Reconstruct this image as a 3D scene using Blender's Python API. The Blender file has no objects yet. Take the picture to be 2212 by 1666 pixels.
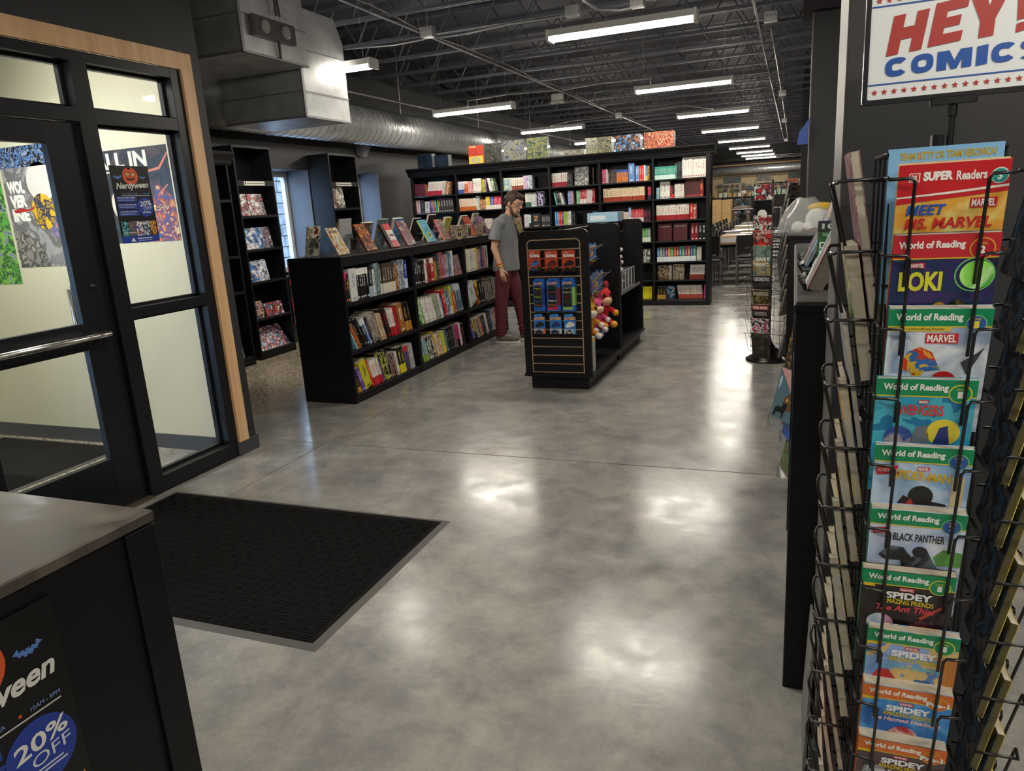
import bpy, bmesh, math, random
from mathutils import Vector, Matrix, Euler
random.seed(7)
SC = bpy.context.scene
COL = SC.collection
PI = math.pi
R = math.radians

# ---------------------------------------------------------------- camera, world, exposure
FW, FH, FPX = 2212.0, 1666.0, 1557.39
CAMH = 1.6
YAW, PITCH, ROLL = -0.3774855, 0.24304789, -0.06190433
_fw = Vector((math.sin(YAW)*math.cos(PITCH), math.cos(YAW)*math.cos(PITCH), -math.sin(PITCH)))
_rt = Vector((math.cos(YAW), -math.sin(YAW), 0))
_up = _rt.cross(_fw)
CR = _rt*math.cos(ROLL)+_up*math.sin(ROLL)
CU = _up*math.cos(ROLL)-_rt*math.sin(ROLL)
cam = bpy.data.cameras.new('camera')
camo = bpy.data.objects.new('camera', cam); COL.objects.link(camo)
m = Matrix((( CR.x, CU.x, -_fw.x, 0), (CR.y, CU.y, -_fw.y, 0), (CR.z, CU.z, -_fw.z, CAMH), (0, 0, 0, 1)))
camo.matrix_world = m
cam.sensor_fit = 'HORIZONTAL'; cam.sensor_width = 36.0; cam.lens = FPX/FW*36.0
cam.clip_start = 0.05; cam.clip_end = 200
SC.camera = camo

world = bpy.data.worlds.new('sky'); SC.world = world; world.use_nodes = True
bg = world.node_tree.nodes['Background']
bg.inputs[0].default_value = (0.48, 0.69, 1.0, 1); bg.inputs[1].default_value = 3.6
SC.view_settings.view_transform = 'Standard'; SC.view_settings.look = 'None'
SC.view_settings.gamma = 1.0; SC.view_settings.use_curve_mapping = False
SC.view_settings.exposure = 1.3
if hasattr(SC, 'cycles'):
    SC.cycles.max_bounces = 7; SC.cycles.diffuse_bounces = 3; SC.cycles.glossy_bounces = 3; SC.cycles.transparent_max_bounces = 12
LAMP_STRENGTH = 36.0
LAMP_COLOR = (1.0, 0.93, 0.80, 1)

def ray(x, y):
    return CR*((x-FW/2)/FPX)-CU*((y-FH/2)/FPX)+_fw
def pZ(x, y, z=0.0):
    d = ray(x, y); t = (z-CAMH)/d.z; return Vector((0, 0, CAMH))+d*t
def pX(x, y, v):
    d = ray(x, y); t = v/d.x; return Vector((0, 0, CAMH))+d*t
def pY(x, y, v):
    d = ray(x, y); t = v/d.y; return Vector((0, 0, CAMH))+d*t

# ---------------------------------------------------------------- materials
def lin(c):
    c = c/255.0
    return c/12.92 if c <= 0.04045 else ((c+0.055)/1.055)**2.4
def rgb(*c):
    if len(c) == 1:
        h = c[0].lstrip('#'); h = ''.join(k*2 for k in h) if len(h) == 3 else h; c = tuple(int(h[i:i+2], 16) for i in (0, 2, 4))
    return (lin(c[0]), lin(c[1]), lin(c[2]), 1)
MATS = {}
def newmat(name):
    mt = bpy.data.materials.new(name); mt.use_nodes = True
    nt = mt.node_tree; b = nt.nodes['Principled BSDF']
    return mt, nt, b
def N(nt, t, **kw):
    n = nt.nodes.new(t)
    for k, v in kw.items(): setattr(n, k, v)
    return n
def ramp(nt, stops, interp='LINEAR'):
    r = N(nt, 'ShaderNodeValToRGB'); cr = r.color_ramp; cr.interpolation = interp
    while len(cr.elements) > 1: cr.elements.remove(cr.elements[-1])
    cr.elements[0].position = stops[0][0]; cr.elements[0].color = stops[0][1]
    for p, c in stops[1:]:
        e = cr.elements.new(p); e.color = c
    return r
def solid(name, col, rough=0.5, metal=0.0, spec=0.5, bump=0.0, bscale=40, var=0.0, vscale=3.0, emit=0.0):
    if name in MATS: return MATS[name]
    mt, nt, b = newmat(name)
    b.inputs['Base Color'].default_value = col; b.inputs['Roughness'].default_value = rough
    b.inputs['Metallic'].default_value = metal; b.inputs['Specular IOR Level'].default_value = spec
    tc = N(nt, 'ShaderNodeTexCoord')
    if var > 0:
        n = N(nt, 'ShaderNodeTexNoise'); n.inputs['Scale'].default_value = vscale; n.inputs['Detail'].default_value = 6
        nt.links.new(tc.outputs['Object'], n.inputs['Vector'])
        lo = tuple(max(0, c*(1-var)) for c in col[:3])+(1,); hi = tuple(min(1, c*(1+var)) for c in col[:3])+(1,)
        r = ramp(nt, [(0.3, lo), (0.7, hi)]); nt.links.new(n.outputs['Fac'], r.inputs['Fac'])
        nt.links.new(r.outputs['Color'], b.inputs['Base Color'])
    if bump > 0:
        n2 = N(nt, 'ShaderNodeTexNoise'); n2.inputs['Scale'].default_value = bscale; n2.inputs['Detail'].default_value = 4
        nt.links.new(tc.outputs['Object'], n2.inputs['Vector'])
        bp = N(nt, 'ShaderNodeBump'); bp.inputs['Strength'].default_value = bump; bp.inputs['Distance'].default_value = 0.004
        nt.links.new(n2.outputs['Fac'], bp.inputs['Height']); nt.links.new(bp.outputs['Normal'], b.inputs['Normal'])
    if emit > 0:
        b.inputs['Emission Color'].default_value = col; b.inputs['Emission Strength'].default_value = emit
    MATS[name] = mt
    return mt
def pm(c, rough=0.35):
    """flat printed colour"""
    if isinstance(c, str): c = rgb(c)
    key = 'print_%02x%02x%02x_%d' % (int(c[0]*255), int(c[1]*255), int(c[2]*255), int(rough*100))
    return solid(key, c, rough)
def art(name, pal, scale=14.0, coord='Object', seed=0.0, rough=0.3, stretch=(1, 1, 1)):
    """abstract printed picture: irregular patches of a palette"""
    if name in MATS: return MATS[name]
    mt, nt, b = newmat(name)
    tc = N(nt, 'ShaderNodeTexCoord'); mp = N(nt, 'ShaderNodeMapping')
    mp.inputs['Location'].default_value = (seed*3.1, seed*1.7, seed*2.3); mp.inputs['Scale'].default_value = stretch
    nt.links.new(tc.outputs[coord], mp.inputs['Vector'])
    n = N(nt, 'ShaderNodeTexNoise'); n.inputs['Scale'].default_value = scale*1.7; n.inputs['Detail'].default_value = 6.0
    n.inputs['Distortion'].default_value = 0.5
    nt.links.new(mp.outputs[0], n.inputs['Vector'])
    k = len(pal); stops = []
    for i, c in enumerate(pal):
        stops.append((0.0 if i == 0 else 0.30+0.42*(i/(k)), rgb(c) if isinstance(c, str) else c))
    r = ramp(nt, stops, 'CONSTANT' if k > 4 else 'EASE')
    nt.links.new(n.outputs['Fac'], r.inputs['Fac']); nt.links.new(r.outputs['Color'], b.inputs['Base Color'])
    b.inputs['Roughness'].default_value = rough
    MATS[name] = mt
    return mt
def glassy(name, tint=(0.95, 0.98, 1, 1), refl=0.08, rough=0.02):
    if name in MATS: return MATS[name]
    mt, nt, b = newmat(name)
    out = nt.nodes['Material Output']
    tr = N(nt, 'ShaderNodeBsdfTransparent'); tr.inputs[0].default_value = tint
    gl = N(nt, 'ShaderNodeBsdfGlossy'); gl.inputs['Roughness'].default_value = rough
    lw = N(nt, 'ShaderNodeLayerWeight'); lw.inputs[0].default_value = 0.5
    pw = N(nt, 'ShaderNodeMath', operation='POWER'); pw.inputs[1].default_value = 4.0; nt.links.new(lw.outputs['Facing'], pw.inputs[0])
    fr = N(nt, 'ShaderNodeMath', operation='MULTIPLY_ADD'); fr.inputs[1].default_value = 0.7; fr.inputs[2].default_value = refl*0.5; nt.links.new(pw.outputs[0], fr.inputs[0])
    mx = N(nt, 'ShaderNodeMixShader')
    nt.links.new(fr.outputs[0], mx.inputs[0]); nt.links.new(tr.outputs[0], mx.inputs[1]); nt.links.new(gl.outputs[0], mx.inputs[2])
    nt.links.new(mx.outputs[0], out.inputs['Surface'])
    MATS[name] = mt
    return mt

def spine_material(joined=False):
    """book cover: base colour, title print and bands in the accent colour; per object, or per vertex for joined rows"""
    mt, nt, b = newmat('book_print_row' if joined else 'book_print')
    AT = 'GEOMETRY' if joined else 'OBJECT'
    ac = N(nt, 'ShaderNodeAttribute', attribute_type=AT, attribute_name='accent')
    st = N(nt, 'ShaderNodeAttribute', attribute_type=AT, attribute_name='style')
    if joined:
        bc = N(nt, 'ShaderNodeAttribute', attribute_type=AT, attribute_name='base'); rn = N(nt, 'ShaderNodeAttribute', attribute_type=AT, attribute_name='seed'); gn = N(nt, 'ShaderNodeAttribute', attribute_type=AT, attribute_name='local')
        BASE, RND, GEN = bc.outputs['Color'], rn.outputs['Fac'], gn.outputs['Vector']
    else:
        oi = N(nt, 'ShaderNodeObjectInfo'); tc = N(nt, 'ShaderNodeTexCoord')
        BASE, RND, GEN = oi.outputs['Color'], oi.outputs['Random'], tc.outputs['Generated']
    sp = N(nt, 'ShaderNodeSeparateXYZ')
    nt.links.new(GEN, sp.inputs[0])
    def math_(op, a, bb=None, c=None):
        n = N(nt, 'ShaderNodeMath', operation=op)
        for i, v in enumerate((a, bb, c)):
            if v is None: continue
            if isinstance(v, (int, float)): n.inputs[i].default_value = v
            else: nt.links.new(v, n.inputs[i])
        return n.outputs[0]
    x, y, z = sp.outputs
    def band(v, lo, hi):
        return math_('MULTIPLY', math_('GREATER_THAN', v, lo), math_('LESS_THAN', v, hi))
    # text-like bars
    cmb = N(nt, 'ShaderNodeCombineXYZ')
    nt.links.new(math_('MULTIPLY', x, 2.2), cmb.inputs[0]); nt.links.new(math_('MULTIPLY', z, 46.0), cmb.inputs[2])
    nt.links.new(math_('MULTIPLY', RND, 50.0), cmb.inputs[1])
    no = N(nt, 'ShaderNodeTexNoise'); no.inputs['Scale'].default_value = 1.0; no.inputs['Detail'].default_value = 1.0
    nt.links.new(cmb.outputs[0], no.inputs['Vector'])
    bars = math_('GREATER_THAN', no.outputs['Fac'], 0.5)
    mid = band(x, 0.32, 0.68)
    title = math_('MULTIPLY', math_('MULTIPLY', bars, mid), band(z, 0.42, 0.84))
    foot = math_('MULTIPLY', band(x, 0.25, 0.75), band(z, 0.05, 0.11))
    m1 = math_('MAXIMUM', title, foot)
    # style 1: broad block in accent, style 2: banded picture, style 0: text only
    blk = math_('MULTIPLY', band(z, 0.0, 0.34), band(st.outputs['Fac'], 0.5, 1.5))
    cap = math_('MULTIPLY', band(z, 0.80, 1.1), band(st.outputs['Fac'], 1.5, 2.5))
    m1 = math_('MAXIMUM', m1, math_('MAXIMUM', blk, cap))
    mixc = N(nt, 'ShaderNodeMix', data_type='RGBA')
    nt.links.new(m1, mixc.inputs[0]); nt.links.new(BASE, mixc.inputs[6]); nt.links.new(ac.outputs['Color'], mixc.inputs[7])
    # style 3: picture print of mixed patches
    n3 = N(nt, 'ShaderNodeTexNoise'); n3.inputs['Scale'].default_value = 5.0; n3.inputs['Detail'].default_value = 4
    mp = N(nt, 'ShaderNodeVectorMath', operation='ADD')
    nt.links.new(GEN, mp.inputs[0])
    cm2 = N(nt, 'ShaderNodeCombineXYZ'); nt.links.new(math_('MULTIPLY', RND, 31.0), cm2.inputs[0])
    nt.links.new(cm2.outputs[0], mp.inputs[1]); nt.links.new(mp.outputs[0], n3.inputs['Vector'])
    pic = math_('GREATER_THAN', n3.outputs['Fac'], 0.53)
    hs = N(nt, 'ShaderNodeHueSaturation'); nt.links.new(ac.outputs['Color'], hs.inputs['Color'])
    nt.links.new(math_('MULTIPLY_ADD', n3.outputs['Fac'], 0.35, 0.29), hs.inputs['Hue']); hs.inputs['Saturation'].default_value = 0.9
    mixp = N(nt, 'ShaderNodeMix', data_type='RGBA')
    nt.links.new(math_('MULTIPLY', pic, math_('GREATER_THAN', st.outputs['Fac'], 2.5)), mixp.inputs[0])
    nt.links.new(mixc.outputs[2], mixp.inputs[6]); nt.links.new(hs.outputs[0], mixp.inputs[7])
    nt.links.new(mixp.outputs[2], b.inputs['Base Color'])
    b.inputs['Roughness'].default_value = 0.32
    return mt
BOOKP = spine_material()
BOOKROW = spine_material(True)
PAPER = solid('paper', rgb(168, 160, 144), 0.85, var=0.06, vscale=60)

def concrete():
    mt, nt, b = newmat('polished_concrete')
    tc = N(nt, 'ShaderNodeTexCoord')
    def noise(s, d=6, dist=0.0, rough=0.55):
        n = N(nt, 'ShaderNodeTexNoise'); n.inputs['Scale'].default_value = s; n.inputs['Detail'].default_value = d
        n.inputs['Distortion'].default_value = dist; n.inputs['Roughness'].default_value = rough
        nt.links.new(tc.outputs['Object'], n.inputs['Vector']); return n.outputs['Fac']
    def mixc(f, a, c):
        mx = N(nt, 'ShaderNodeMix', data_type='RGBA')
        for i, v in ((0, f), (6, a), (7, c)):
            if isinstance(v, tuple): mx.inputs[i].default_value = v
            elif isinstance(v, float): mx.inputs[i].default_value = v
            else: nt.links.new(v, mx.inputs[i])
        return mx.outputs[2]
    r1 = ramp(nt, [(0.30, rgb(122, 121, 121)), (0.50, rgb(146, 144, 141)), (0.72, rgb(166, 162, 154))])
    nt.links.new(noise(1.5, 12, 0.25, 0.72), r1.inputs['Fac'])
    r2 = ramp(nt, [(0.35, (0.72, 0.72, 0.74, 1)), (0.65, (1.10, 1.09, 1.05, 1))])
    nt.links.new(noise(6.0, 12, 0.3, 0.75), r2.inputs['Fac'])
    mul = N(nt, 'ShaderNodeMix', data_type='RGBA', blend_type='MULTIPLY'); mul.inputs[0].default_value = 1.0
    nt.links.new(r1.outputs[0], mul.inputs[6]); nt.links.new(r2.outputs[0], mul.inputs[7])
    col = mul.outputs[2]
    # fine pits
    r3 = ramp(nt, [(0.30, (0.72, 0.70, 0.68, 1)), (0.42, (1, 1, 1, 1))])
    nt.links.new(noise(55, 5, 1.0, 0.7), r3.inputs['Fac'])
    mul2 = N(nt, 'ShaderNodeMix', data_type='RGBA', blend_type='MULTIPLY'); mul2.inputs[0].default_value = 0.6
    nt.links.new(col, mul2.inputs[6]); nt.links.new(r3.outputs[0], mul2.inputs[7]); col = mul2.outputs[2]
    # scuffed bare patches: matt
    sc = ramp(nt, [(0.685, (0, 0, 0, 1)), (0.70, (1, 1, 1, 1))]); nt.links.new(noise(2.1, 12, 0.5, 0.66), sc.inputs['Fac'])
    col = mixc(sc.outputs[0], col, rgb(142, 137, 128))
    # exposed aggregate towards the street side
    sx = N(nt, 'ShaderNodeSeparateXYZ'); nt.links.new(tc.outputs['Object'], sx.inputs[0])
    mr = N(nt, 'ShaderNodeMapRange'); mr.inputs[1].default_value = -4.0; mr.inputs[2].default_value = -4.6
    mr.inputs[3].default_value = 0.0; mr.inputs[4].default_value = 1.0
    nt.links.new(sx.outputs[0], mr.inputs[0])
    vo = N(nt, 'ShaderNodeTexVoronoi'); vo.inputs['Scale'].default_value = 95
    nt.links.new(tc.outputs['Object'], vo.inputs['Vector'])
    vr = ramp(nt, [(0.0, rgb(104, 92, 76)), (0.25, rgb(158, 146, 126)), (0.6, rgb(190, 180, 160)), (0.85, rgb(126, 114, 98)), (0.93, rgb(206, 196, 176))], 'CONSTANT')
    sv = N(nt, 'ShaderNodeSeparateColor'); nt.links.new(vo.outputs['Color'], sv.inputs[0]); nt.links.new(sv.outputs[0], vr.inputs['Fac'])
    col = mixc(mr.outputs[0], col, vr.outputs[0])
    nt.links.new(col, b.inputs['Base Color'])
    rr = ramp(nt, [(0.3, (0.14, 0.14, 0.14, 1)), (0.7, (0.27, 0.27, 0.27, 1))]); nt.links.new(noise(5, 6, 0.5), rr.inputs['Fac'])
    rg = mixc(sc.outputs[0], rr.outputs[0], (0.62, 0.62, 0.62, 1))
    nt.links.new(rg, b.inputs['Roughness'])
    b.inputs['Specular IOR Level'].default_value = 0.42
    bp = N(nt, 'ShaderNodeBump'); bp.inputs['Strength'].default_value = 0.10; bp.inputs['Distance'].default_value = 0.004
    nt.links.new(noise(26, 5, 0.3), bp.inputs['Height']); nt.links.new(bp.outputs[0], b.inputs['Normal'])
    return mt
CONCRETE = concrete()

def wood(name, c1, c2, scale=(1, 30, 30), rough=0.5):
    mt, nt, b = newmat(name)
    tc = N(nt, 'ShaderNodeTexCoord'); mp = N(nt, 'ShaderNodeMapping'); mp.inputs['Scale'].default_value = scale
    nt.links.new(tc.outputs['Object'], mp.inputs[0])
    n = N(nt, 'ShaderNodeTexNoise'); n.inputs['Scale'].default_value = 1.0; n.inputs['Detail'].default_value = 8; n.inputs['Distortion'].default_value = 0.6
    nt.links.new(mp.outputs[0], n.inputs['Vector'])
    r = ramp(nt, [(0.3, c1), (0.7, c2)]); nt.links.new(n.outputs['Fac'], r.inputs['Fac'])
    nt.links.new(r.outputs[0], b.inputs['Base Color']); b.inputs['Roughness'].default_value = rough
    return mt
def slat_wall_mat():
    mt, nt, b = newmat('far_slatwall')
    tc = N(nt, 'ShaderNodeTexCoord'); sx = N(nt, 'ShaderNodeSeparateXYZ'); nt.links.new(tc.outputs['Object'], sx.inputs[0])
    md = N(nt, 'ShaderNodeMath', operation='FRACT'); ml = N(nt, 'ShaderNodeMath', operation='MULTIPLY'); ml.inputs[1].default_value = 1/0.102
    nt.links.new(sx.outputs[2], ml.inputs[0]); nt.links.new(ml.outputs[0], md.inputs[0])
    r = ramp(nt, [(0.0, rgb(96, 76, 56)), (0.16, rgb(204, 178, 140)), (0.9, rgb(214, 190, 152))], 'LINEAR')
    nt.links.new(md.outputs[0], r.inputs['Fac']); nt.links.new(r.outputs[0], b.inputs['Base Color'])
    b.inputs['Roughness'].default_value = 0.5
    return mt

BLACK = solid('black_shelf_paint', (0.0055, 0.0055, 0.0070, 1), 0.42, spec=0.32, bump=0.05, bscale=60, var=0.2, vscale=5)
BLACKWALL = solid('black_wall_paint', (0.021, 0.021, 0.024, 1), 0.55, bump=0.12, bscale=180, var=0.12, vscale=2)
TOPWORN = solid('worn_black_top', (0.05, 0.047, 0.044, 1), 0.33, bump=0.1, bscale=30, var=0.5, vscale=12)
ALU = solid('black_anodised_frame', (0.007, 0.0075, 0.010, 1), 0.38, spec=0.35)
CEIL = solid('ceiling_slate_paint', (0.098, 0.103, 0.132, 1), 0.6, var=0.25, vscale=1.5)
JOIST = solid('joist_slate_paint', (0.115, 0.119, 0.148, 1), 0.5)
GALV = solid('galvanised_steel', (0.66, 0.67, 0.68, 1), 0.38, 0.62, var=0.18, vscale=6)
GALVD = solid('galvanised_seam', (0.34, 0.35, 0.36, 1), 0.4, 0.6)
CONDUIT = solid('conduit_zinc', (0.62, 0.62, 0.62, 1), 0.35, 0.85)
STEEL = solid('brushed_steel', (0.62, 0.60, 0.57, 1), 0.28, 1.0)
WIRE = solid('black_wire', (0.008, 0.008, 0.009, 1), 0.3)
CHROME = solid('chrome', (0.75, 0.75, 0.77, 1), 0.15, 1.0)
WHITE = solid('white_paint', rgb(232, 230, 224), 0.45)
CREAM = solid('cream_wall_paint', rgb(212, 207, 184), 0.6, bump=0.05, bscale=120)
BASEB = solid('charcoal_rubber_base', rgb(62, 64, 70), 0.45)
RUBBER = solid('mat_rubber_edge', rgb(72, 69, 66), 0.6, bump=0.1, bscale=90)
MATBLK = solid('mat_pile', (0.0032, 0.0030, 0.0032, 1), 0.85, spec=0.14, bump=0.4, bscale=300, var=0.5, vscale=90)
MDF = solid('raw_mdf_groove', rgb(186, 152, 118), 0.65, var=0.1, vscale=40)
MAPLE = wood('pale_maple_trim', rgb(206, 160, 116), rgb(226, 186, 142), (14, 14, 1.2))
OAK = wood('light_oak_laminate', rgb(196, 158, 104), rgb(214, 178, 122), (3, 3, 20))
GLASS = glassy('clear_glass')
ACRYL = glassy('clear_acrylic', (0.93, 0.95, 0.96, 1))
LAMPM = solid('lamp_diffuser', LAMP_COLOR, 0.5, emit=LAMP_STRENGTH)

# ---------------------------------------------------------------- mesh building
class MB:
    def __init__(s): s.v = []; s.f = []; s.m = []
    def add(s, vs, fs, mi=0):
        o = len(s.v); s.v += [tuple(p) for p in vs]; s.f += [tuple(i+o for i in f) for f in fs]; s.m += [mi]*len(fs); return s
    def box(s, x0, x1, y0, y1, z0, z1, mi=0):
        return s.add([(x0,y0,z0),(x1,y0,z0),(x1,y1,z0),(x0,y1,z0),(x0,y0,z1),(x1,y0,z1),(x1,y1,z1),(x0,y1,z1)],
                     [(3,2,1,0),(4,5,6,7),(0,1,5,4),(1,2,6,5),(2,3,7,6),(3,0,4,7)], mi)
    def bbox(s, x0, x1, y0, y1, z0, z1, b=0.004, mi=0):
        """box with chamfered vertical and top edges (cheap bevel)"""
        pts = [(x0+b,y0),(x1-b,y0),(x1,y0+b),(x1,y1-b),(x1-b,y1),(x0+b,y1),(x0,y1-b),(x0,y0+b)]
        vs = [(p[0],p[1],z0) for p in pts]+[(p[0],p[1],z1-b) for p in pts]
        cx, cy = (x0+x1)/2, (y0+y1)/2
        ins = [(min(max(p[0], x0+b), x1-b), min(max(p[1], y0+b), y1-b), z1) for p in pts]
        vs += ins
        fs = [tuple(range(7,-1,-1)), tuple(range(16,24))]
        for i in range(8):
            j = (i+1) % 8; fs.append((i,j,8+j,8+i)); fs.append((8+i,8+j,16+j,16+i))
        return s.add(vs, fs, mi)
    def prism(s, pts, y0, y1, mi=0):
        """polygon in x,z (counter-clockwise seen from -Y) extruded in y"""
        n = len(pts)
        vs = [(p[0], y0, p[1]) for p in pts]+[(p[0], y1, p[1]) for p in pts]
        fs = [tuple(range(n)), tuple(range(2*n-1, n-1, -1))]
        for i in range(n):
            j = (i+1) % n; fs.append((j, i, n+i, n+j))
        return s.add(vs, fs, mi)
    def zprism(s, pts, z0, z1, mi=0):
        n = len(pts)
        vs = [(p[0], p[1], z0) for p in pts]+[(p[0], p[1], z1) for p in pts]
        fs = [tuple(range(n-1, -1, -1)), tuple(range(n, 2*n))]
        for i in range(n):
            j = (i+1) % n; fs.append((i, j, n+j, n+i))
        return s.add(vs, fs, mi)
    def cyl(s, p0, p1, r0, r1=None, n=12, mi=0, caps=True):
        r1 = r0 if r1 is None else r1
        p0 = Vector(p0); p1 = Vector(p1); d = (p1-p0)
        if d.length < 1e-9: return s
        d.normalize(); a = d.orthogonal().normalized(); b = d.cross(a)
        vs = []
        for p, r in ((p0, r0), (p1, r1)):
            for i in range(n):
                t = 2*PI*i/n; vs.append(p+a*(r*math.cos(t))+b*(r*math.sin(t)))
        fs = [(i, (i+1) % n, n+(i+1) % n, n+i) for i in range(n)]
        if caps: fs += [tuple(range(n-1, -1, -1)), tuple(range(n, 2*n))]
        return s.add(vs, fs, mi)
    def tube(s, path, r, n=6, mi=0):
        path = [Vector(p) for p in path]; k = len(path); vs = []
        for i, p in enumerate(path):
            d = (path[min(i+1, k-1)]-path[max(i-1, 0)]).normalized()
            a = d.cross(Vector((0.31, 0.17, 0.93)))
            if a.length < 0.05: a = d.cross(Vector((1, 0, 0)))
            a.normalize(); b = d.cross(a)
            for j in range(n):
                t = 2*PI*j/n; vs.append(p+a*(r*math.cos(t))+b*(r*math.sin(t)))
        fs = []
        for i in range(k-1):
            for j in range(n):
                j2 = (j+1) % n; fs.append((i*n+j, i*n+j2, (i+1)*n+j2, (i+1)*n+j))
        fs += [tuple(range(n-1, -1, -1)), tuple(range((k-1)*n, k*n))]
        return s.add(vs, fs, mi)
    def lathe(s, prof, n=24, c=(0, 0), mi=0):
        vs = []
        for r, z in prof:
            for i in range(n):
                t = 2*PI*i/n; vs.append((c[0]+r*math.cos(t), c[1]+r*math.sin(t), z))
        k = len(prof); fs = []
        for i in range(k-1):
            for j in range(n):
                j2 = (j+1) % n; fs.append((i*n+j, i*n+j2, (i+1)*n+j2, (i+1)*n+j))
        fs += [tuple(range(n-1, -1, -1)), tuple(range((k-1)*n, k*n))]
        return s.add(vs, fs, mi)
    def ell(s, c, r, n=12, m=8, mi=0, rot=None):
        vs = []; fs = []
        q = rot.to_matrix() if rot else None
        for i in range(m+1):
            ph = PI*i/m
            for j in range(n):
                t = 2*PI*j/n
                p = Vector((r[0]*math.sin(ph)*math.cos(t), r[1]*math.sin(ph)*math.sin(t), -r[2]*math.cos(ph)))
                if q: p = q @ p
                vs.append((c[0]+p.x, c[1]+p.y, c[2]+p.z))
        for i in range(m):
            for j in range(n):
                j2 = (j+1) % n
                a, b, cc, d = i*n+j, i*n+j2, (i+1)*n+j2, (i+1)*n+j
                if i == 0: fs.append((a, cc, d))
                elif i == m-1: fs.append((a, b, d))
                else: fs.append((a, b, cc, d))
        return s.add(vs, fs, mi)
    def cap(s, p0, p1, r0, r1=None, n=10):
        r1 = r0 if r1 is None else r1
        s.ell(p0, (r0,)*3, n, 8); s.ell(p1, (r1,)*3, n, 8); s.cyl(p0, p1, r0, r1, n); return s
    def mesh(s, name, mats, smooth=False):
        me = bpy.data.meshes.new(name); me.from_pydata(s.v, [], s.f)
        if not isinstance(mats, (list, tuple)): mats = [mats]
        for mt in mats: me.materials.append(mt)
        if len(mats) > 1: me.polygons.foreach_set('material_index', s.m)
        if smooth: me.polygons.foreach_set('use_smooth', [True]*len(me.polygons))
        me.update(); return me
    def build(s, name, mats, parent=None, smooth=False, loc=None, rz=0.0):
        return link(name, s.mesh(name, mats, smooth), parent, loc, rz)
def link(name, me, parent=None, loc=None, rz=0.0):
    o = bpy.data.objects.new(name, me); COL.objects.link(o)
    if parent: o.parent = parent
    if loc is not None: o.location = loc
    if rz: o.rotation_euler = (0, 0, rz)
    return o
USED = {}
def tag(o, label, cat, group=None):
    o['label'] = label; o['category'] = cat
    if group: o['group'] = group
    USED.setdefault(label, []).append(group)
    return o
def thing(name, label, cat, loc=(0, 0, 0), rz=0.0, group=None, rx=0.0, ry=0.0):
    o = bpy.data.objects.new(name, None); COL.objects.link(o)
    o.location = loc; o.rotation_euler = (rx, ry, rz); o.empty_display_size = 0.1
    return tag(o, label, cat, group)
def struct(name, mb, mats, smooth=False):
    o = mb.build(name, mats, None, smooth); o['kind'] = 'structure'; return o
def sempty(name, loc=(0, 0, 0)):
    o = bpy.data.objects.new(name, None); COL.objects.link(o); o.location = loc; o['kind'] = 'structure'; return o
def dup(root, loc, rz=None, label=None, group=None):
    r = root.copy(); COL.objects.link(r); r.location = loc
    if rz is not None: r.rotation_euler = (root.rotation_euler.x, root.rotation_euler.y, rz)
    if label: r['label'] = label
    if group: r['group'] = group
    for ch in KIDS(root):
        c = ch.copy(); COL.objects.link(c); c.parent = r
        for g in KIDS(ch):
            d = g.copy(); COL.objects.link(d); d.parent = c
    return r
def KIDS(o):
    return [c for c in bpy.data.objects if c.parent == o]

# ---------------------------------------------------------------- lettering and flat print
TXT = {}
def text_mesh(s, bold=0.0, shear=0.0, res=3, sp=1.0):
    key = (s, bold, shear, res, sp)
    if key in TXT: return TXT[key]
    cu = bpy.data.curves.new('t', 'FONT'); cu.body = s; cu.size = 1.0; cu.offset = bold; cu.shear = shear
    cu.resolution_u = res; cu.space_character = sp; cu.space_line = 0.82; cu.align_x = 'LEFT'
    ob = bpy.data.objects.new('t', cu); COL.objects.link(ob)
    dg = bpy.context.evaluated_depsgraph_get(); dg.update()
    me = bpy.data.meshes.new_from_object(ob.evaluated_get(dg))
    bpy.data.objects.remove(ob); bpy.data.curves.remove(cu)
    vs = [tuple(v.co) for v in me.vertices]; fs = [tuple(p.vertices) for p in me.polygons]
    bpy.data.meshes.remove(me)
    x0 = min(v[0] for v in vs); x1 = max(v[0] for v in vs); y0 = min(v[1] for v in vs); y1 = max(v[1] for v in vs)
    vs = [((v[0]-x0)/(x1-x0), (v[1]-y0)/(y1-y0)) for v in vs]
    TXT[key] = (vs, fs); return TXT[key]
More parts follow.
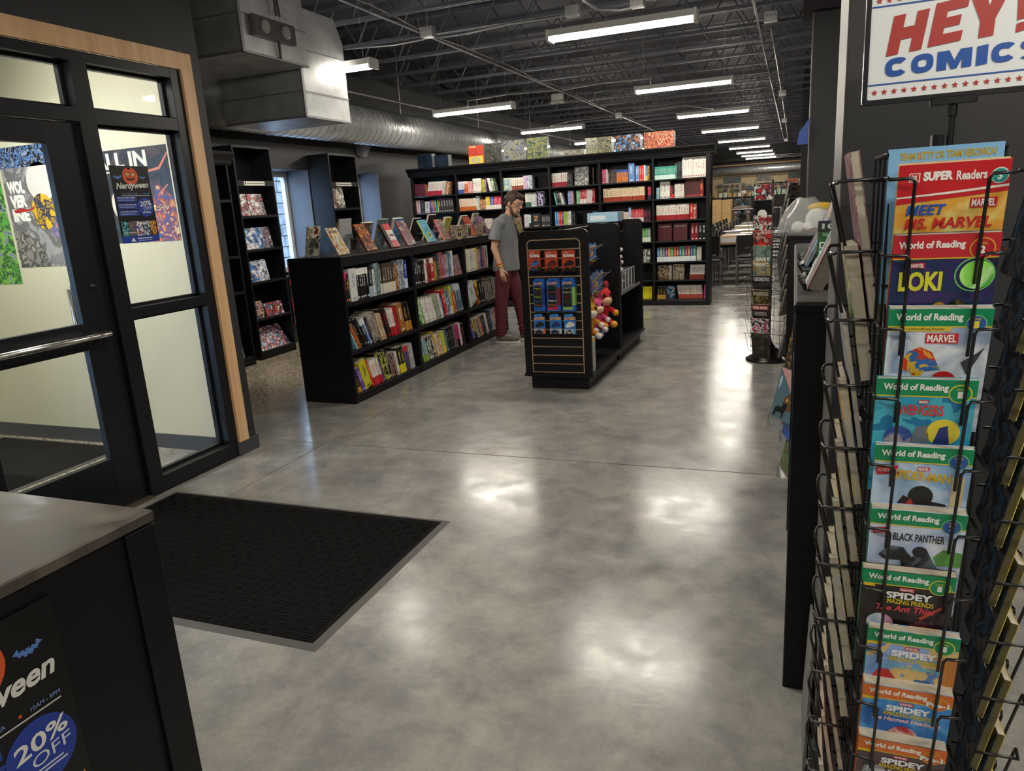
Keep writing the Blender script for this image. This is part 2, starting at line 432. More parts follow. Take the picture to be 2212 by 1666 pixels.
class Face:
    """a printed face in a parent's local frame: x along width, z up, normal -Y"""
    def __init__(s, parent, W, H, x0=None, z0=0.0, y=0.0, eps=0.0006):
        s.p = parent; s.W = W; s.H = H; s.x0 = -W/2 if x0 is None else x0; s.z0 = z0; s.y = y; s.e = eps
    def _mk(s, name, pts, fs, mat, layer):
        me = bpy.data.meshes.new(name)
        vs = [(s.x0+u*s.W, s.y-s.e*layer, s.z0+v*s.H) for u, v in pts]
        me.from_pydata(vs, [], fs); me.materials.append(pm(mat) if isinstance(mat, (str, tuple)) else mat); me.update()
        return link(name, me, s.p)
    def rect(s, name, u0, u1, v0, v1, mat, layer=1):
        return s._mk(name, [(u0,v0),(u1,v0),(u1,v1),(u0,v1)], [(0,1,2,3)], mat, layer)
    def poly(s, name, pts, mat, layer=1):
        return s._mk(name, pts, [tuple(range(len(pts)))], mat, layer)
    def disc(s, name, u, v, r, mat, layer=1, n=28, sq=1.0, a0=0.0, a1=2*PI):
        k = s.W/s.H
        pts = [(u+r*math.cos(a0+(a1-a0)*i/n), v+r*k*sq*math.sin(a0+(a1-a0)*i/n)) for i in range(n)]
        return s._mk(name, pts, [tuple(range(n))], mat, layer)
    def ring(s, name, u, v, r, w, mat, layer=1, n=28):
        k = s.W/s.H; pts = []
        for i in range(n):
            t = 2*PI*i/n; pts.append((u+r*math.cos(t), v+r*k*math.sin(t))); pts.append((u+(r-w)*math.cos(t), v+(r-w)*k*math.sin(t)))
        fs = [(2*i, (2*i+2) % (2*n), (2*i+3) % (2*n), 2*i+1) for i in range(n)]
        return s._mk(name, pts, fs, mat, layer)
    def text(s, t, u0, u1, v0, v1, mat, layer=2, bold=0.02, shear=0.0, slope=0.0, res=3, name='lettering', sp=1.0, arch=0.0):
        vs, fs = text_mesh(t, bold, shear, res, sp)
        pts = [(u0+(u1-u0)*x, v0+(v1-v0)*y+slope*(x-0.5)+arch*math.sin(PI*x)) for x, y in vs]
        return s._mk(name, pts, fs, mat, layer)
def star_pts(u, v, r, k=1.0, n=5):
    return [(u+(r if i % 2 == 0 else r*0.42)*math.sin(2*PI*i/(2*n)), v+k*(r if i % 2 == 0 else r*0.42)*math.cos(2*PI*i/(2*n))) for i in range(2*n)]
BAT = [(-1,.25),(-.62,.55),(-.55,.22),(-.32,.32),(-.15,.12),(-.1,.36),(0,.2),(.1,.36),(.15,.12),(.32,.32),(.55,.22),(.62,.55),(1,.25),(.72,.12),(.58,-.12),(.4,-.02),(.2,-.28),(0,-.12),(-.2,-.28),(-.4,-.02),(-.58,-.12),(-.72,.12)]
# ================================================================= THE SETTING
XW = -6.2          # street wall, room side
ZD = 4.12          # ceiling deck
YB = 36.5          # back wall
XF = -3.62         # entrance glazing, room side
# ---- floor: slabs with sawn joints
fl = sempty('floor')
sub = MB().box(-6.6, 6.2, -4.2, YB+.2, -0.22, -0.012)
o = sub.build('joint_filler', solid('joint_filler', rgb(176, 170, 158), 0.8), fl)
xs = [-6.6, -3.15, 0.9, 6.2]; ys = [-4.2, 4.18, 12.1, 20.2, 28.3, YB+.2]
for i in range(3):
    for j in range(5):
        g = 0.005
        b = MB().box(xs[i]+g, xs[i+1]-g, ys[j]+g, ys[j+1]-g, -0.012, 0.0)
        b.build('slab', CONCRETE, fl)
# ---- ceiling deck with open-web joists
ce = struct('ceiling', MB().box(-6.6, 6.2, -4.2, YB+.2, ZD, ZD+.15), CEIL)
def joist_mesh():
    b = MB(); x0, x1 = -6.15, 6.1; zb, zt = 3.60, 4.08
    b.box(x0, x1, -.045, .045, zt-.02, zt); b.box(x0, x1, -.04, -.012, zb, zb+.035); b.box(x0, x1, .012, .04, zb, zb+.035)
    n = 22; w = (x1-x0)/n
    for i in range(n):
        a = x0+i*w
        b.cyl((a, 0, zb+.02), (a+w/2, 0, zt-.02), .010, n=5); b.cyl((a+w/2, 0, zt-.02), (a+w, 0, zb+.02), .010, n=5)
    return b.mesh('joist', JOIST)
jm = joist_mesh()
for k in range(40):
    y = -2.7+k*1.0
    if y < YB-.2: link('joist', jm, ce, (0, y, 0))
# ---- street wall with two deep windows
wins = [(7.52, 8.60), (9.33, 10.42)]
WT, WB = 2.245, 0.90
b = MB()
xo = XW-.46
b.box(xo, XW, 4.0, wins[0][0], 0, ZD); b.box(xo, XW, wins[0][1], wins[1][0], 0, ZD); b.box(xo, XW, wins[1][1], YB, 0, ZD)
for w in wins:
    b.box(xo, XW, w[0], w[1], 0, WB); b.box(xo, XW, w[0], w[1], WT, ZD)
struct('wall_left', b, BLACKWALL)
for i, w in enumerate(wins):
    wo = sempty('window_%d' % (i+1), (XW, w[0], WB)); h = WT-WB; ww = w[1]-w[0]
    t = .07; f = MB(); x0, x1 = -.42, -.36
    f.box(x0, x1, 0, ww, 0, t); f.box(x0, x1, 0, ww, h-t, h); f.box(x0, x1, 0, t, t, h-t); f.box(x0, x1, ww-t, ww, t, h-t)
    f.build('window_frame', WHITE, wo)
    MB().box(-.395, -.389, t, ww-t, t, h-t).build('pane', GLASS, wo)
    MB().box(-.36, .03, .0, ww, -.03, .0).build('window_sill', solid('sill_grey', rgb(120, 124, 130), .5), wo)
    for yy, nm in ((0, 'jamb'), (ww-.012, 'jamb')):
        MB().box(-.36, 0, yy, yy+.012, 0, h).build(nm, solid('jamb_slate', rgb(96, 98, 104), .55, var=.15, vscale=3), wo)
# outdoors beyond the street windows
struct('ground_outside', MB().box(-16, -6.66, -6, 20, -.3, -.05), solid('pale_pavement', rgb(200, 204, 210), .8, var=.1, vscale=2))
sw = sempty('wall_outside', (-11.5, 0, 0))
stone = solid('rubble_stone', rgb(150, 150, 150), .9, var=.35, vscale=6, bump=.5, bscale=9)
random.seed(3)
for r_ in range(14):
    y = 2.0+random.random()*.3
    while y < 17:
        l = random.uniform(.35, .75)
        MB().bbox(-.1, .225+random.random()*.04, y+.01, y+l-.012, .25*r_+.01, .25*r_+.24, .02).build('stone', stone, sw); y += l
MB().box(-.06, .2, 2, 17, -.1, 3.5).build('mortar', solid('mortar_grey', rgb(140, 140, 140), .9), sw)
# ---- back wall, near wall, right walls
bw = sempty('wall_back', (0, YB, 0))
MB().box(-6.6, 6.2, 0, .2, 0, ZD).build('upper_panel', BLACKWALL, bw)
MB().box(-6.2, 6.1, -.02, 0, 1.45, 2.72).build('slatwall', slat_wall_mat(), bw)
MB().box(-6.2, 6.1, -.10, 0, 2.80, 2.86).build('wood_rail', OAK, bw)
struct('wall_near', MB().box(-6.6, 6.2, -4.2, -4.0, 0, ZD), BLACKWALL)
struct('wall_right', MB().box(6.0, 6.2, -4.0, YB, 0, ZD), BLACKWALL)
TRIML = solid('pale_corner_trim', (0.12, 0.112, 0.105, 1), 0.5)  # paler than the wall paint, laid over whole side faces
# near pier
pr = sempty('wall_pier', (0.095, 1.83, 0))
MB().box(.004, .36, 0, .35, 0, ZD).build('pier_body', BLACKWALL, pr)
MB().box(0, .006, .004, .35, .11, ZD).build('corner_trim', TRIML, pr)
struct('baseboard_pier', MB().box(.083, .46, 1.818, 2.18, 0, .115), BASEB)
wb_ = sempty('wall_partition', (0.10, 7.0, 0))
MB().box(0.005, 5.9, 0, .16, 0, 3.0).build('partition_body', BLACKWALL, wb_)
MB().box(-.004, .005, .0, .16, 0, 3.0).build('corner_trim', TRIML, wb_)
struct('trim_beam', MB().box(.02, 5.9, 6.9, 7.3, 3.0, ZD), solid('soffit_black', (0.02, 0.016, 0.019, 1), .7))
wc = sempty('wall_partition_far', (0.10, 17.5, 0))
MB().box(0.0, 5.9, 0, .16, 0, ZD).build('partition_body', BLACKWALL, wc)
# ---- entrance: storefront between shop and vestibule
yS0 = 1.36
b = MB()
b.box(XF-.16, XF, -4.0, yS0, 0, ZD); b.box(XF-.16, XF, yS0, 4.0, 2.655, ZD); b.box(XF-.16, XF, 3.815, 4.0, 0, 2.655)
struct('wall_entrance', b, BLACKWALL)
b = MB(); b.box(XW, XF-.16, 3.875, 4.0, 0, ZD)
struct('wall_vestibule_shop_side', b, BLACKWALL)
b = MB(); b.box(XW-.2, XF-.16, 3.86, 3.875, 0, 3.0); b.box(XW-.2, XF-.16, .4, .55, 0, 3.0)
struct('wall_vestibule', b, CREAM)
struct('ceiling_vestibule', MB().box(XW-.2, XF-.16, .4, 3.875, 3.0, 3.06), CREAM)
struct('baseboard_vestibule', MB().box(XW, XF-.16, 3.848, 3.86, 0, .11), BASEB)
struct('baseboard_entrance', MB().box(XF-.10, XF+.012, 3.805, 4.012, 0, .103), BASEB)
# street front of the vestibule (glazed; unseen, opening cut down to let in less daylight)
wv = sempty('window_3', (XW-.1, .55, 0))
f = MB()
for yy in (0, 1.12): f.box(-.05, .05, yy, yy+.06, 0, 2.25)
for zz in (0, 1.0, 2.18): f.box(-.05, .05, 0, 1.18, zz, zz+.07)
f.build('window_frame', ALU, wv); MB().box(-.004, .004, .05, 1.15, .06, 2.2).build('pane', GLASS, wv)
struct('wall_street_head', MB().box(XW-.2, XW, .4, 4.0, 2.25, ZD), BLACKWALL)
struct('wall_daylight_block', MB().box(XW-.2, XW-.06, 1.75, 3.86, 0, 2.25), CREAM)  # unseen wall added to block daylight from the vestibule
struct('wall_street_near', MB().box(XW-.4, XW, -4.0, .55, 0, ZD), BLACKWALL)
# maple trim
t = sempty('trim_1', (XF, 0, 0)); MB().box(0, .02, yS0-.1, 3.91, 2.553, 2.653).build('casing_head', MAPLE, t)
MB().box(0, .02, 3.818, 3.91, .10, 2.553).build('casing_leg', MAPLE, t)
# frames
fr = sempty('window_4', (XF, 0, 0))
X0, X1 = -.115, .0
def rail(nm, y0, y1, z0, z1, xa=X0, xb=None):
    xb = X1 if nm in ('jamb', 'mullion') else X1-.0015; xa = xa if nm in ('jamb', 'mullion') else xa+.0015
    return MB().bbox(xa, xb, y0, y1, z0, z1, .003).build(nm, ALU, fr)
rail('jamb', 3.74, 3.815, 0, 2.553); rail('jamb', yS0, yS0+.06, 0, 2.553)
rail('mullion', 3.045, 3.15, 0, 2.553); rail('mullion', 2.02, 2.09, 0, 2.553)
rail('head', yS0+.06, 3.74, 2.497, 2.553); rail('transom', yS0+.06, 3.74, 2.187, 2.26)
rail('sill', 3.15, 3.74, 0, .105); rail('mid_rail', 3.15, 3.74, 1.09, 1.152)
rail('sill', yS0+.06, 2.02, 0, .105)
for (y0, y1, z0, z1) in ((3.15, 3.74, .105, 1.09), (3.15, 3.74, 1.152, 2.187), (3.15, 3.74, 2.26, 2.497), (2.09, 3.045, 2.26, 2.497), (yS0+.06, 2.02, .105, 2.187), (yS0+.06, 2.02, 2.26, 2.497)):
    g = MB().box(-.085, -.079, y0, y1, z0, z1).build('pane', GLASS, fr)
    s_ = MB()
    for (a, b2, c, d) in ((y0, y1, z0, z0+.018), (y0, y1, z1-.018, z1), (y0, y0+.018, z0, z1), (y1-.018, y1, z0, z1)):
        s_.box(-.10, -.068, a, b2, c, d)
    s_.build('glazing_bead', ALU, fr)
# door
dr = sempty('door_1', (XF, 2.09, 0))
def dbox(nm, y0, y1, z0, z1, mt=ALU, xa=-.075, xb=-.03): return MB().bbox(xa, xb, y0-2.09, y1-2.09, z0, z1, .003).build(nm, mt, dr)
dbox('stile', 2.845, 3.04, .015, 2.182); dbox('stile', 2.095, 2.25, .015, 2.182)
dbox('top_rail', 2.25, 2.845, 2.065, 2.182); dbox('mid_rail', 2.25, 2.845, .962, 1.112); dbox('bottom_rail', 2.25, 2.845, .015, .322)
for z0, z1 in ((.322, .962), (1.112, 2.065)):
    MB().box(-.056, -.050, .16, .755, z0, z1).build('pane', GLASS, dr)
pb = MB(); zz = 1.04
pb.tube([(-.035, .80, zz), (.02, .80, zz), (.045, .77, zz), (.045, .05, zz)], .016, 10)
pb.tube([(-.035, .858, zz), (.03, .858, zz), (.045, .845, zz), (.045, .70, zz)], .016, 10)
pb.build('push_bar', STEEL, dr, True)
ph = MB(); ph.tube([(-.07, .80, 1.318), (-.12, .80, 1.318), (-.135, .79, 1.30), (-.135, .79, 1.0), (-.12, .80, .98), (-.07, .80, .98)], .013, 10)
ph.build('pull_handle', STEEL, dr, True)
MB().cyl((-.03, .865, 1.305), (-.018, .865, 1.305), .013, n=14).build('lock_cylinder', CHROME, dr)
MB().box(-.30, -.09, .50, .72, .0, .012).build('floor_closer_plate', STEEL, dr)
struct('trim_2', MB().box(XF-.12, XF+.02, 2.02, 3.05, 0, .012), solid('threshold', rgb(110, 98, 80), .4, .6))
# round drum lamp in the vestibule
dl = thing('ceiling_drum_lamp', 'grey round drum lamp high behind the glass above the entrance door', 'lamp', (-5.05, 3.0, 0))
MB().lathe([(.30, 2.56), (.32, 2.58), (.32, 2.92), (.30, 2.94)], 32).build('drum_shade', solid('grey_drum_fabric', rgb(150, 156, 158), .7), dl, True)
MB().lathe([(.28, 2.552), (.28, 2.557)], 32).build('diffuser', solid('drum_diffuser', (1, .96, .86, 1), .5, emit=15), dl)
MB().cyl((0, 0, 2.94), (0, 0, 3.0), .02).build('stem', STEEL, dl)

# ================================================================= MATS, DUCTS, LAMPS, CONDUIT
def floor_mat(name, label, x0, x1, y0, y1, pat=True):
    o = thing(name, label, 'mat', (x0, y0, 0)); w, d = x1-x0, y1-y0; e = .035; h = .009
    bb = MB(); ring_o = [(0, 0), (w, 0), (w, d), (0, d)]; ring_i = [(e, e), (w-e, e), (w-e, d-e), (e, d-e)]
    vs = [(p[0], p[1], .0005) for p in ring_o]+[(p[0], p[1], h) for p in ring_i]
    fs = [(i, (i+1) % 4, 4+(i+1) % 4, 4+i) for i in range(4)]
    bb.add(vs, fs); bb.build('rubber_edge', RUBBER, o)
    MB().box(e, w-e, e, d-e, .0005, h-.002).build('backing', MATBLK, o)
    if pat:
        q = MB(); c = .050; nx = int((w-2*e)/c); ny = int((d-2*e)/c)
        for i in range(nx):
            for j in range(ny):
                ax, ay = e+i*c, e+j*c
                for k in range(3):
                    a, bq = ax+.004, ax+c-.004
                    s0 = .006+k*.0145
                    if (i+j) % 2: x_0, x_1, y_0, y_1 = a, bq, ay+s0, ay+s0+.0095
                    else: x_0, x_1, y_0, y_1 = ax+s0, ax+s0+.0095, ay+.004, ay+c-.004
                    q.add([(x_0,y_0,h-.002),(x_1,y_0,h-.002),(x_1,y_1,h-.002),(x_0,y_1,h-.002),(x_0+.002,y_0+.002,h+.0015),(x_1-.002,y_0+.002,h+.0015),(x_1-.002,y_1-.002,h+.0015),(x_0+.002,y_1-.002,h+.0015)],
                          [(4,5,6,7),(0,1,5,4),(1,2,6,5),(2,3,7,6),(3,0,4,7)])
        p = q.build('raised_ribs', MATBLK, o); p['kind'] = 'stuff'
    return o
floor_mat('entrance_mat', 'black ribbed rubber-edged mat on the concrete inside the entrance door', -3.545, -1.65, 1.962, 3.16)
floor_mat('vestibule_mat', 'plain black mat on the speckled floor behind the entrance glass', -6.05, -4.65, 1.6, 3.8, False)

# round spiral duct along the street wall
DX, DZ, DRr = -5.84, 2.855, .255
d = thing('spiral_duct', 'long round galvanised spiral duct hanging along the street wall', 'duct', (DX, 5.2, DZ))
Ld = YB-5.2-.3
MB().cyl((0, 0, 0), (0, Ld, 0), DRr, n=40).build('duct_pipe', GALV, d, True)
sm = MB(); nseg = 150; pitch = .145
k = 0
for t in range(int(Ld/pitch)):
    y = t*pitch+.05
    ring = [(DRr*1.012*math.cos(2*PI*i/28), y+.055*i/28, DRr*1.012*math.sin(2*PI*i/28)) for i in range(29)]
    sm.tube(ring, .006 if y < 14 else .009, 4)
sm.build('spiral_seam', GALVD, d, True)
for y in (4.9, 9.0, 14, 20):
    MB().cyl((0, y, 0), (0, y+.10, 0), DRr*1.03, n=40).build('joint_collar', GALV, d, True)
for y in (2.4, 5.5, 8.6, 11.7, 15, 19): MB().cyl((0, y, DRr), (0, y, 1.26), .006, n=5).build('hanger_rod', CONDUIT, d)
# rectangular ducts
def duct_box(label, x0, x1, y0, y1, z0, z1, seams, cham=0.0):
    o = thing('rectangular_duct', label, 'duct', (x0, y0, z0)); w, l, h = x1-x0, y1-y0, z1-z0
    if cham:
        # chamfered top far corner, profile in y,z
        pr_ = [(0, 0), (l, 0), (l, h-cham), (l-cham*.55, h), (0, h)]
        vs = [(0, p[0], p[1]) for p in pr_]+[(w, p[0], p[1]) for p in pr_]; n = 5
        fs = [tuple(range(n-1, -1, -1)), tuple(range(n, 2*n))]+[(i, (i+1) % n, n+(i+1) % n, n+i) for i in range(n)]
        MB().add(vs, fs).build('duct_body', GALV, o)
    else: MB().box(0, w, 0, l, 0, h).build('duct_body', GALV, o)
    s2 = MB()
    for z in seams:
        s2.box(-.004, w+.006, -.006, l+.004, z-.006, z+.006)
    s2.box(w-.006, w+.008, -.008, .02, 0, h); s2.box(w-.02, w+.006, -.006, l+.004, -.006, .012); s2.box(0, w+.006, -.008, .012, -.006, .012)
    s2.build('seam', GALVD, o)
    return o
duct_box('upper square galvanised duct with a smoke detector box on its side', -5.6, -3.90, 4.79, 5.60, 2.855, 3.59, (.27,))
duct_box('lower galvanised duct box joining the round spiral duct', -4.885, -4.00, 5.62, 6.32, 2.470, 3.36, (.21, .55), .20)
el = thing('duct_elbow', 'round galvanised elbow between the lower duct box and the spiral duct', 'duct', (-4.886, 5.97, 2.70))
MB().tube([(0, 0, 0), (-.35, 0, .03), (-.62, 0, .10), (-.70, 0, .15)], .215, 28).build('elbow', GALV, el, True)
dd = thing('duct_smoke_detector', 'clear and grey duct smoke detector on the upper square duct', 'detector', (-3.895, 4.84, 3.0))
MB().bbox(0, .05, .05, .56, -.02, .13, .01).build('housing', solid('detector_plastic', rgb(92, 90, 92), .3), dd)
q = MB(); q.lathe([(.05, 0), (.05, .012), (.04, .02)], 20)
for yy in (.17, .42):
    oo = q.build('detector_head', solid('detector_disc', rgb(170, 165, 165), .35), dd); oo.location = (.05, yy, .055); oo.rotation_euler = (0, PI/2, 0)
cb = MB(); cb.tube([(.03, .36, .17), (.05, .33, .34), (.03, .30, .80)], .012, 6); cb.tube([(.03, .40, .17), (.03, .36, .5), (.0, .33, .8)], .008, 6); cb.tube([(.02, .36, -.02), (.012, .37, -.14)], .012, 6)
cb.build('cable', solid('grey_cable', rgb(70, 70, 72), .5), dd)
# wall speaker behind the spiral duct
pt = pX(778, 325, XW)
spk = thing('corner_speaker', 'small grey wedge speaker on the street wall under the spiral duct', 'speaker', (XW+.001, pt.y, pt.z))
MB().add([(0,-.14,.08),(0,.14,.08),(0,.10,-.08),(0,-.10,-.08),(.16,-.10,.10),(.16,.10,.10),(.07,.06,-.10),(.07,-.06,-.10)],
         [(0,1,2,3),(7,6,5,4),(0,4,5,1),(1,5,6,2),(2,6,7,3),(3,7,4,0)]).build('cabinet', solid('speaker_grey', rgb(120, 122, 128), .5), spk)

# linear lamps
def make_lamp():
    o = thing('linear_lamp', 'x', 'lamp', (0, 0, 0)); L = 1.265
    w, h = .15, .085
    prof = [(-w/2, .03), (-w/2*.8, h), (w/2*.8, h), (w/2, .03)]
    vs = []; 
    for x in (.03, L-.03): vs += [(x, p[0], p[1]) for p in prof]
    fs = [(0,1,5,4),(1,2,6,5),(2,3,7,6),(3,0,4,7),(3,2,1,0),(4,5,6,7)]
    MB().add(vs, [tuple(reversed(f)) for f in fs]).build('housing', WHITE, o)
    df = [(-w/2*.93, .032), (-w/2*.80, .006), (-w/2*.5, 0), (w/2*.5, 0), (w/2*.80, .006), (w/2*.93, .032)]
    vs = []
    for x in (.035, L-.035): vs += [(x, p[0], p[1]) for p in df]
    n = 6; fs = [(i, i+1, n+i+1, n+i) for i in range(n-1)]+[(0, n, 2*n-1, n-1)]
    MB().add(vs, [tuple(reversed(f)) for f in fs]).build('diffuser', LAMPM, o)
    for x in (0, L-.035):
        MB().bbox(x, x+.035, -w/2-.004, w/2+.004, -.006, h+.004, .008).build('end_cap', WHITE, o)
    for x in (.12, L-.12):
        c = MB(); z = h
        while z < 1.155:
            c.tube([(x-.004, 0, z), (x+.004, 0, z+.012), (x-.004, 0, z+.024)], .0018, 4); z += .024
        c.build('chain', CONDUIT, o)
    return o
lamp0 = make_lamp(); first = True
lampY = [-1.1, 2.68, 6.46, 10.22, 13.98, 17.75, 21.65, 25.4, 28.6, 31.3, 33.9]
LZ = 2.955
ordn = ['behind the camera', 'over the doormat', 'nearest', 'second', 'third', 'fourth', 'fifth', 'sixth', 'seventh', 'eighth', 'farthest']
spots = []
for i, y in enumerate(lampY):
    lab = 'linear ceiling lamp %s, out of view in the middle aisle row' % ordn[i] if i < 2 else '%s lit linear ceiling lamp from the viewer in the aisle row' % ordn[i]
    spots.append((-2.03, y, lab))
for i, y in enumerate(lampY[1:8]):
    nm = ['over the doormat', 'beside the square ducts', 'over the low bookcase', 'behind the boxed games', 'beyond the tall bookcase, half hidden', 'far', 'farthest'][i]
    spots.append((-5.02, y, 'lit linear ceiling lamp in the street-side row, %s' % nm))
for y, nm in ((3.2, 'first'), (.5, 'added unseen above the near rack'), (-1.9, 'behind the camera'), (10.5, 'far')):  # the one above the near rack is added to brighten sign and covers
    spots.append((.75, y, 'linear ceiling lamp over the room right of the pier, %s' % nm))
for x, y, lab in spots:
    if first: lamp0.location = (x, y, LZ); lamp0['label'] = lab; lamp0['group'] = 'linear ceiling lamps'; first = False
    else: dup(lamp0, (x, y, LZ), None, lab, 'linear ceiling lamps')
# conduits and junction boxes
def conduit(label, path, r=.011, extra=None):
    o = thing('conduit', label, 'conduit', path[0])
    p0 = Vector(path[0]); MB().tube([Vector(p)-p0 for p in path], r, 8).build('pipe', CONDUIT, o, True)
    if extra:
        MB().tube([Vector(p)-p0 for p in extra], .006, 6).build('cable', solid('white_cable', rgb(190, 188, 182), .5), o)
        for p in extra[::2]: MB().cyl(Vector(p)-p0, Vector(p)-p0+Vector((0, 0, .12)), .004, n=5).build('hanger', CONDUIT, o)
    return o
zc = 3.583
xl = -4.045
conduit('long conduit with cables running under the joists above the low bookcase', [(xl, 2.5, zc), (xl, 35, zc)], .013, [(xl+.03+.02*math.sin(i*1.7), 2.5+i*.55, zc+.03+.015*math.sin(i)) for i in range(36)])
xr = pZ(1665, 160, zc).x
conduit('straight ceiling conduit running down the right of the aisle', [(xr-.02, 3.0, zc), (xr-.02, 35.8, zc)], .014)
pb1 = pZ(1665, 60, zc)
conduit('thin conduit dropping from the knockout box on the right', [(pb1.x, pb1.y, zc), (pb1.x+.015, pb1.y+2.2, zc-.01), (pb1.x+.03, pb1.y+7.0, zc-.05), (pb1.x+.02, 35.5, zc-.02)], .010)
conduit('slim conduit running beside the round spiral duct', [(DX+.36, 8.2, DZ+.33), (DX+.36, 36.49, DZ+.33)], .012)
for zz_, yy_, nm in ((3.05, 35.6, 'middle'), (3.12, 35.8, 'upper'), (2.98, 35.3, 'lower')):
    conduit('%s of three conduits crossing the far end of the ceiling' % nm, [(-6.19, yy_, zz_), (5.99, yy_, zz_+.02)], .018)
def jbox(label, loc, s=.11, col=None, knock=False):
    o = thing('junction_box', label, 'electrical box', loc)
    MB().bbox(-s/2, s/2, -s*.35, s*.35, 0, s*.7, .006).build('box', CONDUIT, o)
    k = MB()
    for i in (-1, 0, 1): k.cyl((i*s*.28, -s*.35-.003, s*.4), (i*s*.28, -s*.35, s*.4), s*.10, n=12)
    k.build('knockout', GALVD, o)
    MB().box(-s*.45, s*.45, -s*.3, s*.3, -.008, 0).build('cover', CONDUIT, o)
    MB().cyl((0, 0, s*.69), (0, 0, ZD-loc[2]), .006, n=6).build('hanger_rod', CONDUIT, o)
    return o
for (px, py, z, lab, s) in ((925, 80, 3.49, 'galvanised junction box on the long conduit above the low bookcase', .15),
                            (1337, 254, 3.49, 'small junction box on the long conduit above the tall bookcase', .15),
                            (1237, 35, 3.28, 'galvanised box left of the nearest lamp beside its flexible conduit', .13),
                            (1377, 15, 3.32, 'galvanised box directly over the nearest lamp', .13),
                            (1665, 46, 3.48, 'three-hole knockout box at the top of the right conduit', .15),
                            (1690, 207, 3.49, 'square box on the right conduit, middle of its length', .15),
                            (1694, 264, 3.49, 'square box on the right conduit, far along it', .15),
                            (1698, 305, 3.49, 'square box on the right conduit, farthest along it', .15)):
    p = pZ(px, py, z); jbox(lab, p, s)
fp = [pZ(1350, -30, 3.42), pZ(1258, 0, 3.38), pZ(1290, 20, 3.36), pZ(1340, 22, 3.36), pZ(1372, 14, 3.36)]
fx = thing('flexible_conduit', 'ribbed flexible metal conduit looping above the nearest lamp', 'conduit', fp[1])
MB().tube([p-fp[1] for p in fp[1:]], .016, 8).build('hose', GALVD, fx, True)
MB().tube([pZ(1240, 30, 3.36)-fp[1], pZ(1180, 40, 3.40)-fp[1], pZ(1100, 52, 3.42)-fp[1], pZ(1010, 72, 3.44)-fp[1], pZ(940, 82, 3.45)-fp[1]], .012, 6).build('hose', GALVD, fx, True)
MB().tube([pZ(915, 85, 3.45)-fp[1], pZ(850, 98, 3.44)-fp[1], pZ(745, 106, 3.42)-fp[1]], .010, 6).build('hose', CONDUIT, fx, True)
# twin-head emergency light on the conduit
p = pZ(1204, 205, zc-.02)
em = thing('emergency_light', 'white twin-head emergency light hanging on the long conduit', 'emergency light', (p.x, p.y, p.z))
MB().bbox(-.11, .11, -.05, .05, -.10, .02, .012).build('body', WHITE, em)
for s_ in (-.07, .07):
    MB().lathe([(.02, -.16), (.075, -.155), (.07, -.12), (.03, -.09)], 18, (s_, -.02)).build('lamp_head', WHITE, em, True)
# loose cables to the lamps
for (a, b2, c, lab) in (((1208, 195), (1090, 205), (1010, 218), 'white cable from the emergency light to the lamp over the low bookcase'),
                  ((1337, 250), (1230, 262), (1190, 272), 'white cable from the small junction box to the lamp behind the boxed games'),
                  ((1345, 246), (1480, 228), (1540, 236), 'white cable from the small junction box to the third lamp'),
                  ((1215, 195), (1300, 180), (1405, 170), 'white cable looping between the emergency light and the second lamp')):
    ps = [pZ(a[0], a[1], zc-.02), pZ(b2[0], b2[1], 3.40), pZ(c[0], c[1], 3.10), pZ(c[0], c[1], 3.10)-Vector((0, 0, .07))]
    cc = thing('lamp_cable', lab, 'cable', ps[0]); MB().tube([q_-ps[0] for q_ in ps], .009, 6).build('cable', solid('white_cable', rgb(190, 188, 182), .5), cc)
# ================================================================= BOOKS
def book_meshes():
    out = []
    for kind in ('paperback', 'hardback'):
        b = MB(); c = .07 if kind == 'paperback' else .10; ins = .0 if kind == 'paperback' else .03
        b.box(0, c, 0, 1, 0, 1); b.box(1-c, 1, 0, 1, 0, 1)
        # rounded spine
        b.add([(0,0,0),(.12,-.012,0),(.5,-.02,0),(.88,-.012,0),(1,0,0),(1,.02,0),(0,.02,0),(0,0,1),(.12,-.012,1),(.5,-.02,1),(.88,-.012,1),(1,0,1),(1,.02,1),(0,.02,1)],
              [(0,1,8,7),(1,2,9,8),(2,3,10,9),(3,4,11,10),(4,5,12,11),(5,6,13,12),(6,0,7,13),(6,5,4,3,2,1,0),(7,8,9,10,11,12,13)])
        b.box(c, 1-c, .02, 1-ins, ins*.6+.001, 1-ins*.6-.001, 1)
        out.append(b.mesh('book_'+kind, [BOOKP, PAPER]))
    return out
BM = book_meshes()
def C(c): return rgb(c) if isinstance(c, str) else c
ROWS = {'v': [], 'f': [], 'm': [], 'base': [], 'accent': [], 'style': [], 'seed': [], 'local': []}
BMD = [([tuple(v.co) for v in m_.vertices], [tuple(p.vertices) for p in m_.polygons], [p.material_index for p in m_.polygons]) for m_ in BM]
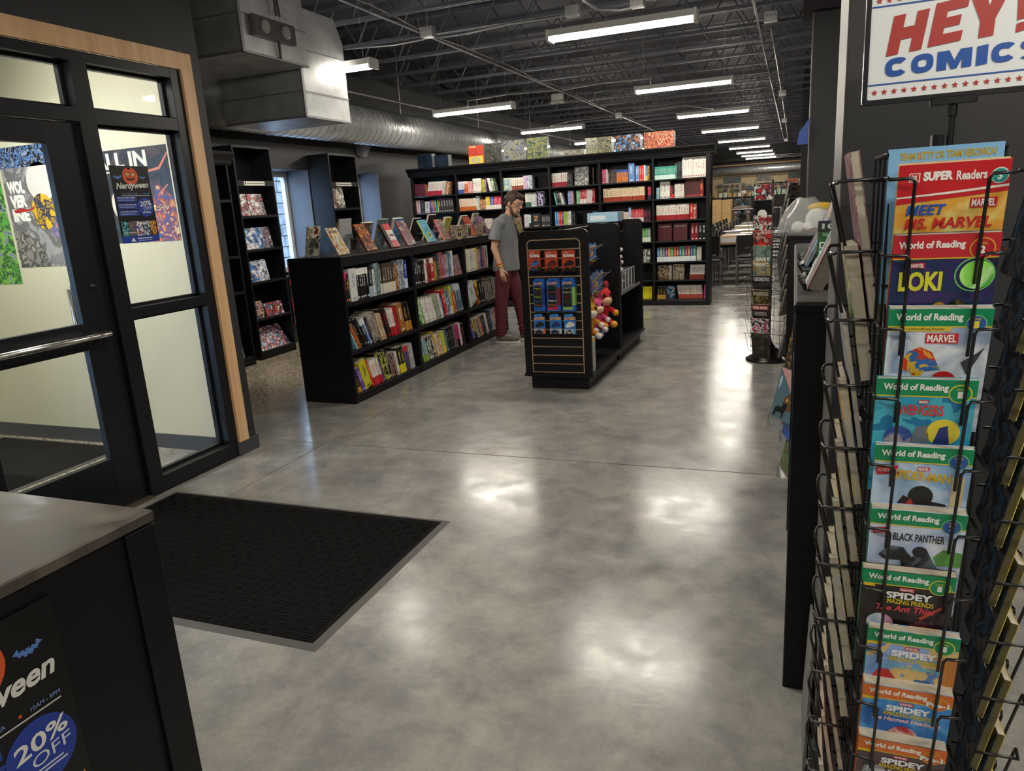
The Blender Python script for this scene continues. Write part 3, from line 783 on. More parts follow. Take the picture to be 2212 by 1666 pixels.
def book(M, t, d, h, col, acc, style, label, group=None, hard=False, lean=0.0, name='book', cat='book'):
    if group and group.endswith('on the tall bookcase') and t < .0475:
        # too many and too small to pick apart one by one: joined rows
        mt_ = M @ Matrix.Rotation(lean, 4, 'Y') @ Matrix.Diagonal((t, d, h, 1)); o0 = len(ROWS['v']); vs, fs, ms = BMD[1 if hard else 0]; sd = random.random()
        for v in vs:
            ROWS['v'].append(tuple(mt_ @ Vector(v))); ROWS['base'].append(C(col)); ROWS['accent'].append(C(acc)); ROWS['style'].append(float(style)); ROWS['seed'].append(sd); ROWS['local'].append((v[0], (v[1]+.02)/1.02, v[2]))
        ROWS['f'] += [tuple(i+o0 for i in f_) for f_ in fs]; ROWS['m'] += ms
        return None
    o = bpy.data.objects.new(name, BM[1 if hard else 0]); COL.objects.link(o)
    o.matrix_world = M @ Matrix.Rotation(lean, 4, 'Y') @ Matrix.Diagonal((t, d, h, 1))
    o.color = C(col); o['accent'] = list(C(acc)[:3]); o['style'] = float(style)
    tag(o, label, cat, group); return o
def row(M, x0, x1, runs, where, zs, back, hmax, gname, depth0=.02, fill=None):
    """runs: (n, colour, accent, thick, height, depth, lean_deg, style, description[, gap_before])"""
    x = x0; sc_ = 1.0
    if fill:
        tot = sum(r[0]*(r[3]/math.cos(R(r[6]*3.1))+.0012)+(r[9] if len(r) > 9 else 0) for r in runs)
        sc_ = min(1.75, max(.7, fill*(x1-x0)/tot))
    for r in runs:
        n, col, acc, t, h, dp, ld, stl, desc = r[:9]; t *= sc_
        gap = r[9] if len(r) > 9 else 0.0
        x += gap
        if ld < 0 and gname.endswith('low bookcases'): ld *= 3.1
        lean = R(ld); ca = math.cos(lean); sa = abs(math.sin(lean))
        h = min(h, (hmax-.006-t*sa)/ca)
        lab = desc+' '+where
        for i in range(n):
            tt = t*random.uniform(.93, 1.07) if n > 2 else t
            hh = h*(1+random.uniform(-.008, .004)) if n > 1 else h
            front = depth0+random.uniform(0, .012)
            if x+tt/ca > x1: return x
            if ld > 0: Ml = M @ Matrix.Translation((x, front, zs+tt*sa))
            else: Ml = M @ Matrix.Translation((x, front, zs))
            book(Ml, tt, min(dp, back-front-.01), hh, col, acc, stl, lab, (desc+', '+gname) if n > 1 else gname, h > .27, lean)
            x += tt/ca+.0012
    return x
def face_out(M, x, z, w, h, t, col, acc, style, label, group=None, tilt=8, y=.16, mat=None, title=None, tcol='#ffffff', trect=(.1, .9, .8, .93), name='book'):
    """book stood with its front cover to the aisle"""
    o = thing(name, label, 'book', group=group)
    o.matrix_world = M @ Matrix.Translation((x+w/2, y, z)) @ Matrix.Rotation(R(-tilt), 4, 'X')
    cover = MB(); cover.box(-w/2, w/2, 0, .002, 0, h); cover.box(-w/2, w/2, t-.002, t, 0, h); cover.box(-w/2, -w/2+.002, .002, t-.002, 0, h)
    c = cover.build('cover', mat or BOOKP, o); c.color = C(col); c['accent'] = list(C(acc)[:3]); c['style'] = float(style)
    MB().box(-w/2+.002, w/2-.002, .002, t-.002, .003, h-.003).build('page_block', PAPER, o)
    if title:
        f = Face(o, w, h); f.text(title, trect[0], trect[1], trect[2], trect[3], tcol, 1, .02)
    return o

# ================================================================= LOW BOOKCASES (facing the aisle)
def low_bookcase(label, M, w=1.235, d=.54, h=1.276, shelves=(.885, .465), z0=.075):
    o = thing('low_bookcase', label, 'bookcase'); o.matrix_world = M
    t = .022
    MB().bbox(0, t, 0, d, 0, h-.025, .003).build('side_panel', BLACK, o); MB().bbox(w-t, w, 0, d, 0, h-.025, .003).build('side_panel', BLACK, o)
    MB().bbox(-.0, w, -.004, d+.004, h-.025, h, .004).build('top', BLACK, o)
    MB().bbox(t, w-t, .0, .02, h-.085, h-.025, .002).build('fascia', BLACK, o)
    MB().box(t, w-t, .30, .31, z0, h-.025).build('back_panel', BLACK, o)
    for z in shelves: MB().bbox(t, w-t, .004, .30, z-.035, z, .002).build('shelf', BLACK, o)
    MB().bbox(t, w-t, .004, .30, z0-.03, z0, .002).build('shelf', BLACK, o)
    MB().bbox(t, w-t, .006, .024, 0, z0-.03, .002).build('plinth', BLACK, o)
    return o
LB = [Matrix.Translation((-3.523, 5.187+1.237*i, 0)) @ Matrix.Rotation(PI/2, 4, 'Z') for i in range(3)]
names = ['near-end black low bookcase with a plain side panel facing the doormat', 'middle black low bookcase of the three in the row', 'far black low bookcase behind the standing man']
for mtx, nm in zip(LB, names): low_bookcase(nm, mtx)
SH = [.885, .465, .075]; HM = [.30, .36, .33]
W3 = ['on the near-end low bookcase\'s %s', 'on the middle low bookcase\'s %s', 'on the far low bookcase\'s %s']
SN = ['upper shelf', 'middle shelf', 'bottom shelf']
K, Wh, Gy = '#141416', '#e6e2da', '#8c8a86'
rows_low = {
 (0, 0): [(1,'#2a1420','#e0307a',.03,.26,.17,0,2,'black book with a pink top spine'),(1,'#1c1a12','#e8cf20',.026,.24,.17,0,0,'black book with yellow spine lettering'),(1,'#d6d8da','#9aa0a8',.062,.28,.2,0,0,'thick pale grey hardback'),
   (5,'#1b1b1d','#efefe9',.022,.27,.18,0,2,'black paperback with white lettering block at the top'),(1,'#15171b','#9db2c6',.04,.28,.20,0,1,'tall black hardback with a pale blue picture'),(1,'#d9d6cc','#7b2c2c',.02,.24,.18,0,0,'narrow off-white paperback'),
   (1,'#8ea3b0','#4a5d50',.05,.29,.20,0,3,'blue-grey large art book'),(6,'#4a4038','#d8cfc0',.026,.275,.2,0,1,'brown-grey volume with a pale foot'),(1,'#b98a5a','#6a3c22',.03,.25,.18,0,3,'tan hardback'),(2,'#5c6470','#b9c2cc',.038,.285,.2,0,3,'slate blue large hardback'),(1,'#223a8c','#c8d4ee',.034,.27,.19,0,1,'royal blue hardback')],
 (0, 1): [(1,'#7fc4d8','#e8f4f6',.014,.2,.16,-9,0,'thin light blue paperback'),(2,'#d2742c','#2c1c14',.024,.25,.17,-9,3,'orange paperback leaning left'),(2,'#161616','#7a7a76',.03,.29,.18,-9,0,'black hardback leaning left'),(1,'#20242a','#d4dce4',.032,.26,.18,-8,2,'black book with a white picture spine'),
   (1,'#7c92c4','#e9ecf4',.026,.275,.18,-8,2,'light blue and white paperback'),(1,'#241c26','#8a6a9a',.028,.265,.18,-8,0,'dark purple paperback'),(1,'#a59c90','#6c5f52',.10,.265,.19,-6,3,'thick taupe slipcased set'),(3,'#d6be98','#8e4a32',.022,.265,.18,-6,0,'cream paperback with red-brown print'),
   (3,'#1d1618','#a4242c',.028,.30,.19,-6,0,'black hardback with red print'),(3,'#e2ddd4','#b82028',.030,.27,.19,-5,1,'white paperback with a red foot'),(2,'#b02430','#22141a',.022,.275,.19,-5,0,'red paperback'),(1,'#a4632c','#e4dccb',.085,.285,.2,-4,0,'brown card slipcase with a white label'),(3,'#1a1816','#c08a34',.032,.29,.2,-4,1,'black hardback with gold print')],
 (0, 2): [(2,'#14120f','#c4923c',.018,.17,.14,-7,1,'short black paperback with gold foot'),(2,'#6b4a98','#e4dcec',.018,.24,.17,-7,0,'purple and white paperback'),(1,'#c9c41c','#3e3c10',.075,.27,.19,-6,0,'thick lime yellow book'),(1,'#c43a20','#e8c23a',.022,.275,.18,-6,0,'red and yellow paperback'),
   (4,'#e6e0da','#c42834',.026,.255,.18,-6,1,'white paperback with red and purple bands'),(1,'#3a2c5c','#b8a8d0',.02,.25,.18,-6,0,'deep purple paperback'),(2,'#1b1b16','#cfcf3a',.03,.28,.18,-5,3,'black book with yellow picture'),(1,'#181a1c','#c6c6c2',.03,.30,.19,-5,0,'tall black hardback'),
   (3,'#3c2c2c','#b08a80',.022,.24,.17,-5,3,'dark brown picture paperback'),(2,'#dcd6ca','#3a3a3a',.02,.24,.17,-4,0,'off-white paperback'),(2,'#1c1c18','#e0d21a',.036,.27,.18,-4,1,'black hardback with bright yellow foot'),(2,'#3a4470','#c83038',.03,.25,.18,-3,2,'navy, white and red hardback'),(4,'#7a7678','#d8d2ce',.018,.26,.18,-3,3,'grey picture paperback')],
 (1, 0): [(3,'#24262a','#e8e6e0',.026,.27,.18,0,0,'black and white paperback'),(4,'#1a1a1c','#c9c5bd',.024,.235,.17,0,0,'black paperback with small white titles'),(1,'#e2ded6','#c05a4a',.032,.24,.18,0,0,'plain white paperback'),(2,'#2c1e1c','#b83a30',.03,.24,.17,0,3,'black paperback with red picture'),(2,'#b42a2c','#f0e8e0',.034,.24,.18,0,2,'red and white striped paperback'),
   (2,'#b48c3c','#5a2c26',.026,.25,.18,0,2,'mustard and maroon paperback'),(1,'#1e4a5e','#9fc4d0',.03,.27,.19,0,0,'teal hardback'),(2,'#94503a','#d8b8a0',.03,.285,.19,0,0,'brick brown hardback'),(1,'#6a5aa0','#d8d0e8',.02,.28,.18,0,0,'violet paperback'),(1,'#c44a5c','#f0d0d4',.024,.25,.18,0,0,'pink paperback'),(3,'#6c6a70','#c8c4c8',.024,.25,.18,0,3,'grey paperback'),(1,'#4a7088','#c0d4de',.05,.26,.19,0,0,'steel blue hardback'),(1,'#e4e2da','#8a8a86',.024,.28,.19,0,0,'tall thin white paperback')],
 (1, 1): [(1,'#5ea23a','#d8ecd0',.05,.27,.19,-7,3,'bright green hardback'),(5,'#e8e4dc','#b08a9a',.034,.27,.19,-7,0,'white paperback from a set with coloured dots'),(2,'#9aa890','#5c6a56',.034,.265,.18,-7,0,'sage green paperback'),(1,'#e6e4de','#1c1c1c',.036,.275,.18,-6,0,'white paperback with black lettering'),(1,'#2c2450','#b8a8d8',.03,.27,.18,-6,0,'dark violet paperback'),(1,'#cc2a26','#f0d8d0',.042,.31,.2,-6,0,'tall bright red hardback'),
   (2,'#34506c','#c8d4de',.026,.27,.18,-6,3,'blue picture paperback'),(1,'#8a8c92','#e0e0e0',.04,.285,.19,-5,1,'grey hardback'),(1,'#c8cc3c','#6a6a1c',.03,.325,.2,-5,0,'tall yellow-green hardback'),(1,'#c85a30','#f0d8c0',.05,.24,.18,-5,0,'rust orange paperback'),(3,'#587084','#c0ccd6',.032,.325,.2,-5,2,'slate blue tall hardback')],
 (1, 2): [(3,'#86a8b8','#8ab048',.024,.24,.17,-6,1,'light blue and green paperback'),(3,'#1c1c1e','#d8d4cc',.034,.265,.18,-6,3,'black and white picture paperback'),(1,'#e0b018','#5c4a10',.018,.29,.18,-5,0,'thin tall yellow paperback'),(1,'#dedad2','#8a6a4a',.018,.25,.18,-5,0,'thin white paperback'),(3,'#b4824a','#f0e0c8',.022,.245,.18,-5,3,'tan picture paperback'),(2,'#b4c43c','#e4c83c',.032,.25,.18,-5,1,'lime and yellow paperback'),(1,'#4a7898','#c8dce8',.026,.25,.18,-5,0,'sky blue paperback'),
   (3,'#161618','#8a8680',.034,.275,.19,-5,0,'plain black hardback'),(2,'#3c2e34','#9a808a',.026,.265,.18,-4,3,'dusky picture paperback'),(2,'#c4347c','#2a1420',.022,.265,.18,-4,1,'magenta paperback'),(1,'#e0dae0','#c44a8c',.034,.27,.18,-4,0,'white and pink paperback'),(2,'#2a1c1c','#a83a38',.022,.255,.18,-4,0,'black and dark red paperback')],
 (2, 0): [(2,'#e4dfd2','#e0c81c',.046,.265,.19,0,0,'white hardback with yellow lettering'),(3,'#e2ddd4','#6a6a68',.044,.26,.19,0,0,'white hardback with grey lettering'),(1,'#dcd29a','#d4b81c',.05,.262,.19,0,2,'white hardback with a yellow top'),(2,'#b86a78','#e8d0b0',.026,.24,.18,0,3,'pink picture paperback'),(2,'#6a5c88','#c8c0d8',.03,.24,.18,0,0,'muted purple paperback'),(1,'#a83a2a','#e8c8b8',.04,.245,.18,0,0,'brick red paperback'),(2,'#b8b6b2','#5a5a5a',.032,.27,.18,0,0,'light grey paperback')],
 (2, 1): [(1,'#d8dee2','#4aa04a',.11,.26,.19,-7,0,'wide white hardback with a green emblem'),(1,'#a85a24','#221814',.026,.27,.18,-7,0,'orange-brown paperback'),(1,'#1c1a14','#e4c820',.036,.29,.18,-7,2,'black hardback with a yellow spine title'),(2,'#181818','#b8b4ac',.036,.30,.19,-6,0,'plain black book'),(2,'#a8949a','#3a2a3a',.03,.26,.18,-6,3,'mauve picture paperback'),(2,'#6c675c','#c8c2b4',.036,.29,.18,-6,0,'taupe grey paperback'),(2,'#5c564a','#b8b0a0',.03,.295,.18,-5,3,'brown-grey paperback'),(1,'#3c4a8c','#c8389c',.034,.25,.18,-5,1,'blue and magenta paperback'),(2,'#70809a','#d8d0d8',.032,.25,.18,-5,3,'pale blue picture paperback')],
 (2, 2): [(1,'#5a4a94','#c8c0e0',.055,.24,.18,-8,0,'lavender purple paperback'),(1,'#d8a824','#1c1a14',.03,.26,.18,-8,1,'yellow and black paperback'),(4,'#b8b0a4','#4a4a48',.022,.255,.18,-7,3,'beige picture paperback'),(2,'#b0502e','#e8c8a8',.026,.26,.18,-7,0,'burnt orange paperback'),(2,'#33303a','#a49cae',.032,.26,.18,-6,0,'charcoal paperback'),(2,'#dedad4','#2c2c2c',.022,.265,.18,-6,0,'white paperback'),(3,'#1a1b1e','#909090',.03,.275,.18,-6,0,'black hardback'),(1,'#5474a0','#d0d8e8',.045,.29,.19,-6,0,'mid blue hardback'),(2,'#c46a5a','#f0e0d0',.022,.27,.18,-5,3,'salmon and white paperback'),(2,'#5c1c24','#d8c8c0',.045,.27,.18,-5,0,'maroon hardback'),(4,'#e0dbd0','#8c2c2c',.028,.265,.18,-5,0,'cream paperback')],
}
for (bi, si), runs in rows_low.items():
    # leaning-left rows rest against the left side: start far enough in for the first tilted book
    lean0 = runs[0][6]; xs0 = .028
    if lean0 < 0: xs0 += min(runs[0][4], HM[si])*math.sin(R(-lean0*3.1))+.004
    row(LB[bi], xs0, 1.205, runs, W3[bi] % SN[si], SH[si], .295, HM[si], 'books on the low bookcases', fill={(2, 0): .60, (1, 0): .80}.get((bi, si), .96))
face_out(LB[1], .99, SH[0], .19, .225, .02, '#c8c4cc', '#5a4a7a', 3, 'pale picture book standing face out at the end of the middle bookcase', tilt=10, y=.02, mat=art('art_lilac', ['#d8d6da','#5a5068','#8a7a9c','#c87a3a','#3a3448','#e2dee2'], 9, seed=2))

# low bookcases at the right of the aisle
MR = [Matrix.Translation((.012, 2.232+1.237*(i+1), 0)) @ Matrix.Rotation(-PI/2, 4, 'Z') for i in range(2)]
low_bookcase('black low bookcase behind the near pier with slanted books on top', MR[0], d=.45)
low_bookcase('second black low bookcase behind the near pier', MR[1], d=.45)
MR2 = Matrix.Translation((-.03, 5.62+1.237, 0)) @ Matrix.Rotation(-PI/2, 4, 'Z')
low_bookcase('black low bookcase beyond the pier carrying the plastic bag', MR2, d=.45)
for i, o_ in enumerate(MR): pass
TP = thing('worn_shelf_board', 'worn dark grey board lying on the bookcase behind the near pier', 'board', (.014, 2.24, 1.2765))
MB().bbox(0, .44, 0, 2.46, 0, .006, .002).build('board', TOPWORN, TP)

# ================================================================= TALL BOOKCASE ACROSS THE BACK
TB = Matrix.Translation((-5.965, 11.04, 0)); TW = 4.83
o = thing('tall_bookcase', 'long black tall bookcase with moulded cornice filled with colourful books', 'bookcase'); o.matrix_world = TB
zs = [.0915, .380, .656, .958, 1.263, 1.577, 1.851]; div = [-5.945, -5.146, -4.353, -3.551, -2.758, -1.955, -1.165]
dv = [x+5.965 for x in div]
MB().bbox(0, .035, 0, .32, 0, 2.17, .004).build('side_panel', BLACK, o); MB().bbox(TW-.06, TW, -.01, .32, 0, 2.17, .004).build('side_panel', BLACK, o)
for x in dv[1:-1]: MB().bbox(x-.016, x+.016, 0, .31, .09, 2.17, .003).build('divider', BLACK, o)
MB().box(0, TW, .31, .325, 0, 2.2).build('back_panel', BLACK, o)
MB().bbox(0, TW, -.006, .02, 0, .07, .004).build('plinth', BLACK, o)
edge = solid('shelf_glass_edge', (.018, .022, .022, 1), .25)
for i in range(6):
    a, b2 = dv[i]+.017, dv[i+1]-.017
    for z in zs: MB().box(a, b2, .004, .31, z-.02, z).build('shelf', edge, o)
    MB().box(a, b2, .004, .31, 2.15, 2.17).build('shelf', BLACK, o)
prof = [(-.005, 2.165), (-.012, 2.175), (-.012, 2.20), (-.03, 2.205), (-.034, 2.225), (-.06, 2.25), (-.075, 2.27), (-.085, 2.275), (-.085, 2.292), (.325, 2.292), (.325, 2.165)]
vs = [(-.03, p[0], p[1]) for p in prof]+[(TW+.06, p[0], p[1]) for p in prof]; n = len(prof)
MB().add(vs, [tuple(range(n)), tuple(range(2*n-1, n-1, -1))]+[((i+1) % n, i, n+i, n+(i+1) % n) for i in range(n)]).build('cornice', BLACK, o)
HB = [zs[i+1]-zs[i]-.025 for i in range(6)]+[2.15-zs[6]-.003]
BN = ['leftmost bay', 'second bay', 'third bay', 'fourth bay', 'fifth bay', 'right end bay']
LN = ['bottom shelf', 'sixth shelf', 'fifth shelf', 'fourth shelf', 'third shelf', 'second shelf', 'top shelf']
V = .17  # manga height
rt = {
 (0,6): [(9,'#6c2630','#2c3c6c',.021,.20,.13,0,0,'dark red paperback'),(1,'#b07a3a','#5c2c18',.016,.18,.13,-4,0,'thin ochre paperback'),(12,'#e6e2dc','#b83040',.021,.225,.14,13,1,'white paperback leaning right with red foot'),(2,'#d8d0c4','#2c2420',.021,.225,.14,13,0,'cream and black leaning paperback'),(1,'#a0623a','#e0c0a0',.05,.205,.14,15,3,'tan cover book leaning right',.02)],
 (0,5): [(2,'#e8c8d0','#d05a8a',.035,.215,.14,0,0,'pink and white paperback'),(1,'#1e1e1e','#6a6a6a',.075,.20,.14,0,0,'black boxed set',.01),(1,'#d4d0ca','#4a4a48',.085,.185,.14,3,0,'off-white wide paperback'),(1,'#4a3c94','#d8d0f0',.016,.20,.13,-9,0,'purple thin paperback',.03),(2,'#7a6ac0','#e8d8e8',.016,.20,.13,-9,0,'lilac thin paperback'),(1,'#d87a2c','#fbe8d0',.016,.20,.13,-9,0,'orange thin paperback'),(1,'#c84a4a','#fbe8d0',.016,.20,.13,-9,0,'coral thin paperback'),(1,'#1c8a80','#d0f0e8',.035,.205,.13,-8,0,'teal paperback'),(1,'#d4c440','#6a6020',.016,.19,.13,0,0,'yellow thin paperback'),(6,'#3c3638','#d8d4d0',.043,.22,.14,0,0,'dark grey thick volume with white title')],
 (0,4): [(4,'#5a2c34','#d0c0b0',.022,.17,.13,0,0,'plum paperback',.30),(1,'#c8c0b4','#5a5a58',.05,.165,.13,0,0,'beige paperback'),(5,'#3a3638','#d8d4d0',.022,.18,.13,0,0,'charcoal and white paperback',.02)],
 (1,6): [(4,'#d8d8e0','#3c5a9c',.026,.19,.13,0,1,'white paperback with blue picture'),(3,'#c05a30','#e4dcd0',.018,.19,.13,0,2,'orange-topped paperback'),(4,'#dcb8a8','#c83a4a',.022,.185,.13,0,3,'peach picture paperback'),(5,'#dedad2','#3a3a3a',.027,.22,.14,0,0,'white paperback with black spine marks',.01),(1,'#6a6c2c','#c8c43c',.075,.20,.14,0,3,'olive striped box set'),(1,'#6a3a94','#d8c8e8',.018,.215,.14,0,0,'violet thin paperback'),(2,'#d8d8c8','#4a6a3a',.022,.21,.14,-11,0,'pale green leaning paperback',.05),(1,'#54664e','#c8d0c0',.05,.2,.14,-9,3,'moss green paperback')],
 (1,5): [(17,'#e0d2bc','#c86a2c',.0165,.195,.13,0,1,'cream paperback with an orange band'),(1,'#d4dcdc','#5a8a94',.035,.225,.14,0,0,'pale aqua hardback'),(1,'#9a9ca0','#dcdce0',.03,.21,.14,0,0,'grey hardback'),(1,'#c8a04a','#7a3a5a',.10,.16,.13,0,3,'gold picture box set'),(3,'#d8b820','#e4dcd0',.022,.20,.13,0,1,'yellow paperback'),(3,'#3a4a9c','#e4dcd0',.022,.20,.13,0,1,'cobalt paperback'),(6,'#c83048','#e8d8d8',.022,.20,.13,0,1,'crimson paperback')],
 (1,4): [(5,'#2c2c30','#d8d4d0',.024,.18,.13,0,0,'black paperback with white title',.30),(6,'#c8c0b8','#5a4a4a',.022,.17,.13,0,0,'stone coloured paperback')],
 (2,6): [(1,'#b8c0a4','#4a7ab0',.135,.19,.14,0,3,'green picture box set'),(12,'#e0d8cc','#8a4a3a',.0155,.185,.13,0,1,'ivory paperback with a brown foot'),(2,'#e0c0cc','#8a6ab0',.032,.205,.14,0,3,'pink picture hardback'),(1,'#d0d4d8','#5a6a8a',.075,.205,.14,0,3,'pale grey figure-printed box set')],
 (2,5): [(2,'#e2deda','#2c2c2c',.024,.2,.13,0,0,'white paperback with a square logo',.01),(6,'#c8c4bc','#5a5a58',.03,.20,.13,0,0,'light grey paperback',.02),(3,'#dadad2','#3a5a4a',.032,.215,.14,0,1,'white hardback with dark foot',.09),(1,'#b0b2b4','#e8e8e8',.09,.215,.14,0,0,'plain grey box set'),(1,'#2c2a34','#b8a8d0',.13,.23,.14,0,3,'black and violet picture hardback')],
 (2,4): [(3,'#d0ccd4','#5a4a6a',.024,.2,.13,0,0,'lavender grey paperback',.32),(1,'#cfe0da','#3a3a3a',.035,.19,.13,0,1,'mint paperback'),(1,'#2c2c2e','#c8a080',.16,.205,.13,0,0,'black box set with a picture band',.005),(9,'#48464a','#e4e0dc',.0185,.175,.13,0,0,'grey paperback with white title',.012)],
 (3,6): [(16,'#d8d4d0','#a0303c',.0145,.205,.13,1,1,'white paperback with red band and black foot'),(2,'#2a2a2c','#8a8a8c',.03,.185,.13,0,0,'black box volume',.006),(1,'#16161a','#b04a5a',.026,.245,.14,0,0,'tall black hardback',.33)],
 (3,5): [(1,'#5ac0a4','#e0f0e8',.022,.20,.13,-12,0,'mint leaning paperback',.06),(3,'#2a2c30','#cfd4d8',.022,.22,.13,-12,0,'black leaning paperback with white title'),(2,'#d8d8d4','#3a3a3a',.018,.19,.13,-14,0,'white leaning paperback'),(2,'#4a6ab8','#d0c8e8',.022,.205,.13,0,3,'blue picture paperback',.06),(2,'#8a4a6a','#e8d0dc',.02,.20,.13,0,3,'mauve paperback'),(2,'#7cb890','#e8f0e8',.026,.2,.13,0,0,'pale green paperback',.05),(4,'#c03038','#f0dcd8',.0235,.205,.13,0,1,'red paperback'),(3,'#d8d4d0','#c87a80',.03,.205,.13,0,0,'white thick paperback'),(2,'#a82c3a','#e8d0d0',.022,.215,.13,0,0,'deep red paperback')],
 (3,4): [(2,'#5aa0d8','#e0ecf4',.03,.215,.14,0,0,'sky blue paperback',.03),(2,'#d0402c','#f4e0d8',.028,.215,.14,0,0,'vermilion paperback'),(1,'#5a50b0','#e0dcf0',.028,.21,.14,0,0,'indigo paperback'),(2,'#a8cc3c','#3a4a18',.028,.21,.14,0,0,'lime green paperback'),(2,'#dcdad4','#3a3a3a',.028,.215,.14,0,0,'white paperback with black mark'),(2,'#26262a','#6a6a6e',.03,.20,.14,0,0,'charcoal hardback'),(3,'#4a90c0','#1c2c3c',.024,.18,.13,0,0,'cyan paperback',.28)],
 (4,6): [(2,'#d85a84','#f4d8e0',.03,.205,.14,0,0,'hot pink paperback',.01),(1,'#e8e0dc','#c83a4a',.012,.205,.14,0,0,'thin white paperback'),(5,'#d8823a','#3a5aa8',.033,.185,.14,0,2,'orange and blue paperback',.15),(1,'#6a90c8','#dce6f2',.088,.27,.15,0,0,'blue box set',.01),(2,'#6a9ad8','#e8f0fa',.026,.22,.14,0,0,'light blue paperback',.015),(2,'#d83a34','#f4dcd4',.034,.22,.14,0,0,'scarlet paperback'),(1,'#e8e4dc','#c8a03a',.024,.22,.14,0,0,'white and gold paperback'),(1,'#4a88c8','#e0b83a',.03,.21,.14,0,1,'blue paperback with yellow foot'),(1,'#d0a860','#2c2c3a',.026,.21,.14,0,3,'golden picture paperback')],
 (4,5): [(14,'#e2d2ae','#a0402c',.0435,.20,.14,0,1,'cream volume with a red-brown figure band',.02),(4,'#c8404c','#3a2a4a',.023,.19,.13,0,1,'red and purple paperback',.05)],
 (4,4): [(9,'#dcd4c4','#6a5a4a',.0195,.145,.12,0,0,'small cream paperback',.02),(5,'#c09a5a','#a03a34',.024,.165,.13,3,3,'tan picture paperback'),(4,'#d8d0c8','#c85a5a',.017,.15,.12,0,0,'small white paperback'),(1,'#8ab4e0','#f0f4fa',.036,.215,.14,0,1,'pale blue tall paperback'),(8,'#c83440','#f0dcd8',.0225,.185,.13,0,1,'red paperback with white foot'),(5,'#3a2630','#c83a5a',.021,.165,.13,0,0,'black and red paperback')],
 (4,3): [(1,'#4a3a94','#d8d0e8',.022,.18,.13,0,0,'purple paperback',.585),(3,'#5ca84a','#e8f0e0',.024,.20,.13,0,1,'green paperback'),(2,'#8aa8a0','#e8f0e0',.022,.20,.13,0,1,'grey-green paperback')],
 (4,2): [(1,'#d4d2cc','#3a3a3a',.10,.19,.12,0,3,'white and grey picture book standing alone',.62)],
 (4,0): [(5,'#e0d418','#5a5410',.034,.19,.13,0,0,'bright yellow paperback',.57)],
 (5,6): [(16,'#3c9484','#c8e4dc',.0175,.185,.13,0,1,'teal paperback with a picture foot'),(1,'#2c7468','#c8e4dc',.022,.21,.13,0,0,'tall dark teal paperback'),(3,'#2e2e32','#5a5a5e',.023,.235,.14,0,0,'dark grey hardback',.005),(11,'#e0ddd6','#a03a3a',.0345,.285,.15,0,0,'tall white volume')],
 (5,5): [(2,'#3a8098','#d8e8ec',.022,.16,.13,0,3,'blue-green paperback',.02),(3,'#e4e0d8','#1c1c1c',.044,.24,.14,0,0,'white hardback with black pattern',.01),(1,'#b02c30','#f0d8d0',.02,.18,.13,0,0,'small red paperback',.006),(1,'#1e1c1e','#c83a3a',.032,.18,.13,0,1,'black paperback with red foot'),(6,'#dcd8d0','#5a5a58',.0215,.2,.13,0,0,'white numbered paperback',.008)],
 (5,4): [(12,'#e2ddd4','#a02c30',.0375,.225,.14,0,1,'white numbered volume with ink picture foot',.02),(1,'#c02c2c','#f4d8a8',.05,.225,.14,0,0,'red hardback with gold print',.01),(1,'#8c2228','#d8b0a8',.05,.215,.14,0,3,'dark red picture hardback')],
 (5,3): [(2,'#8c2434','#f0e4dc',.052,.245,.14,0,0,'maroon hardback with large white spine title',.52),(3,'#1c1e24','#d8e4ec',.052,.245,.14,0,0,'black hardback with large white spine title')],
 (5,2): [(1,'#3a78b8','#e8f0f4',.04,.205,.14,0,1,'blue numbered hardback',.02),(1,'#8a9a9c','#e8f0f4',.04,.205,.14,0,1,'grey numbered hardback'),(1,'#6c7880','#e8f0f4',.04,.205,.14,0,1,'slate numbered hardback'),(1,'#8c2c74','#e8f0f4',.04,.207,.14,0,1,'purple numbered hardback'),(1,'#c88a24','#e8f0f4',.04,.207,.14,0,1,'amber numbered hardback'),(1,'#3a8c4c','#e8f0f4',.04,.209,.14,0,1,'green numbered hardback'),(1,'#c8502c','#e8f0f4',.04,.21,.14,0,1,'orange numbered hardback'),(1,'#b8402c','#e8f0f4',.04,.21,.14,0,1,'rust numbered hardback'),(1,'#1c8a9c','#e8f0f4',.04,.212,.14,0,1,'turquoise numbered hardback'),(1,'#4a9a5c','#e8f0f4',.04,.214,.14,0,1,'leaf green numbered hardback'),(1,'#a02c6c','#e8f0f4',.04,.214,.14,0,1,'magenta numbered hardback'),(1,'#a8742c','#e8f0f4',.04,.215,.14,0,1,'brown-gold numbered hardback'),(1,'#2c4c9c','#e8f0f4',.04,.217,.14,0,1,'navy numbered hardback'),(1,'#2c8c5c','#e8f0f4',.04,.218,.14,0,1,'emerald numbered hardback'),(3,'#d4d0c4','#5a6a5a',.022,.20,.14,0,0,'pale thin hardback',.008)],
 (5,1): [(8,'#d4d0cc','#8a3a2c',.026,.215,.13,4,1,'white paperback with a red and black foot',.50)],
 (5,0): [(3,'#1c2420','#c89a3c',.042,.185,.13,0,1,'black paperback with gold number',.015),(14,'#cfc6bc','#b04a3a',.0235,.20,.13,-8,1,'cream paperback leaning left with red foot',.20),(1,'#c8348c','#f0d0e0',.022,.2,.13,0,0,'bright pink paperback',.01),(1,'#3a50b8','#d0d8f0',.022,.2,.13,0,0,'bright blue paperback'),(1,'#d8c820','#5a5410',.022,.2,.13,0,0,'lemon paperback'),(1,'#3aa04a','#d0f0d4',.022,.2,.13,0,0,'bright green paperback'),(1,'#7acce0','#e0f4f8',.022,.2,.13,0,0,'aqua paperback'),(1,'#c03030','#f0d0d0',.022,.2,.13,0,0,'bright red paperback')],
}
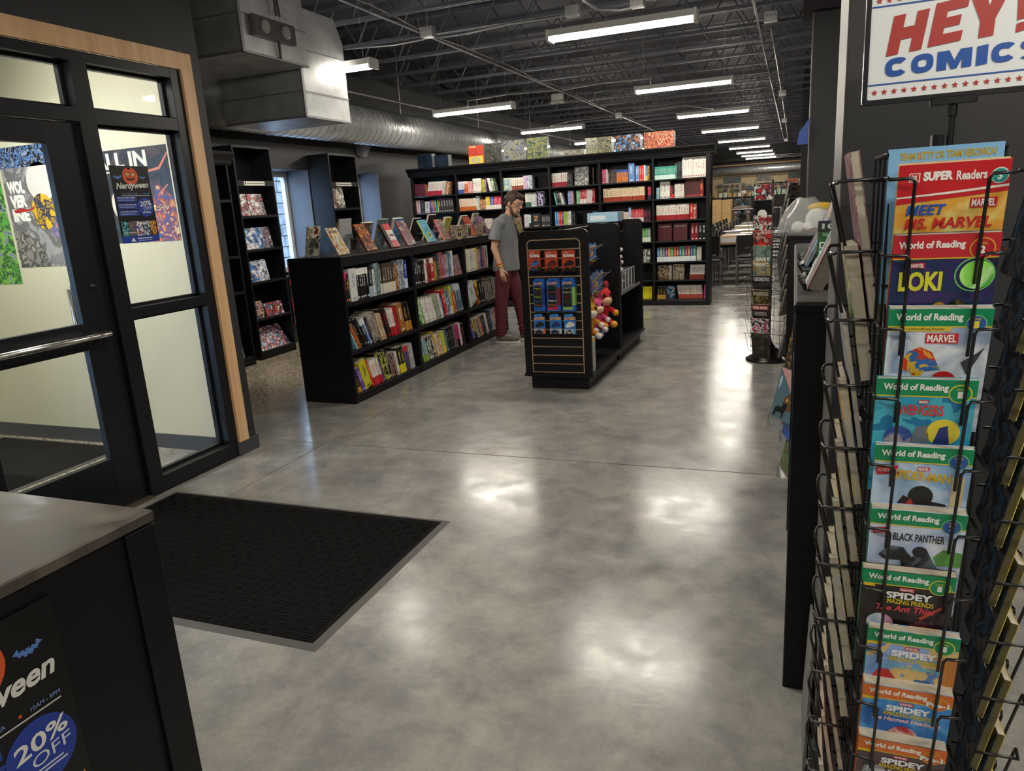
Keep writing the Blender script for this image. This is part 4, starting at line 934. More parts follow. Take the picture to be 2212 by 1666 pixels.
for (bi, si), runs in rt.items():
    hm = HB[si]
    row(TB, dv[bi]+.02, dv[bi+1]-.018, runs, 'on the tall bookcase, %s, %s' % (BN[bi], LN[si]), zs[si], .305, hm, 'books on the tall bookcase', .05)
def fo(bi, si, x, w, h, label, pal, title=None, tcol='#ffffff', tr=(.1, .9, .8, .93), seed=1.0, t=.03, y=.16):
    k = 'art_tb_%d_%d_%d' % (bi, si, int(x*100))
    mt = art(k, pal, 12, seed=seed) if len(pal) > 1 else solid(k, rgb(pal[0]), .35, var=.15, vscale=14)
    face_out(TB, dv[bi]+x, zs[si], w, h, t, '#ffffff', '#000000', 3, label, tilt=5, y=y, mat=mt, title=title, tcol=tcol, trect=tr)
fo(3, 6, .36, .225, .29, 'grey ink-patterned book face out on the top shelf of the fourth bay', ['#c8c8c6','#3a3a3c','#8a8a8a','#e0e0dc','#5a5a5c'], seed=3)
fo(4, 6, .11, .12, .2, 'dark book face out on the top shelf beside the orange paperbacks', ['#1c1a1a','#2a2624','#4a5c50','#a03a2c','#1c1c1c'], None, seed=4)
fo(5, 5, .44, .21, .27, 'red cloth book with gold title face out on the second shelf', ['#8c2430'], 'TRIGUN', '#d8b04a', (.15, .85, .86, .93))
fo(5, 3, .04, .205, .255, 'maroon book with white title face out on the fourth shelf, left one', ['#7c1e30'], 'VINLAND SAGA', '#e8e2da', (.1, .9, .78, .88))
fo(5, 3, .27, .205, .255, 'maroon book with white title face out on the fourth shelf, right one', ['#7c1e30'], 'VINLAND SAGA', '#e8e2da', (.1, .9, .78, .88))
fo(5, 1, .03, .175, .215, 'pale ink-figure book face out on the sixth shelf, left end', ['#d8ccb4','#2c2620','#b08a4c','#e4dccb','#6a5a48'], seed=6)
fo(5, 1, .26, .17, .225, 'cream ink-figure book face out on the sixth shelf, beside the gap', ['#d8ccb4','#8a6a44','#e8dcc4','#3a3430','#c8a878'], seed=8)
fo(5, 0, .155, .13, .185, 'blue picture book face out on the bottom shelf of the right end bay', ['#2c6cb0','#1c2c54','#8ab8e0','#e0c8a0','#16182c'], seed=9)
row(TB, dv[5]+.205, dv[6], [(2,'#e0dcd4','#a03a3a',.02,.215,.13,0,0,'thin white paperback between the face-out books')], 'on the sixth shelf', zs[1], .305, .25, 'books on the tall bookcase', .12)
row(TB, dv[5]+.665, dv[6]-.018, [(1,'#8c2028','#d8a83c',.055,.285,.15,0,0,'red cloth hardback with gold spine')], 'beside the face-out red cloth book', zs[5], .305, HB[5], 'books on the tall bookcase', .05)
me = bpy.data.meshes.new('book_row'); me.from_pydata(ROWS['v'], [], ROWS['f']); me.materials.append(BOOKROW); me.materials.append(PAPER)
me.polygons.foreach_set('material_index', ROWS['m'])
for nm, ty in (('base', 'FLOAT_COLOR'), ('accent', 'FLOAT_COLOR')):
    at = me.attributes.new(nm, ty, 'POINT'); at.data.foreach_set('color', [x for c_ in ROWS[nm] for x in c_])
for nm in ('style', 'seed'):
    at = me.attributes.new(nm, 'FLOAT', 'POINT'); at.data.foreach_set('value', ROWS[nm])
at = me.attributes.new('local', 'FLOAT_VECTOR', 'POINT'); at.data.foreach_set('vector', [x for c_ in ROWS['local'] for x in c_]); me.update()
ro = tag(link('small_paperbacks', me), 'rows of small slim paperbacks filling the shelves of the tall bookcase', 'books'); ro['kind'] = 'stuff'
lp = thing('brass_lock_plate', 'small brass lock plate on the right side of the tall bookcase', 'lock plate', (-1.1345, 11.035, 1.45))
MB().bbox(0, .006, .0, .03, 0, .16, .002).build('plate', solid('brass', rgb(150, 130, 70), .4, .9), lp)
MB().cyl((.006, .015, .11), (.014, .015, .11), .008, n=10).build('keyhole', WIRE, lp)
# ================================================================= GONDOLAS
def rr(x0, x1, z0, z1, r, n=6, bottom=False):
    """rounded (top corners) rectangle outline, counter-clockwise seen from -Y"""
    pts = []
    rb = r if bottom else 0.0001
    for cx, cz, a, rad in ((x1-rb, z0+rb, -PI/2, rb), (x1-r, z1-r, 0, r), (x0+r, z1-r, PI/2, r), (x0+rb, z0+rb, PI, rb)):
        for i in range(n+1):
            t = a+PI/2*i/n; pts.append((cx+rad*math.cos(t), cz+rad*math.sin(t)))
    return pts
def ring_prism(mb, po, pi_, y0, y1):
    n = len(po); vs = [(p[0], y0, p[1]) for p in po]+[(p[0], y0, p[1]) for p in pi_]+[(p[0], y1, p[1]) for p in po]+[(p[0], y1, p[1]) for p in pi_]
    fs = []
    for i in range(n):
        j = (i+1) % n
        fs += [(i, j, n+j, n+i), (2*n+j, 2*n+i, 3*n+i, 3*n+j), (j, i, 2*n+i, 2*n+j), (n+i, n+j, 3*n+j, 3*n+i)]
    mb.add(vs, fs); return mb
GX = -1.897; GY = 5.92
def gondola(label, y0, y1, front):
    o = thing('display_gondola', label, 'display stand', (GX, y0, 0)); L = y1-y0
    w, h = .61, 1.385
    MB().bbox(-.265, .265, .03, L-.03, 0, .115, .004).build('kick_base', BLACK, o)
    MB().bbox(-.318, .318, -.012, L+.006, .115, .145, .005).build('deck', BLACK, o)
    for yy in ((0.012 if front else 0.0), L-.03):
        e = MB(); e.prism(rr(-w/2, w/2, .145, h, .045), yy, yy+.022); e.build('end_panel', BLACK, o)
    MB().box(-.011, .011, .03, L-.03, .145, h-.03).build('centre_panel', BLACK, o)
    MB().bbox(-.02, .02, .03, L-.03, h-.035, h-.012, .004).build('top_rail', BLACK, o)
    if front:
        MB().prism(rr(-w/2+.002, w/2-.002, .147, h-.002, .045), .005, .012).build('mdf_core', MDF, o)
        fr_ = ring_prism(MB(), rr(-w/2, w/2, .145, h, .05), rr(-.24, .24, .146, 1.315, .045), -.002, .006); fr_.build('border_panel', BLACK, o)
        gap = .011; zt = 1.315-gap; z = 1.228
        top = MB().prism(rr(-.24+gap, .24-gap, z+gap/2, zt, .036), -.002, .005); top.build('slat', BLACK, o)
        me = MB().box(-.24+gap, .24-gap, -.002, .005, -.0765+gap/2, -gap/2).mesh('slat', BLACK)
        k = 0
        while z-.0765 > .145:
            link('slat', me, o, (0, 0, z)); z -= .0765
        MB().box(-.24+gap, .24-gap, -.002, .005, .147, z-gap/2).build('slat', BLACK, o)
    return o
gondola('near black gondola with a slatted end panel hung with toy cars', 5.92, 7.08, True)
gondola('far black gondola joined behind the one with the slatted end', 7.11, 8.28, False)

def hook(parent, x, y, z, L, r=.003, up=.03):
    """single peg hook pointing to +X of the gondola"""
    return MB().tube([(x, y, z), (x+L, y, z), (x+L+.01, y, z+up)], r, 6).build('peg_hook', CHROME, parent)
# toy cars on the slatted end: blister cards
CARRED = '#c8482a'
def toy_card(label, px0, px1, py0, py1, bg_, carcol, title, group, kind, yoff=0.0, name='toy_car_card'):
    a = pY(px0, py0, GY-.03); b2 = pY(px1, py1, GY-.03); w = b2.x-a.x; h = a.z-b2.z
    o = thing(name, label, 'toy', ((a.x+b2.x)/2, GY-.033-yoff, b2.z), 0, group)
    MB().prism(rr(-w/2, w/2, 0, h, w*.08), 0, .0015).build('backing_card', pm(bg_), o)
    f = Face(o, w, h, y=0)
    return o, f, w, h
def mini_car(parent, cx, cy, cz, L, col, hgt=.5):
    """small side-view die-cast car: body, cabin, wheels"""
    H = L*hgt*.55; D = L*.36
    b = MB(); b.add([(cx-L/2, cy-D/2, cz+.12*L), (cx+L/2, cy-D/2, cz+.12*L), (cx+L/2, cy+D/2, cz+.12*L), (cx-L/2, cy+D/2, cz+.12*L),
                     (cx-L*.48, cy-D/2, cz+.30*L), (cx+L*.49, cy-D/2, cz+.26*L), (cx+L*.49, cy+D/2, cz+.26*L), (cx-L*.48, cy+D/2, cz+.30*L)],
                    [(3,2,1,0),(4,5,6,7),(0,1,5,4),(1,2,6,5),(2,3,7,6),(3,0,4,7)])
    c = b.build('toy_car', solid('toy_paint_'+col, rgb(col), .2), parent)
    cab = MB(); cab.add([(cx-L*.30, cy-D*.45, cz+.29*L), (cx+L*.26, cy-D*.45, cz+.27*L), (cx+L*.26, cy+D*.45, cz+.27*L), (cx-L*.30, cy+D*.45, cz+.29*L),
                         (cx-L*.18, cy-D*.36, cz+.44*L), (cx+L*.10, cy-D*.36, cz+.44*L), (cx+L*.10, cy+D*.36, cz+.44*L), (cx-L*.18, cy+D*.36, cz+.44*L)],
                        [(3,2,1,0),(4,5,6,7),(0,1,5,4),(1,2,6,5),(2,3,7,6),(3,0,4,7)])
    cab.build('cabin', solid('toy_window', (.02, .025, .03, 1), .15), c)
    wh = MB()
    for sx in (-.3, .3):
        wh.cyl((cx+sx*L, cy-D/2-.001, cz+.12*L), (cx+sx*L, cy+D/2+.001, cz+.12*L), .115*L, n=12)
    wh.build('wheel', solid('toy_tyre', (.01, .01, .01, 1), .5), c)
    return c
def blister(parent, x0, x1, y0, z0, z1):
    return MB().bbox(x0, x1, y0, -.001, z0, z1, .004).build('clear_blister', ACRYL, parent)
# top row: orange cards
for i, (x0, x1, y0, y1, cc, lab) in enumerate(((1141, 1169, 542, 588, '#4a78c0', 'orange toy car card holding a blue car, left on the slatted end'),
        (1176, 1206, 542, 588, '#6a2c2c', 'orange toy car card holding a dark red car, middle on the slatted end'),
        (1213, 1244, 541, 588, '#26262a', 'orange toy car card holding a black car, right on the slatted end'))):
    o, f, w, h = toy_card(lab, x0, x1, y0, y1, CARRED, cc, 'MOVING', 'orange toy car cards', 0)
    f.rect('colour_band', .05, .95, .62, .86, '#b83c22', 1)
    f.text('MATCHBOX', .12, .52, .86, .92, '#f0e8e0', 2, .01, name='lettering'); f.text('MOVING', .10, .92, .68, .83, '#f4efe8', 2, .06); f.text('PARTS', .30, .72, .60, .665, '#5c1a10', 2, .04)
    f.poly('picture_shadow', [(.12, .26), (.85, .30), (.95, .40), (.85, .52), (.5, .57), (.15, .40)], '#7c2c1a', 1)
    f.poly('car_picture', [(.14,.30),(.30,.27),(.80,.36),(.88,.46),(.80,.52),(.60,.56),(.42,.50),(.20,.40)], cc, 2)
    f.poly('car_picture', [(.42,.47),(.60,.54),(.74,.50),(.58,.44)], '#15161a', 3)
    f.rect('dark_strip', .0, 1, 0, .06, '#1a1c18', 2)
    blister(o, -w*.42, w*.30, -.035, .012, h*.24); mini_car(o, -w*.06, -.017, .012, w*.62, cc)
    MB().box(w*.30, w*.5, -.032, -.002, .006, h*.26).build('side_flap', pm('#24301c'), o)
    MB().box(-.004, .004, .004, .034, h-.012, h-.006).build('peg_hook', CHROME, o)
# second row: five-car packs (boxes)
FIVE = [((1151, 1179, 603, 672), ['#3a4a2c','#b8b030','#4a3a2c','#a0b040','#3a5a80','#a85a30'], '#2c5cb0', 'blue five-car pack with olive and yellow cars, left', '#1c3a8c'),
        ((1180, 1212, 602, 672), ['#1e5058','#a02830','#2c3c80','#d8d8dc','#c86428'], '#c83040', 'blue five-car pack with a white car, middle', '#7c2430'),
        ((1213, 1244, 601, 672), ['#7c94a8','#c8bc9c','#8a2430','#3a3a2c','#2c2430'], '#8cc060', 'blue five-car pack with a green side, right', '#8cc060')]
for (x0, x1, y0, y1), cars, base, lab, side in FIVE:
    a = pY(x0, y0, GY-.05); b2 = pY(x1, y1, GY-.05); w = b2.x-a.x; h = a.z-b2.z; dp = .05
    o = thing('toy_car_multipack', lab+' on the slatted end', 'toy', ((a.x+b2.x)/2, GY-.058, b2.z), 0, 'blue five-car packs')
    MB().prism([(-w/2, 0), (w/2, 0), (w/2, h*.90), (w*.36, h), (-w*.36, h), (-w/2, h*.90)], 0, dp).build('carton', pm('#2464c0'), o)
    f = Face(o, w, h, y=0)
    f.text('HOT WHEELS', .06, .80, .82, .89, '#f0a820', 2, .05, slope=.02, name='lettering')
    f.rect('window', .07, .76, .15, .80, '#4c4c48', 1); f.rect('colour_band', .05, .80, .04, .14, base, 1)
    MB().box(w*.28, w*.5+.001, -.0008, dp+.0008, h*.18, h*.72).build('side_print', pm(side), o)
    f.poly('hang_tab', [(.3,.915),(.7,.915),(.65,.95),(.35,.95)], '#173c80', 1)
    for k, cc in enumerate(cars[-5:]):
        mini_car(o, -w*.085, -.004, h*(.655-.128*k), w*.60, cc)
    blister(o, -w*.43, w*.26, -.02, h*.15, h*.80)
    MB().box(-.004, .004, dp, dp+.01, h-.02, h-.012).build('peg_hook', CHROME, o)
# third row: single blue cards
for (x0, x1, y0, y1), cc, acc, lab in (((1153, 1179, 684, 721), '#2a2430', '#d8702c', 'blue toy car card with a dark truck, left'),
        ((1187, 1214, 684, 721), '#2a3a70', '#cfd4da', 'blue toy car card with a navy sports car, middle'),
        ((1218, 1245, 684, 722), '#e0e0e0', '#2a90d0', 'blue toy car card with a white buggy, right')):
    o, f, w, h = toy_card(lab+' of the lower row', x0, x1, y0, y1, '#2c78c8', cc, 'HW', 'single blue toy car cards', 0)
    MB().prism([(-w*.5, h), (-w*.45, h*1.13), (w*.25, h*1.16), (w*.3, h)], 0, .0015).build('hang_tab', pm('#3a86d0'), o)
    f.text('HOT WHEELS', .03, .97, .80, .97, '#f0a41c', 2, .06, slope=.04); f.rect('foot_print', 0, 1, 0, .30, '#d4dade', 1); f.rect('colour_band', .86, 1, 0, .30, acc, 2)
    f.poly('car_picture', [(.08,.42),(.30,.36),(.85,.46),(.92,.60),(.70,.68),(.45,.72),(.2,.56)], cc, 2)
    blister(o, -w*.42, w*.36, -.03, .006, h*.32); mini_car(o, -w*.03, -.015, .006, w*.66, cc)
    MB().box(-.004, .004, .004, .034, h*1.06, h*1.06+.006).build('peg_hook', CHROME, o)

# right side of the near gondola: pegs with carded toy cars, soft toys, a boxed toy
def side_card(label, y, z, x, w=.105, h=.165, col='#3a74b8', acc='#e0a030', car='#888888', group=None, yaw=0):
    o = thing('toy_car_card', label, 'toy', (x, y, z), PI/2, group)   # faces +X
    MB().prism(rr(-w/2, w/2, 0, h, w*.08), 0, .0015).build('backing_card', pm(col), o)
    f = Face(o, w, h); f.text('HOT WHEELS', .05, .95, .72, .90, acc, 1, .05, slope=.05); f.rect('foot_print', 0, 1, 0, .28, '#c8ccd0', 1)
    f.poly('car_picture', [(.08,.40),(.30,.34),(.85,.44),(.92,.58),(.70,.66),(.45,.70),(.2,.54)], car, 1)
    blister(o, -w*.42, w*.42, -.032, .006, h*.30); mini_car(o, 0, -.016, .006, w*.68, car)
    return o
carc = ['#b8b8bc','#c84a30','#d8b030','#3a6ab0','#2c2c30','#8a8a90']
for rowi, (z, xs_) in enumerate(((1.05, (.16, .13, .10)), (.80, (.21, .17, .13)))):
    for k, y in enumerate((6.08, 6.26, 6.44, 6.62)):
        xx = GX+.08+(.16 if rowi == 0 else .22)-.02*k
        nmrow = 'upper' if rowi == 0 else 'lower'; nmk = ['nearest', 'second', 'third', 'farthest'][k]
        for q in range(2):
            side_card('%s carded toy car on the %s peg row of the gondola side%s' % (nmk, nmrow, ', behind another card' if q else ', front card'), y+.004*q, z+.004*k, xx-.045*q, car=carc[(k+q+rowi) % 6], group='carded toy cars on the gondola side')
        hk = thing('peg_hook', '%s metal peg on the %s row of the gondola side' % (nmk, nmrow), 'hook', (GX+.011, y, z+.15), 0, 'gondola pegs')
        MB().tube([(0, 0, 0), (xx-GX+.06, 0, .0), (xx-GX+.075, 0, .03)], .003, 6).build('wire', CHROME, hk)
for k, (y, z, L, lab) in enumerate(((6.25, .62, .20, 'lower bare'), (6.70, .66, .23, 'upper bare'), (6.4, .58, .16, 'plush-carrying'))):
    hk = thing('peg_hook', '%s metal peg above the soft toys' % lab, 'hook', (GX+.011, y, z), 0, 'gondola pegs')
    MB().tube([(0, 0, 0), (L, 0, .0), (L+.015, 0, .03)], .0035, 6).build('wire', CHROME, hk)
def blob(name, mb, mat, parent, voxel=.006, it=6):
    me = mb.mesh(name, mat, True); o = bpy.data.objects.new(name, me); COL.objects.link(o)
    rm = o.modifiers.new('r', 'REMESH'); rm.mode = 'VOXEL'; rm.voxel_size = voxel; rm.use_smooth_shade = True
    sm_ = o.modifiers.new('s', 'SMOOTH'); sm_.factor = .5; sm_.iterations = it
    dg = bpy.context.evaluated_depsgraph_get(); dg.update()
    m2 = bpy.data.meshes.new_from_object(o.evaluated_get(dg)); m2.name = name
    bpy.data.objects.remove(o); bpy.data.meshes.remove(me)
    if not m2.materials: m2.materials.append(mat)
    m2.polygons.foreach_set('use_smooth', [True]*len(m2.polygons))
    return link(name, m2, parent)
def plush(label, x, y, z, s, body, face, limb, rz=0.6):
    """generic soft toy: round head with ears, body, arms, legs, mitten hands"""
    o = thing('soft_toy', label, 'soft toy', (x, y, z), rz, 'soft toys on the gondola')
    fb = lambda n, c: solid('plush_'+n+c, rgb(c), .95, bump=.4, bscale=260)
    b = MB(); b.ell((0, 0, .05*s), (.055*s, .05*s, .07*s)); b.ell((0, 0, .17*s), (.085*s, .075*s, .08*s))
    b.ell((-.05*s, 0, .255*s), (.025*s, .015*s, .035*s)); b.ell((.05*s, 0, .255*s), (.025*s, .015*s, .035*s))
    b.cap((-.05*s, -.01*s, .09*s), (-.09*s, -.05*s, .05*s), .018*s, .02*s); b.cap((.05*s, -.01*s, .09*s), (.09*s, -.05*s, .05*s), .018*s, .02*s)
    b.cap((-.03*s, -.01*s, .0), (-.045*s, -.06*s, -.03*s), .022*s, .026*s); b.cap((.03*s, -.01*s, .0), (.045*s, -.06*s, -.03*s), .022*s, .026*s)
    blob('body', b, fb('a', body), o, .005, 4)
    MB().ell((0, -.052*s, .145*s), (.052*s, .035*s, .036*s), 14, 10).build('muzzle', fb('b', face), o, True)
    for sx in (-1, 1):
        MB().ell((sx*.032*s, -.066*s, .188*s), (.012*s, .006*s, .016*s), 10, 8).build('eye', pm('#141414', .15), o, True)
        MB().ell((sx*.092*s, -.055*s, .045*s), (.024*s,)*3, 12, 8).build('mitten', fb('c', limb), o, True)
        MB().ell((sx*.047*s, -.075*s, -.035*s), (.028*s, .034*s, .026*s), 12, 8).build('shoe', fb('d', limb), o, True)
    return o
plush('yellow-orange soft toy sitting lowest and nearest on the gondola side', GX+.20, 6.22, .47, 1.12, '#d8942c', '#e8dcc8', '#e0d8d0', .9)
plush('pink soft toy in the middle of the hanging soft toys', GX+.22, 6.42, .49, 1.05, '#d0507c', '#e8c8b0', '#d0cac4', .8)
plush('red soft toy at the far end of the hanging soft toys', GX+.23, 6.62, .51, 1.25, '#c02028', '#d8b088', '#d8a030', 1.0)
cs = thing('hang_tag', 'blue and white card tag dangling under the red soft toy', 'tag', (GX+.23, 6.60, .34), 1.2, None, 0, R(-18))
MB().box(-.04, .04, 0, .002, 0, .12).build('card', pm('#3a78c0'), cs); Face(cs, .08, .12).rect('label_print', .1, .9, .08, .42, '#d8dce0', 1)
for k, y in enumerate((6.1, 6.2)):
    plush(['black and blue soft toy under the yellow one, nearer', 'black and blue soft toy under the yellow one, farther'][k], GX+.17, y+.02, .31, .62, '#1c1c20', '#c8b0a0', '#2c50a0', .9)
bx_ = thing('toy_box', 'light blue boxed toy standing on the deck of the near gondola', 'box', (GX+.20, 6.02, .1455), PI/2)
MB().bbox(-.09, .09, -.09, .06, 0, .30, .002).build('carton', pm('#a8c4d8'), bx_); ff = Face(bx_, .18, .30, y=-.09); ff.rect('picture', .08, .92, .1, .75, art('art_toybox', ['#d8e4ec','#6a94b8','#c89a6a','#a8c8dc','#f0ece4'], 16, seed=5), 1); ff.rect('header', 0, 1, .86, 1, '#d8c04a', 1)
# far gondola: shelf with clear cased items, soft toys, a box on top
shf = thing('gondola_shelf', 'black shelf on the far gondola carrying clear-cased figures', 'shelf', (GX+.012, 7.16, .66))
MB().bbox(0, .27, 0, 1.06, 0, .018, .003).build('board', BLACK, shf); MB().box(.268, .274, 0, 1.06, -.004, .03).build('price_rail', solid('price_rail', rgb(120, 120, 122), .4), shf)
for k in range(6):
    c = thing('figure_box', '%s clear-cased figure box on the far gondola shelf' % ['nearest', 'second', 'third', 'fourth', 'fifth', 'farthest'][k], 'box', (GX+.09, 7.22+.155*k, .6785), PI/2, 'clear-cased figure boxes')
    w, h, dp = .145, .20, .16
    MB().box(-w/2, w/2, -dp, 0, 0, h).build('clear_case', ACRYL, c)
    fr_ = ring_prism(MB(), [(-w/2, 0), (w/2, 0), (w/2, h), (-w/2, h)], [(-w/2+.006, .006), (w/2-.006, .006), (w/2-.006, h-.006), (-w/2+.006, h-.006)], -dp-.001, -dp+.006); fr_.build('white_edge', pm('#dcdce0'), c)
    MB().box(-w/2+.012, w/2-.012, -dp+.02, -.01, .006, h-.012).build('carton', art('art_fig%d' % (k % 3), [['#b8a890','#5a4a40','#c8c4c0','#8a5a48','#3a3a40'], ['#8a9098','#3a4048','#c8c8c8','#a06a50','#5a5a60'], ['#c0a090','#6a3a34','#d8d0c8','#4a4a50','#a08a70']][k % 3], 16, seed=k), c)
for k, (y, z, bc, fc) in enumerate(((7.42, .93, '#b82830', '#e8e0dc'), (7.48, .80, '#8a8c90', '#d8c8a0'), (7.40, 1.06, '#c83440', '#e8e4e0'))):
    plush(['red soft toy hanging lowest on the far gondola', 'grey soft toy hanging on the far gondola', 'red and white soft toy hanging at the top of the far gondola'][[0, 1, 2][k]], GX+.16, y, z, .9, bc, fc, '#8a8a90' if k == 1 else '#c8c4c0', 1.1)
hk = thing('peg_hook', 'bare metal peg at the top of the far gondola', 'hook', (GX+.011, 7.6, 1.28), 0, 'gondola pegs')
MB().tube([(0, 0, 0), (.22, 0, 0), (.235, 0, .03)], .0035, 6).build('wire', CHROME, hk)
pp = pZ(1318, 478, 1.385)
tb_ = thing('toy_box', 'pale blue flat box lying on top of the far gondola', 'box', (GX-.05, 8.0, 1.376)); MB().bbox(-.17, .17, -.12, .12, 0, .10, .002).build('carton', pm('#9cc0d8'), tb_)
Face(tb_, .34, .10, y=-.12).rect('label_print', .1, .6, .2, .7, '#d8e4ec', 1)

# ================================================================= DISPLAY BOOKS ON THE LOW BOOKCASES
ZT = 1.2765
def easel(label, x, y, rz, w=.12):
    o = thing('acrylic_easel', label, 'book stand', (x, y, ZT), rz, 'clear acrylic book easels')
    b = MB()
    b.add([(-w/2, -.055, .001), (w/2, -.055, .001), (w/2, -.055, .02), (-w/2, -.055, .02), (-w/2, -.051, .001), (w/2, -.051, .001), (w/2, -.051, .02), (-w/2, -.051, .02)], [(0,1,2,3),(7,6,5,4),(3,2,6,7),(0,3,7,4),(1,5,6,2)])
    b.add([(-w/2, -.053, .001), (w/2, -.053, .001), (w/2, .0, .004), (-w/2, .0, .004), (-w/2, -.053, .005), (w/2, -.053, .005), (w/2, .0, .008), (-w/2, .0, .008)], [(3,2,1,0),(4,5,6,7)])
    a1, a2 = (-.005, .006), (.075, .165)
    b.add([(-w/2, a1[0], a1[1]), (w/2, a1[0], a1[1]), (w/2, a2[0], a2[1]), (-w/2, a2[0], a2[1]), (-w/2, a1[0]+.004, a1[1]), (w/2, a1[0]+.004, a1[1]), (w/2, a2[0]+.004, a2[1]), (-w/2, a2[0]+.004, a2[1])], [(0,1,2,3),(7,6,5,4),(3,2,6,7),(1,5,6,2),(0,3,7,4)])
    b.add([(-w/2, .115, .001), (w/2, .115, .001), (w/2, .079, .165), (-w/2, .079, .165), (-w/2, .119, .001), (w/2, .119, .001), (w/2, .083, .165), (-w/2, .083, .165)], [(0,1,2,3),(7,6,5,4),(1,5,6,2),(0,3,7,4)])
    b.build('easel_body', ACRYL, o); return o
def show_book(label, x, y, rz, w, h, t, mat, spine='#888888', lean=25, title=None, tcol='#1c1c1c', tr=(.12, .9, .80, .92), extra=None, z=ZT, group='books displayed on the low bookcases'):
    o = thing('book', label, 'book', (x, y, z+.012), rz, group, R(-lean))
    c = MB(); c.box(-w/2, w/2, 0, .0018, 0, h); c.build('front_cover', mat if not isinstance(mat, str) else pm(mat), o)
    c = MB(); c.box(-w/2, w/2, t-.0018, t, 0, h); c.build('back_cover', mat if not isinstance(mat, str) else pm(mat), o)
    MB().box(-w/2, -w/2+.0018, .0018, t-.0018, 0, h).build('spine', pm(spine), o)
    MB().box(-w/2+.0018, w/2-.002, .0018, t-.0018, .002, h-.002).build('page_block', PAPER, o)
    f = Face(o, w, h)
    if title: f.text(title, *tr, tcol, 2, .03)
    if extra: extra(f)
    return o
A = lambda nm, pal, s=10, seed=1: art('art_'+nm, pal, s, seed=seed)
front = [  # (pixel of bottom centre, w, h, t, material, spine, title, title colour, label)
 (748, 549, .17, .255, .014, A('avatar', ['#e6e0d0','#e6e0d0','#d8a030','#e6e0d0','#b06a20','#e6e0d0','#8aa04a'], 9, 3), '#3a70a8', 'AVATAR', '#1c1a18', (.2,.85,.80,.90), 'cream book with black title and orange artwork, nearest in the front row'),
 (808, 538, .18, .27, .022, A('rust', ['#6a4a2c','#c8742c','#3a2c20','#a83c20','#d8a040','#8a3018'], 9, 5), '#5c2c22', None, '#d84a2c', (.1,.6,.82,.94), 'brown and orange picture book second in the front row'),
 (858, 526, .165, .25, .03, A('redw', ['#c83a3c','#c83a3c','#d04444','#c83a3c'], 3, 2), '#2c2c2e', None, '#fff', None, 'red book with a white cover panel in the front row'),
 (893, 522, .18, .27, .014, A('dusk', ['#4a4868','#5a5478','#a84a4a','#3a3854','#c8b0a8','#8a3a40'], 10, 7), '#a83c3c', None, '#d84038', (.3,.9,.14,.26), 'dusky purple picture book in the front row'),
 (937, 511, .17, .26, .018, A('cyan', ['#4aa0bc','#58aac4','#4898b4','#60b0c8'], 5, 4), '#b8c848', None, '#1c3038', (.1,.9,.84,.95), 'light turquoise book with a yellow eye shape in the front row'),
 (970, 505, .165, .25, .016, A('gpink', ['#6a8a70','#90a888','#c8585a','#4a6a58','#b8c0a8'], 9, 8), '#d86a7a', None, '#fff', None, 'green and pink picture book in the front row'),
 (1029, 499, .17, .255, .016, A('red2', ['#a83430','#b84038','#c86a3c','#98302c','#d8a888'], 9, 9), '#8c2c2c', None, '#e8d8c8', (.15,.85,.82,.92), 'brick red picture book in the front row behind the figure boxes'),
 (1056, 500, .17, .24, .016, A('lil2', ['#8a6a94','#b07aa0','#5a4a70','#d898b0'], 9, 10), '#6a4a70', None, '#fff', None, 'purple-pink picture book at the far end of the front row')]
for (px, py, w, h, t, mt, spn, ti, tcl, trr, lab) in front:
    p = pX(px, py, -3.585)
    ex = None
    if 'white cover' in lab: ex = lambda f: (f.rect('cover_panel', .30, 1, .30, .72, '#e4ddd4', 1), f.rect('cover_stripe', .0, .28, .0, 1, '#2a2a2c', 1), f.rect('title_block', .45, .92, .45, .55, '#a03a34', 2))
    if 'eye shape' in lab: ex = lambda f: (f.poly('eye_shape', [(.3,.34),(.5,.46),(.72,.40),(.78,.26),(.6,.14),(.36,.20)], '#d8cc30', 1), f.disc('eye_shape', .55, .30, .12, '#16201c', 2))
    xx = -3.60
    show_book(lab, xx, p.y, PI/2, w, h, t, mt, spn, 27, ti, tcl, trr or (.1,.9,.8,.9), ex)
    easel('clear easel under the '+lab.split(' in the')[0].split(' second')[0].split(', nearest')[0].split(' at the')[0].split(' behind')[0], -3.60, p.y, PI/2)
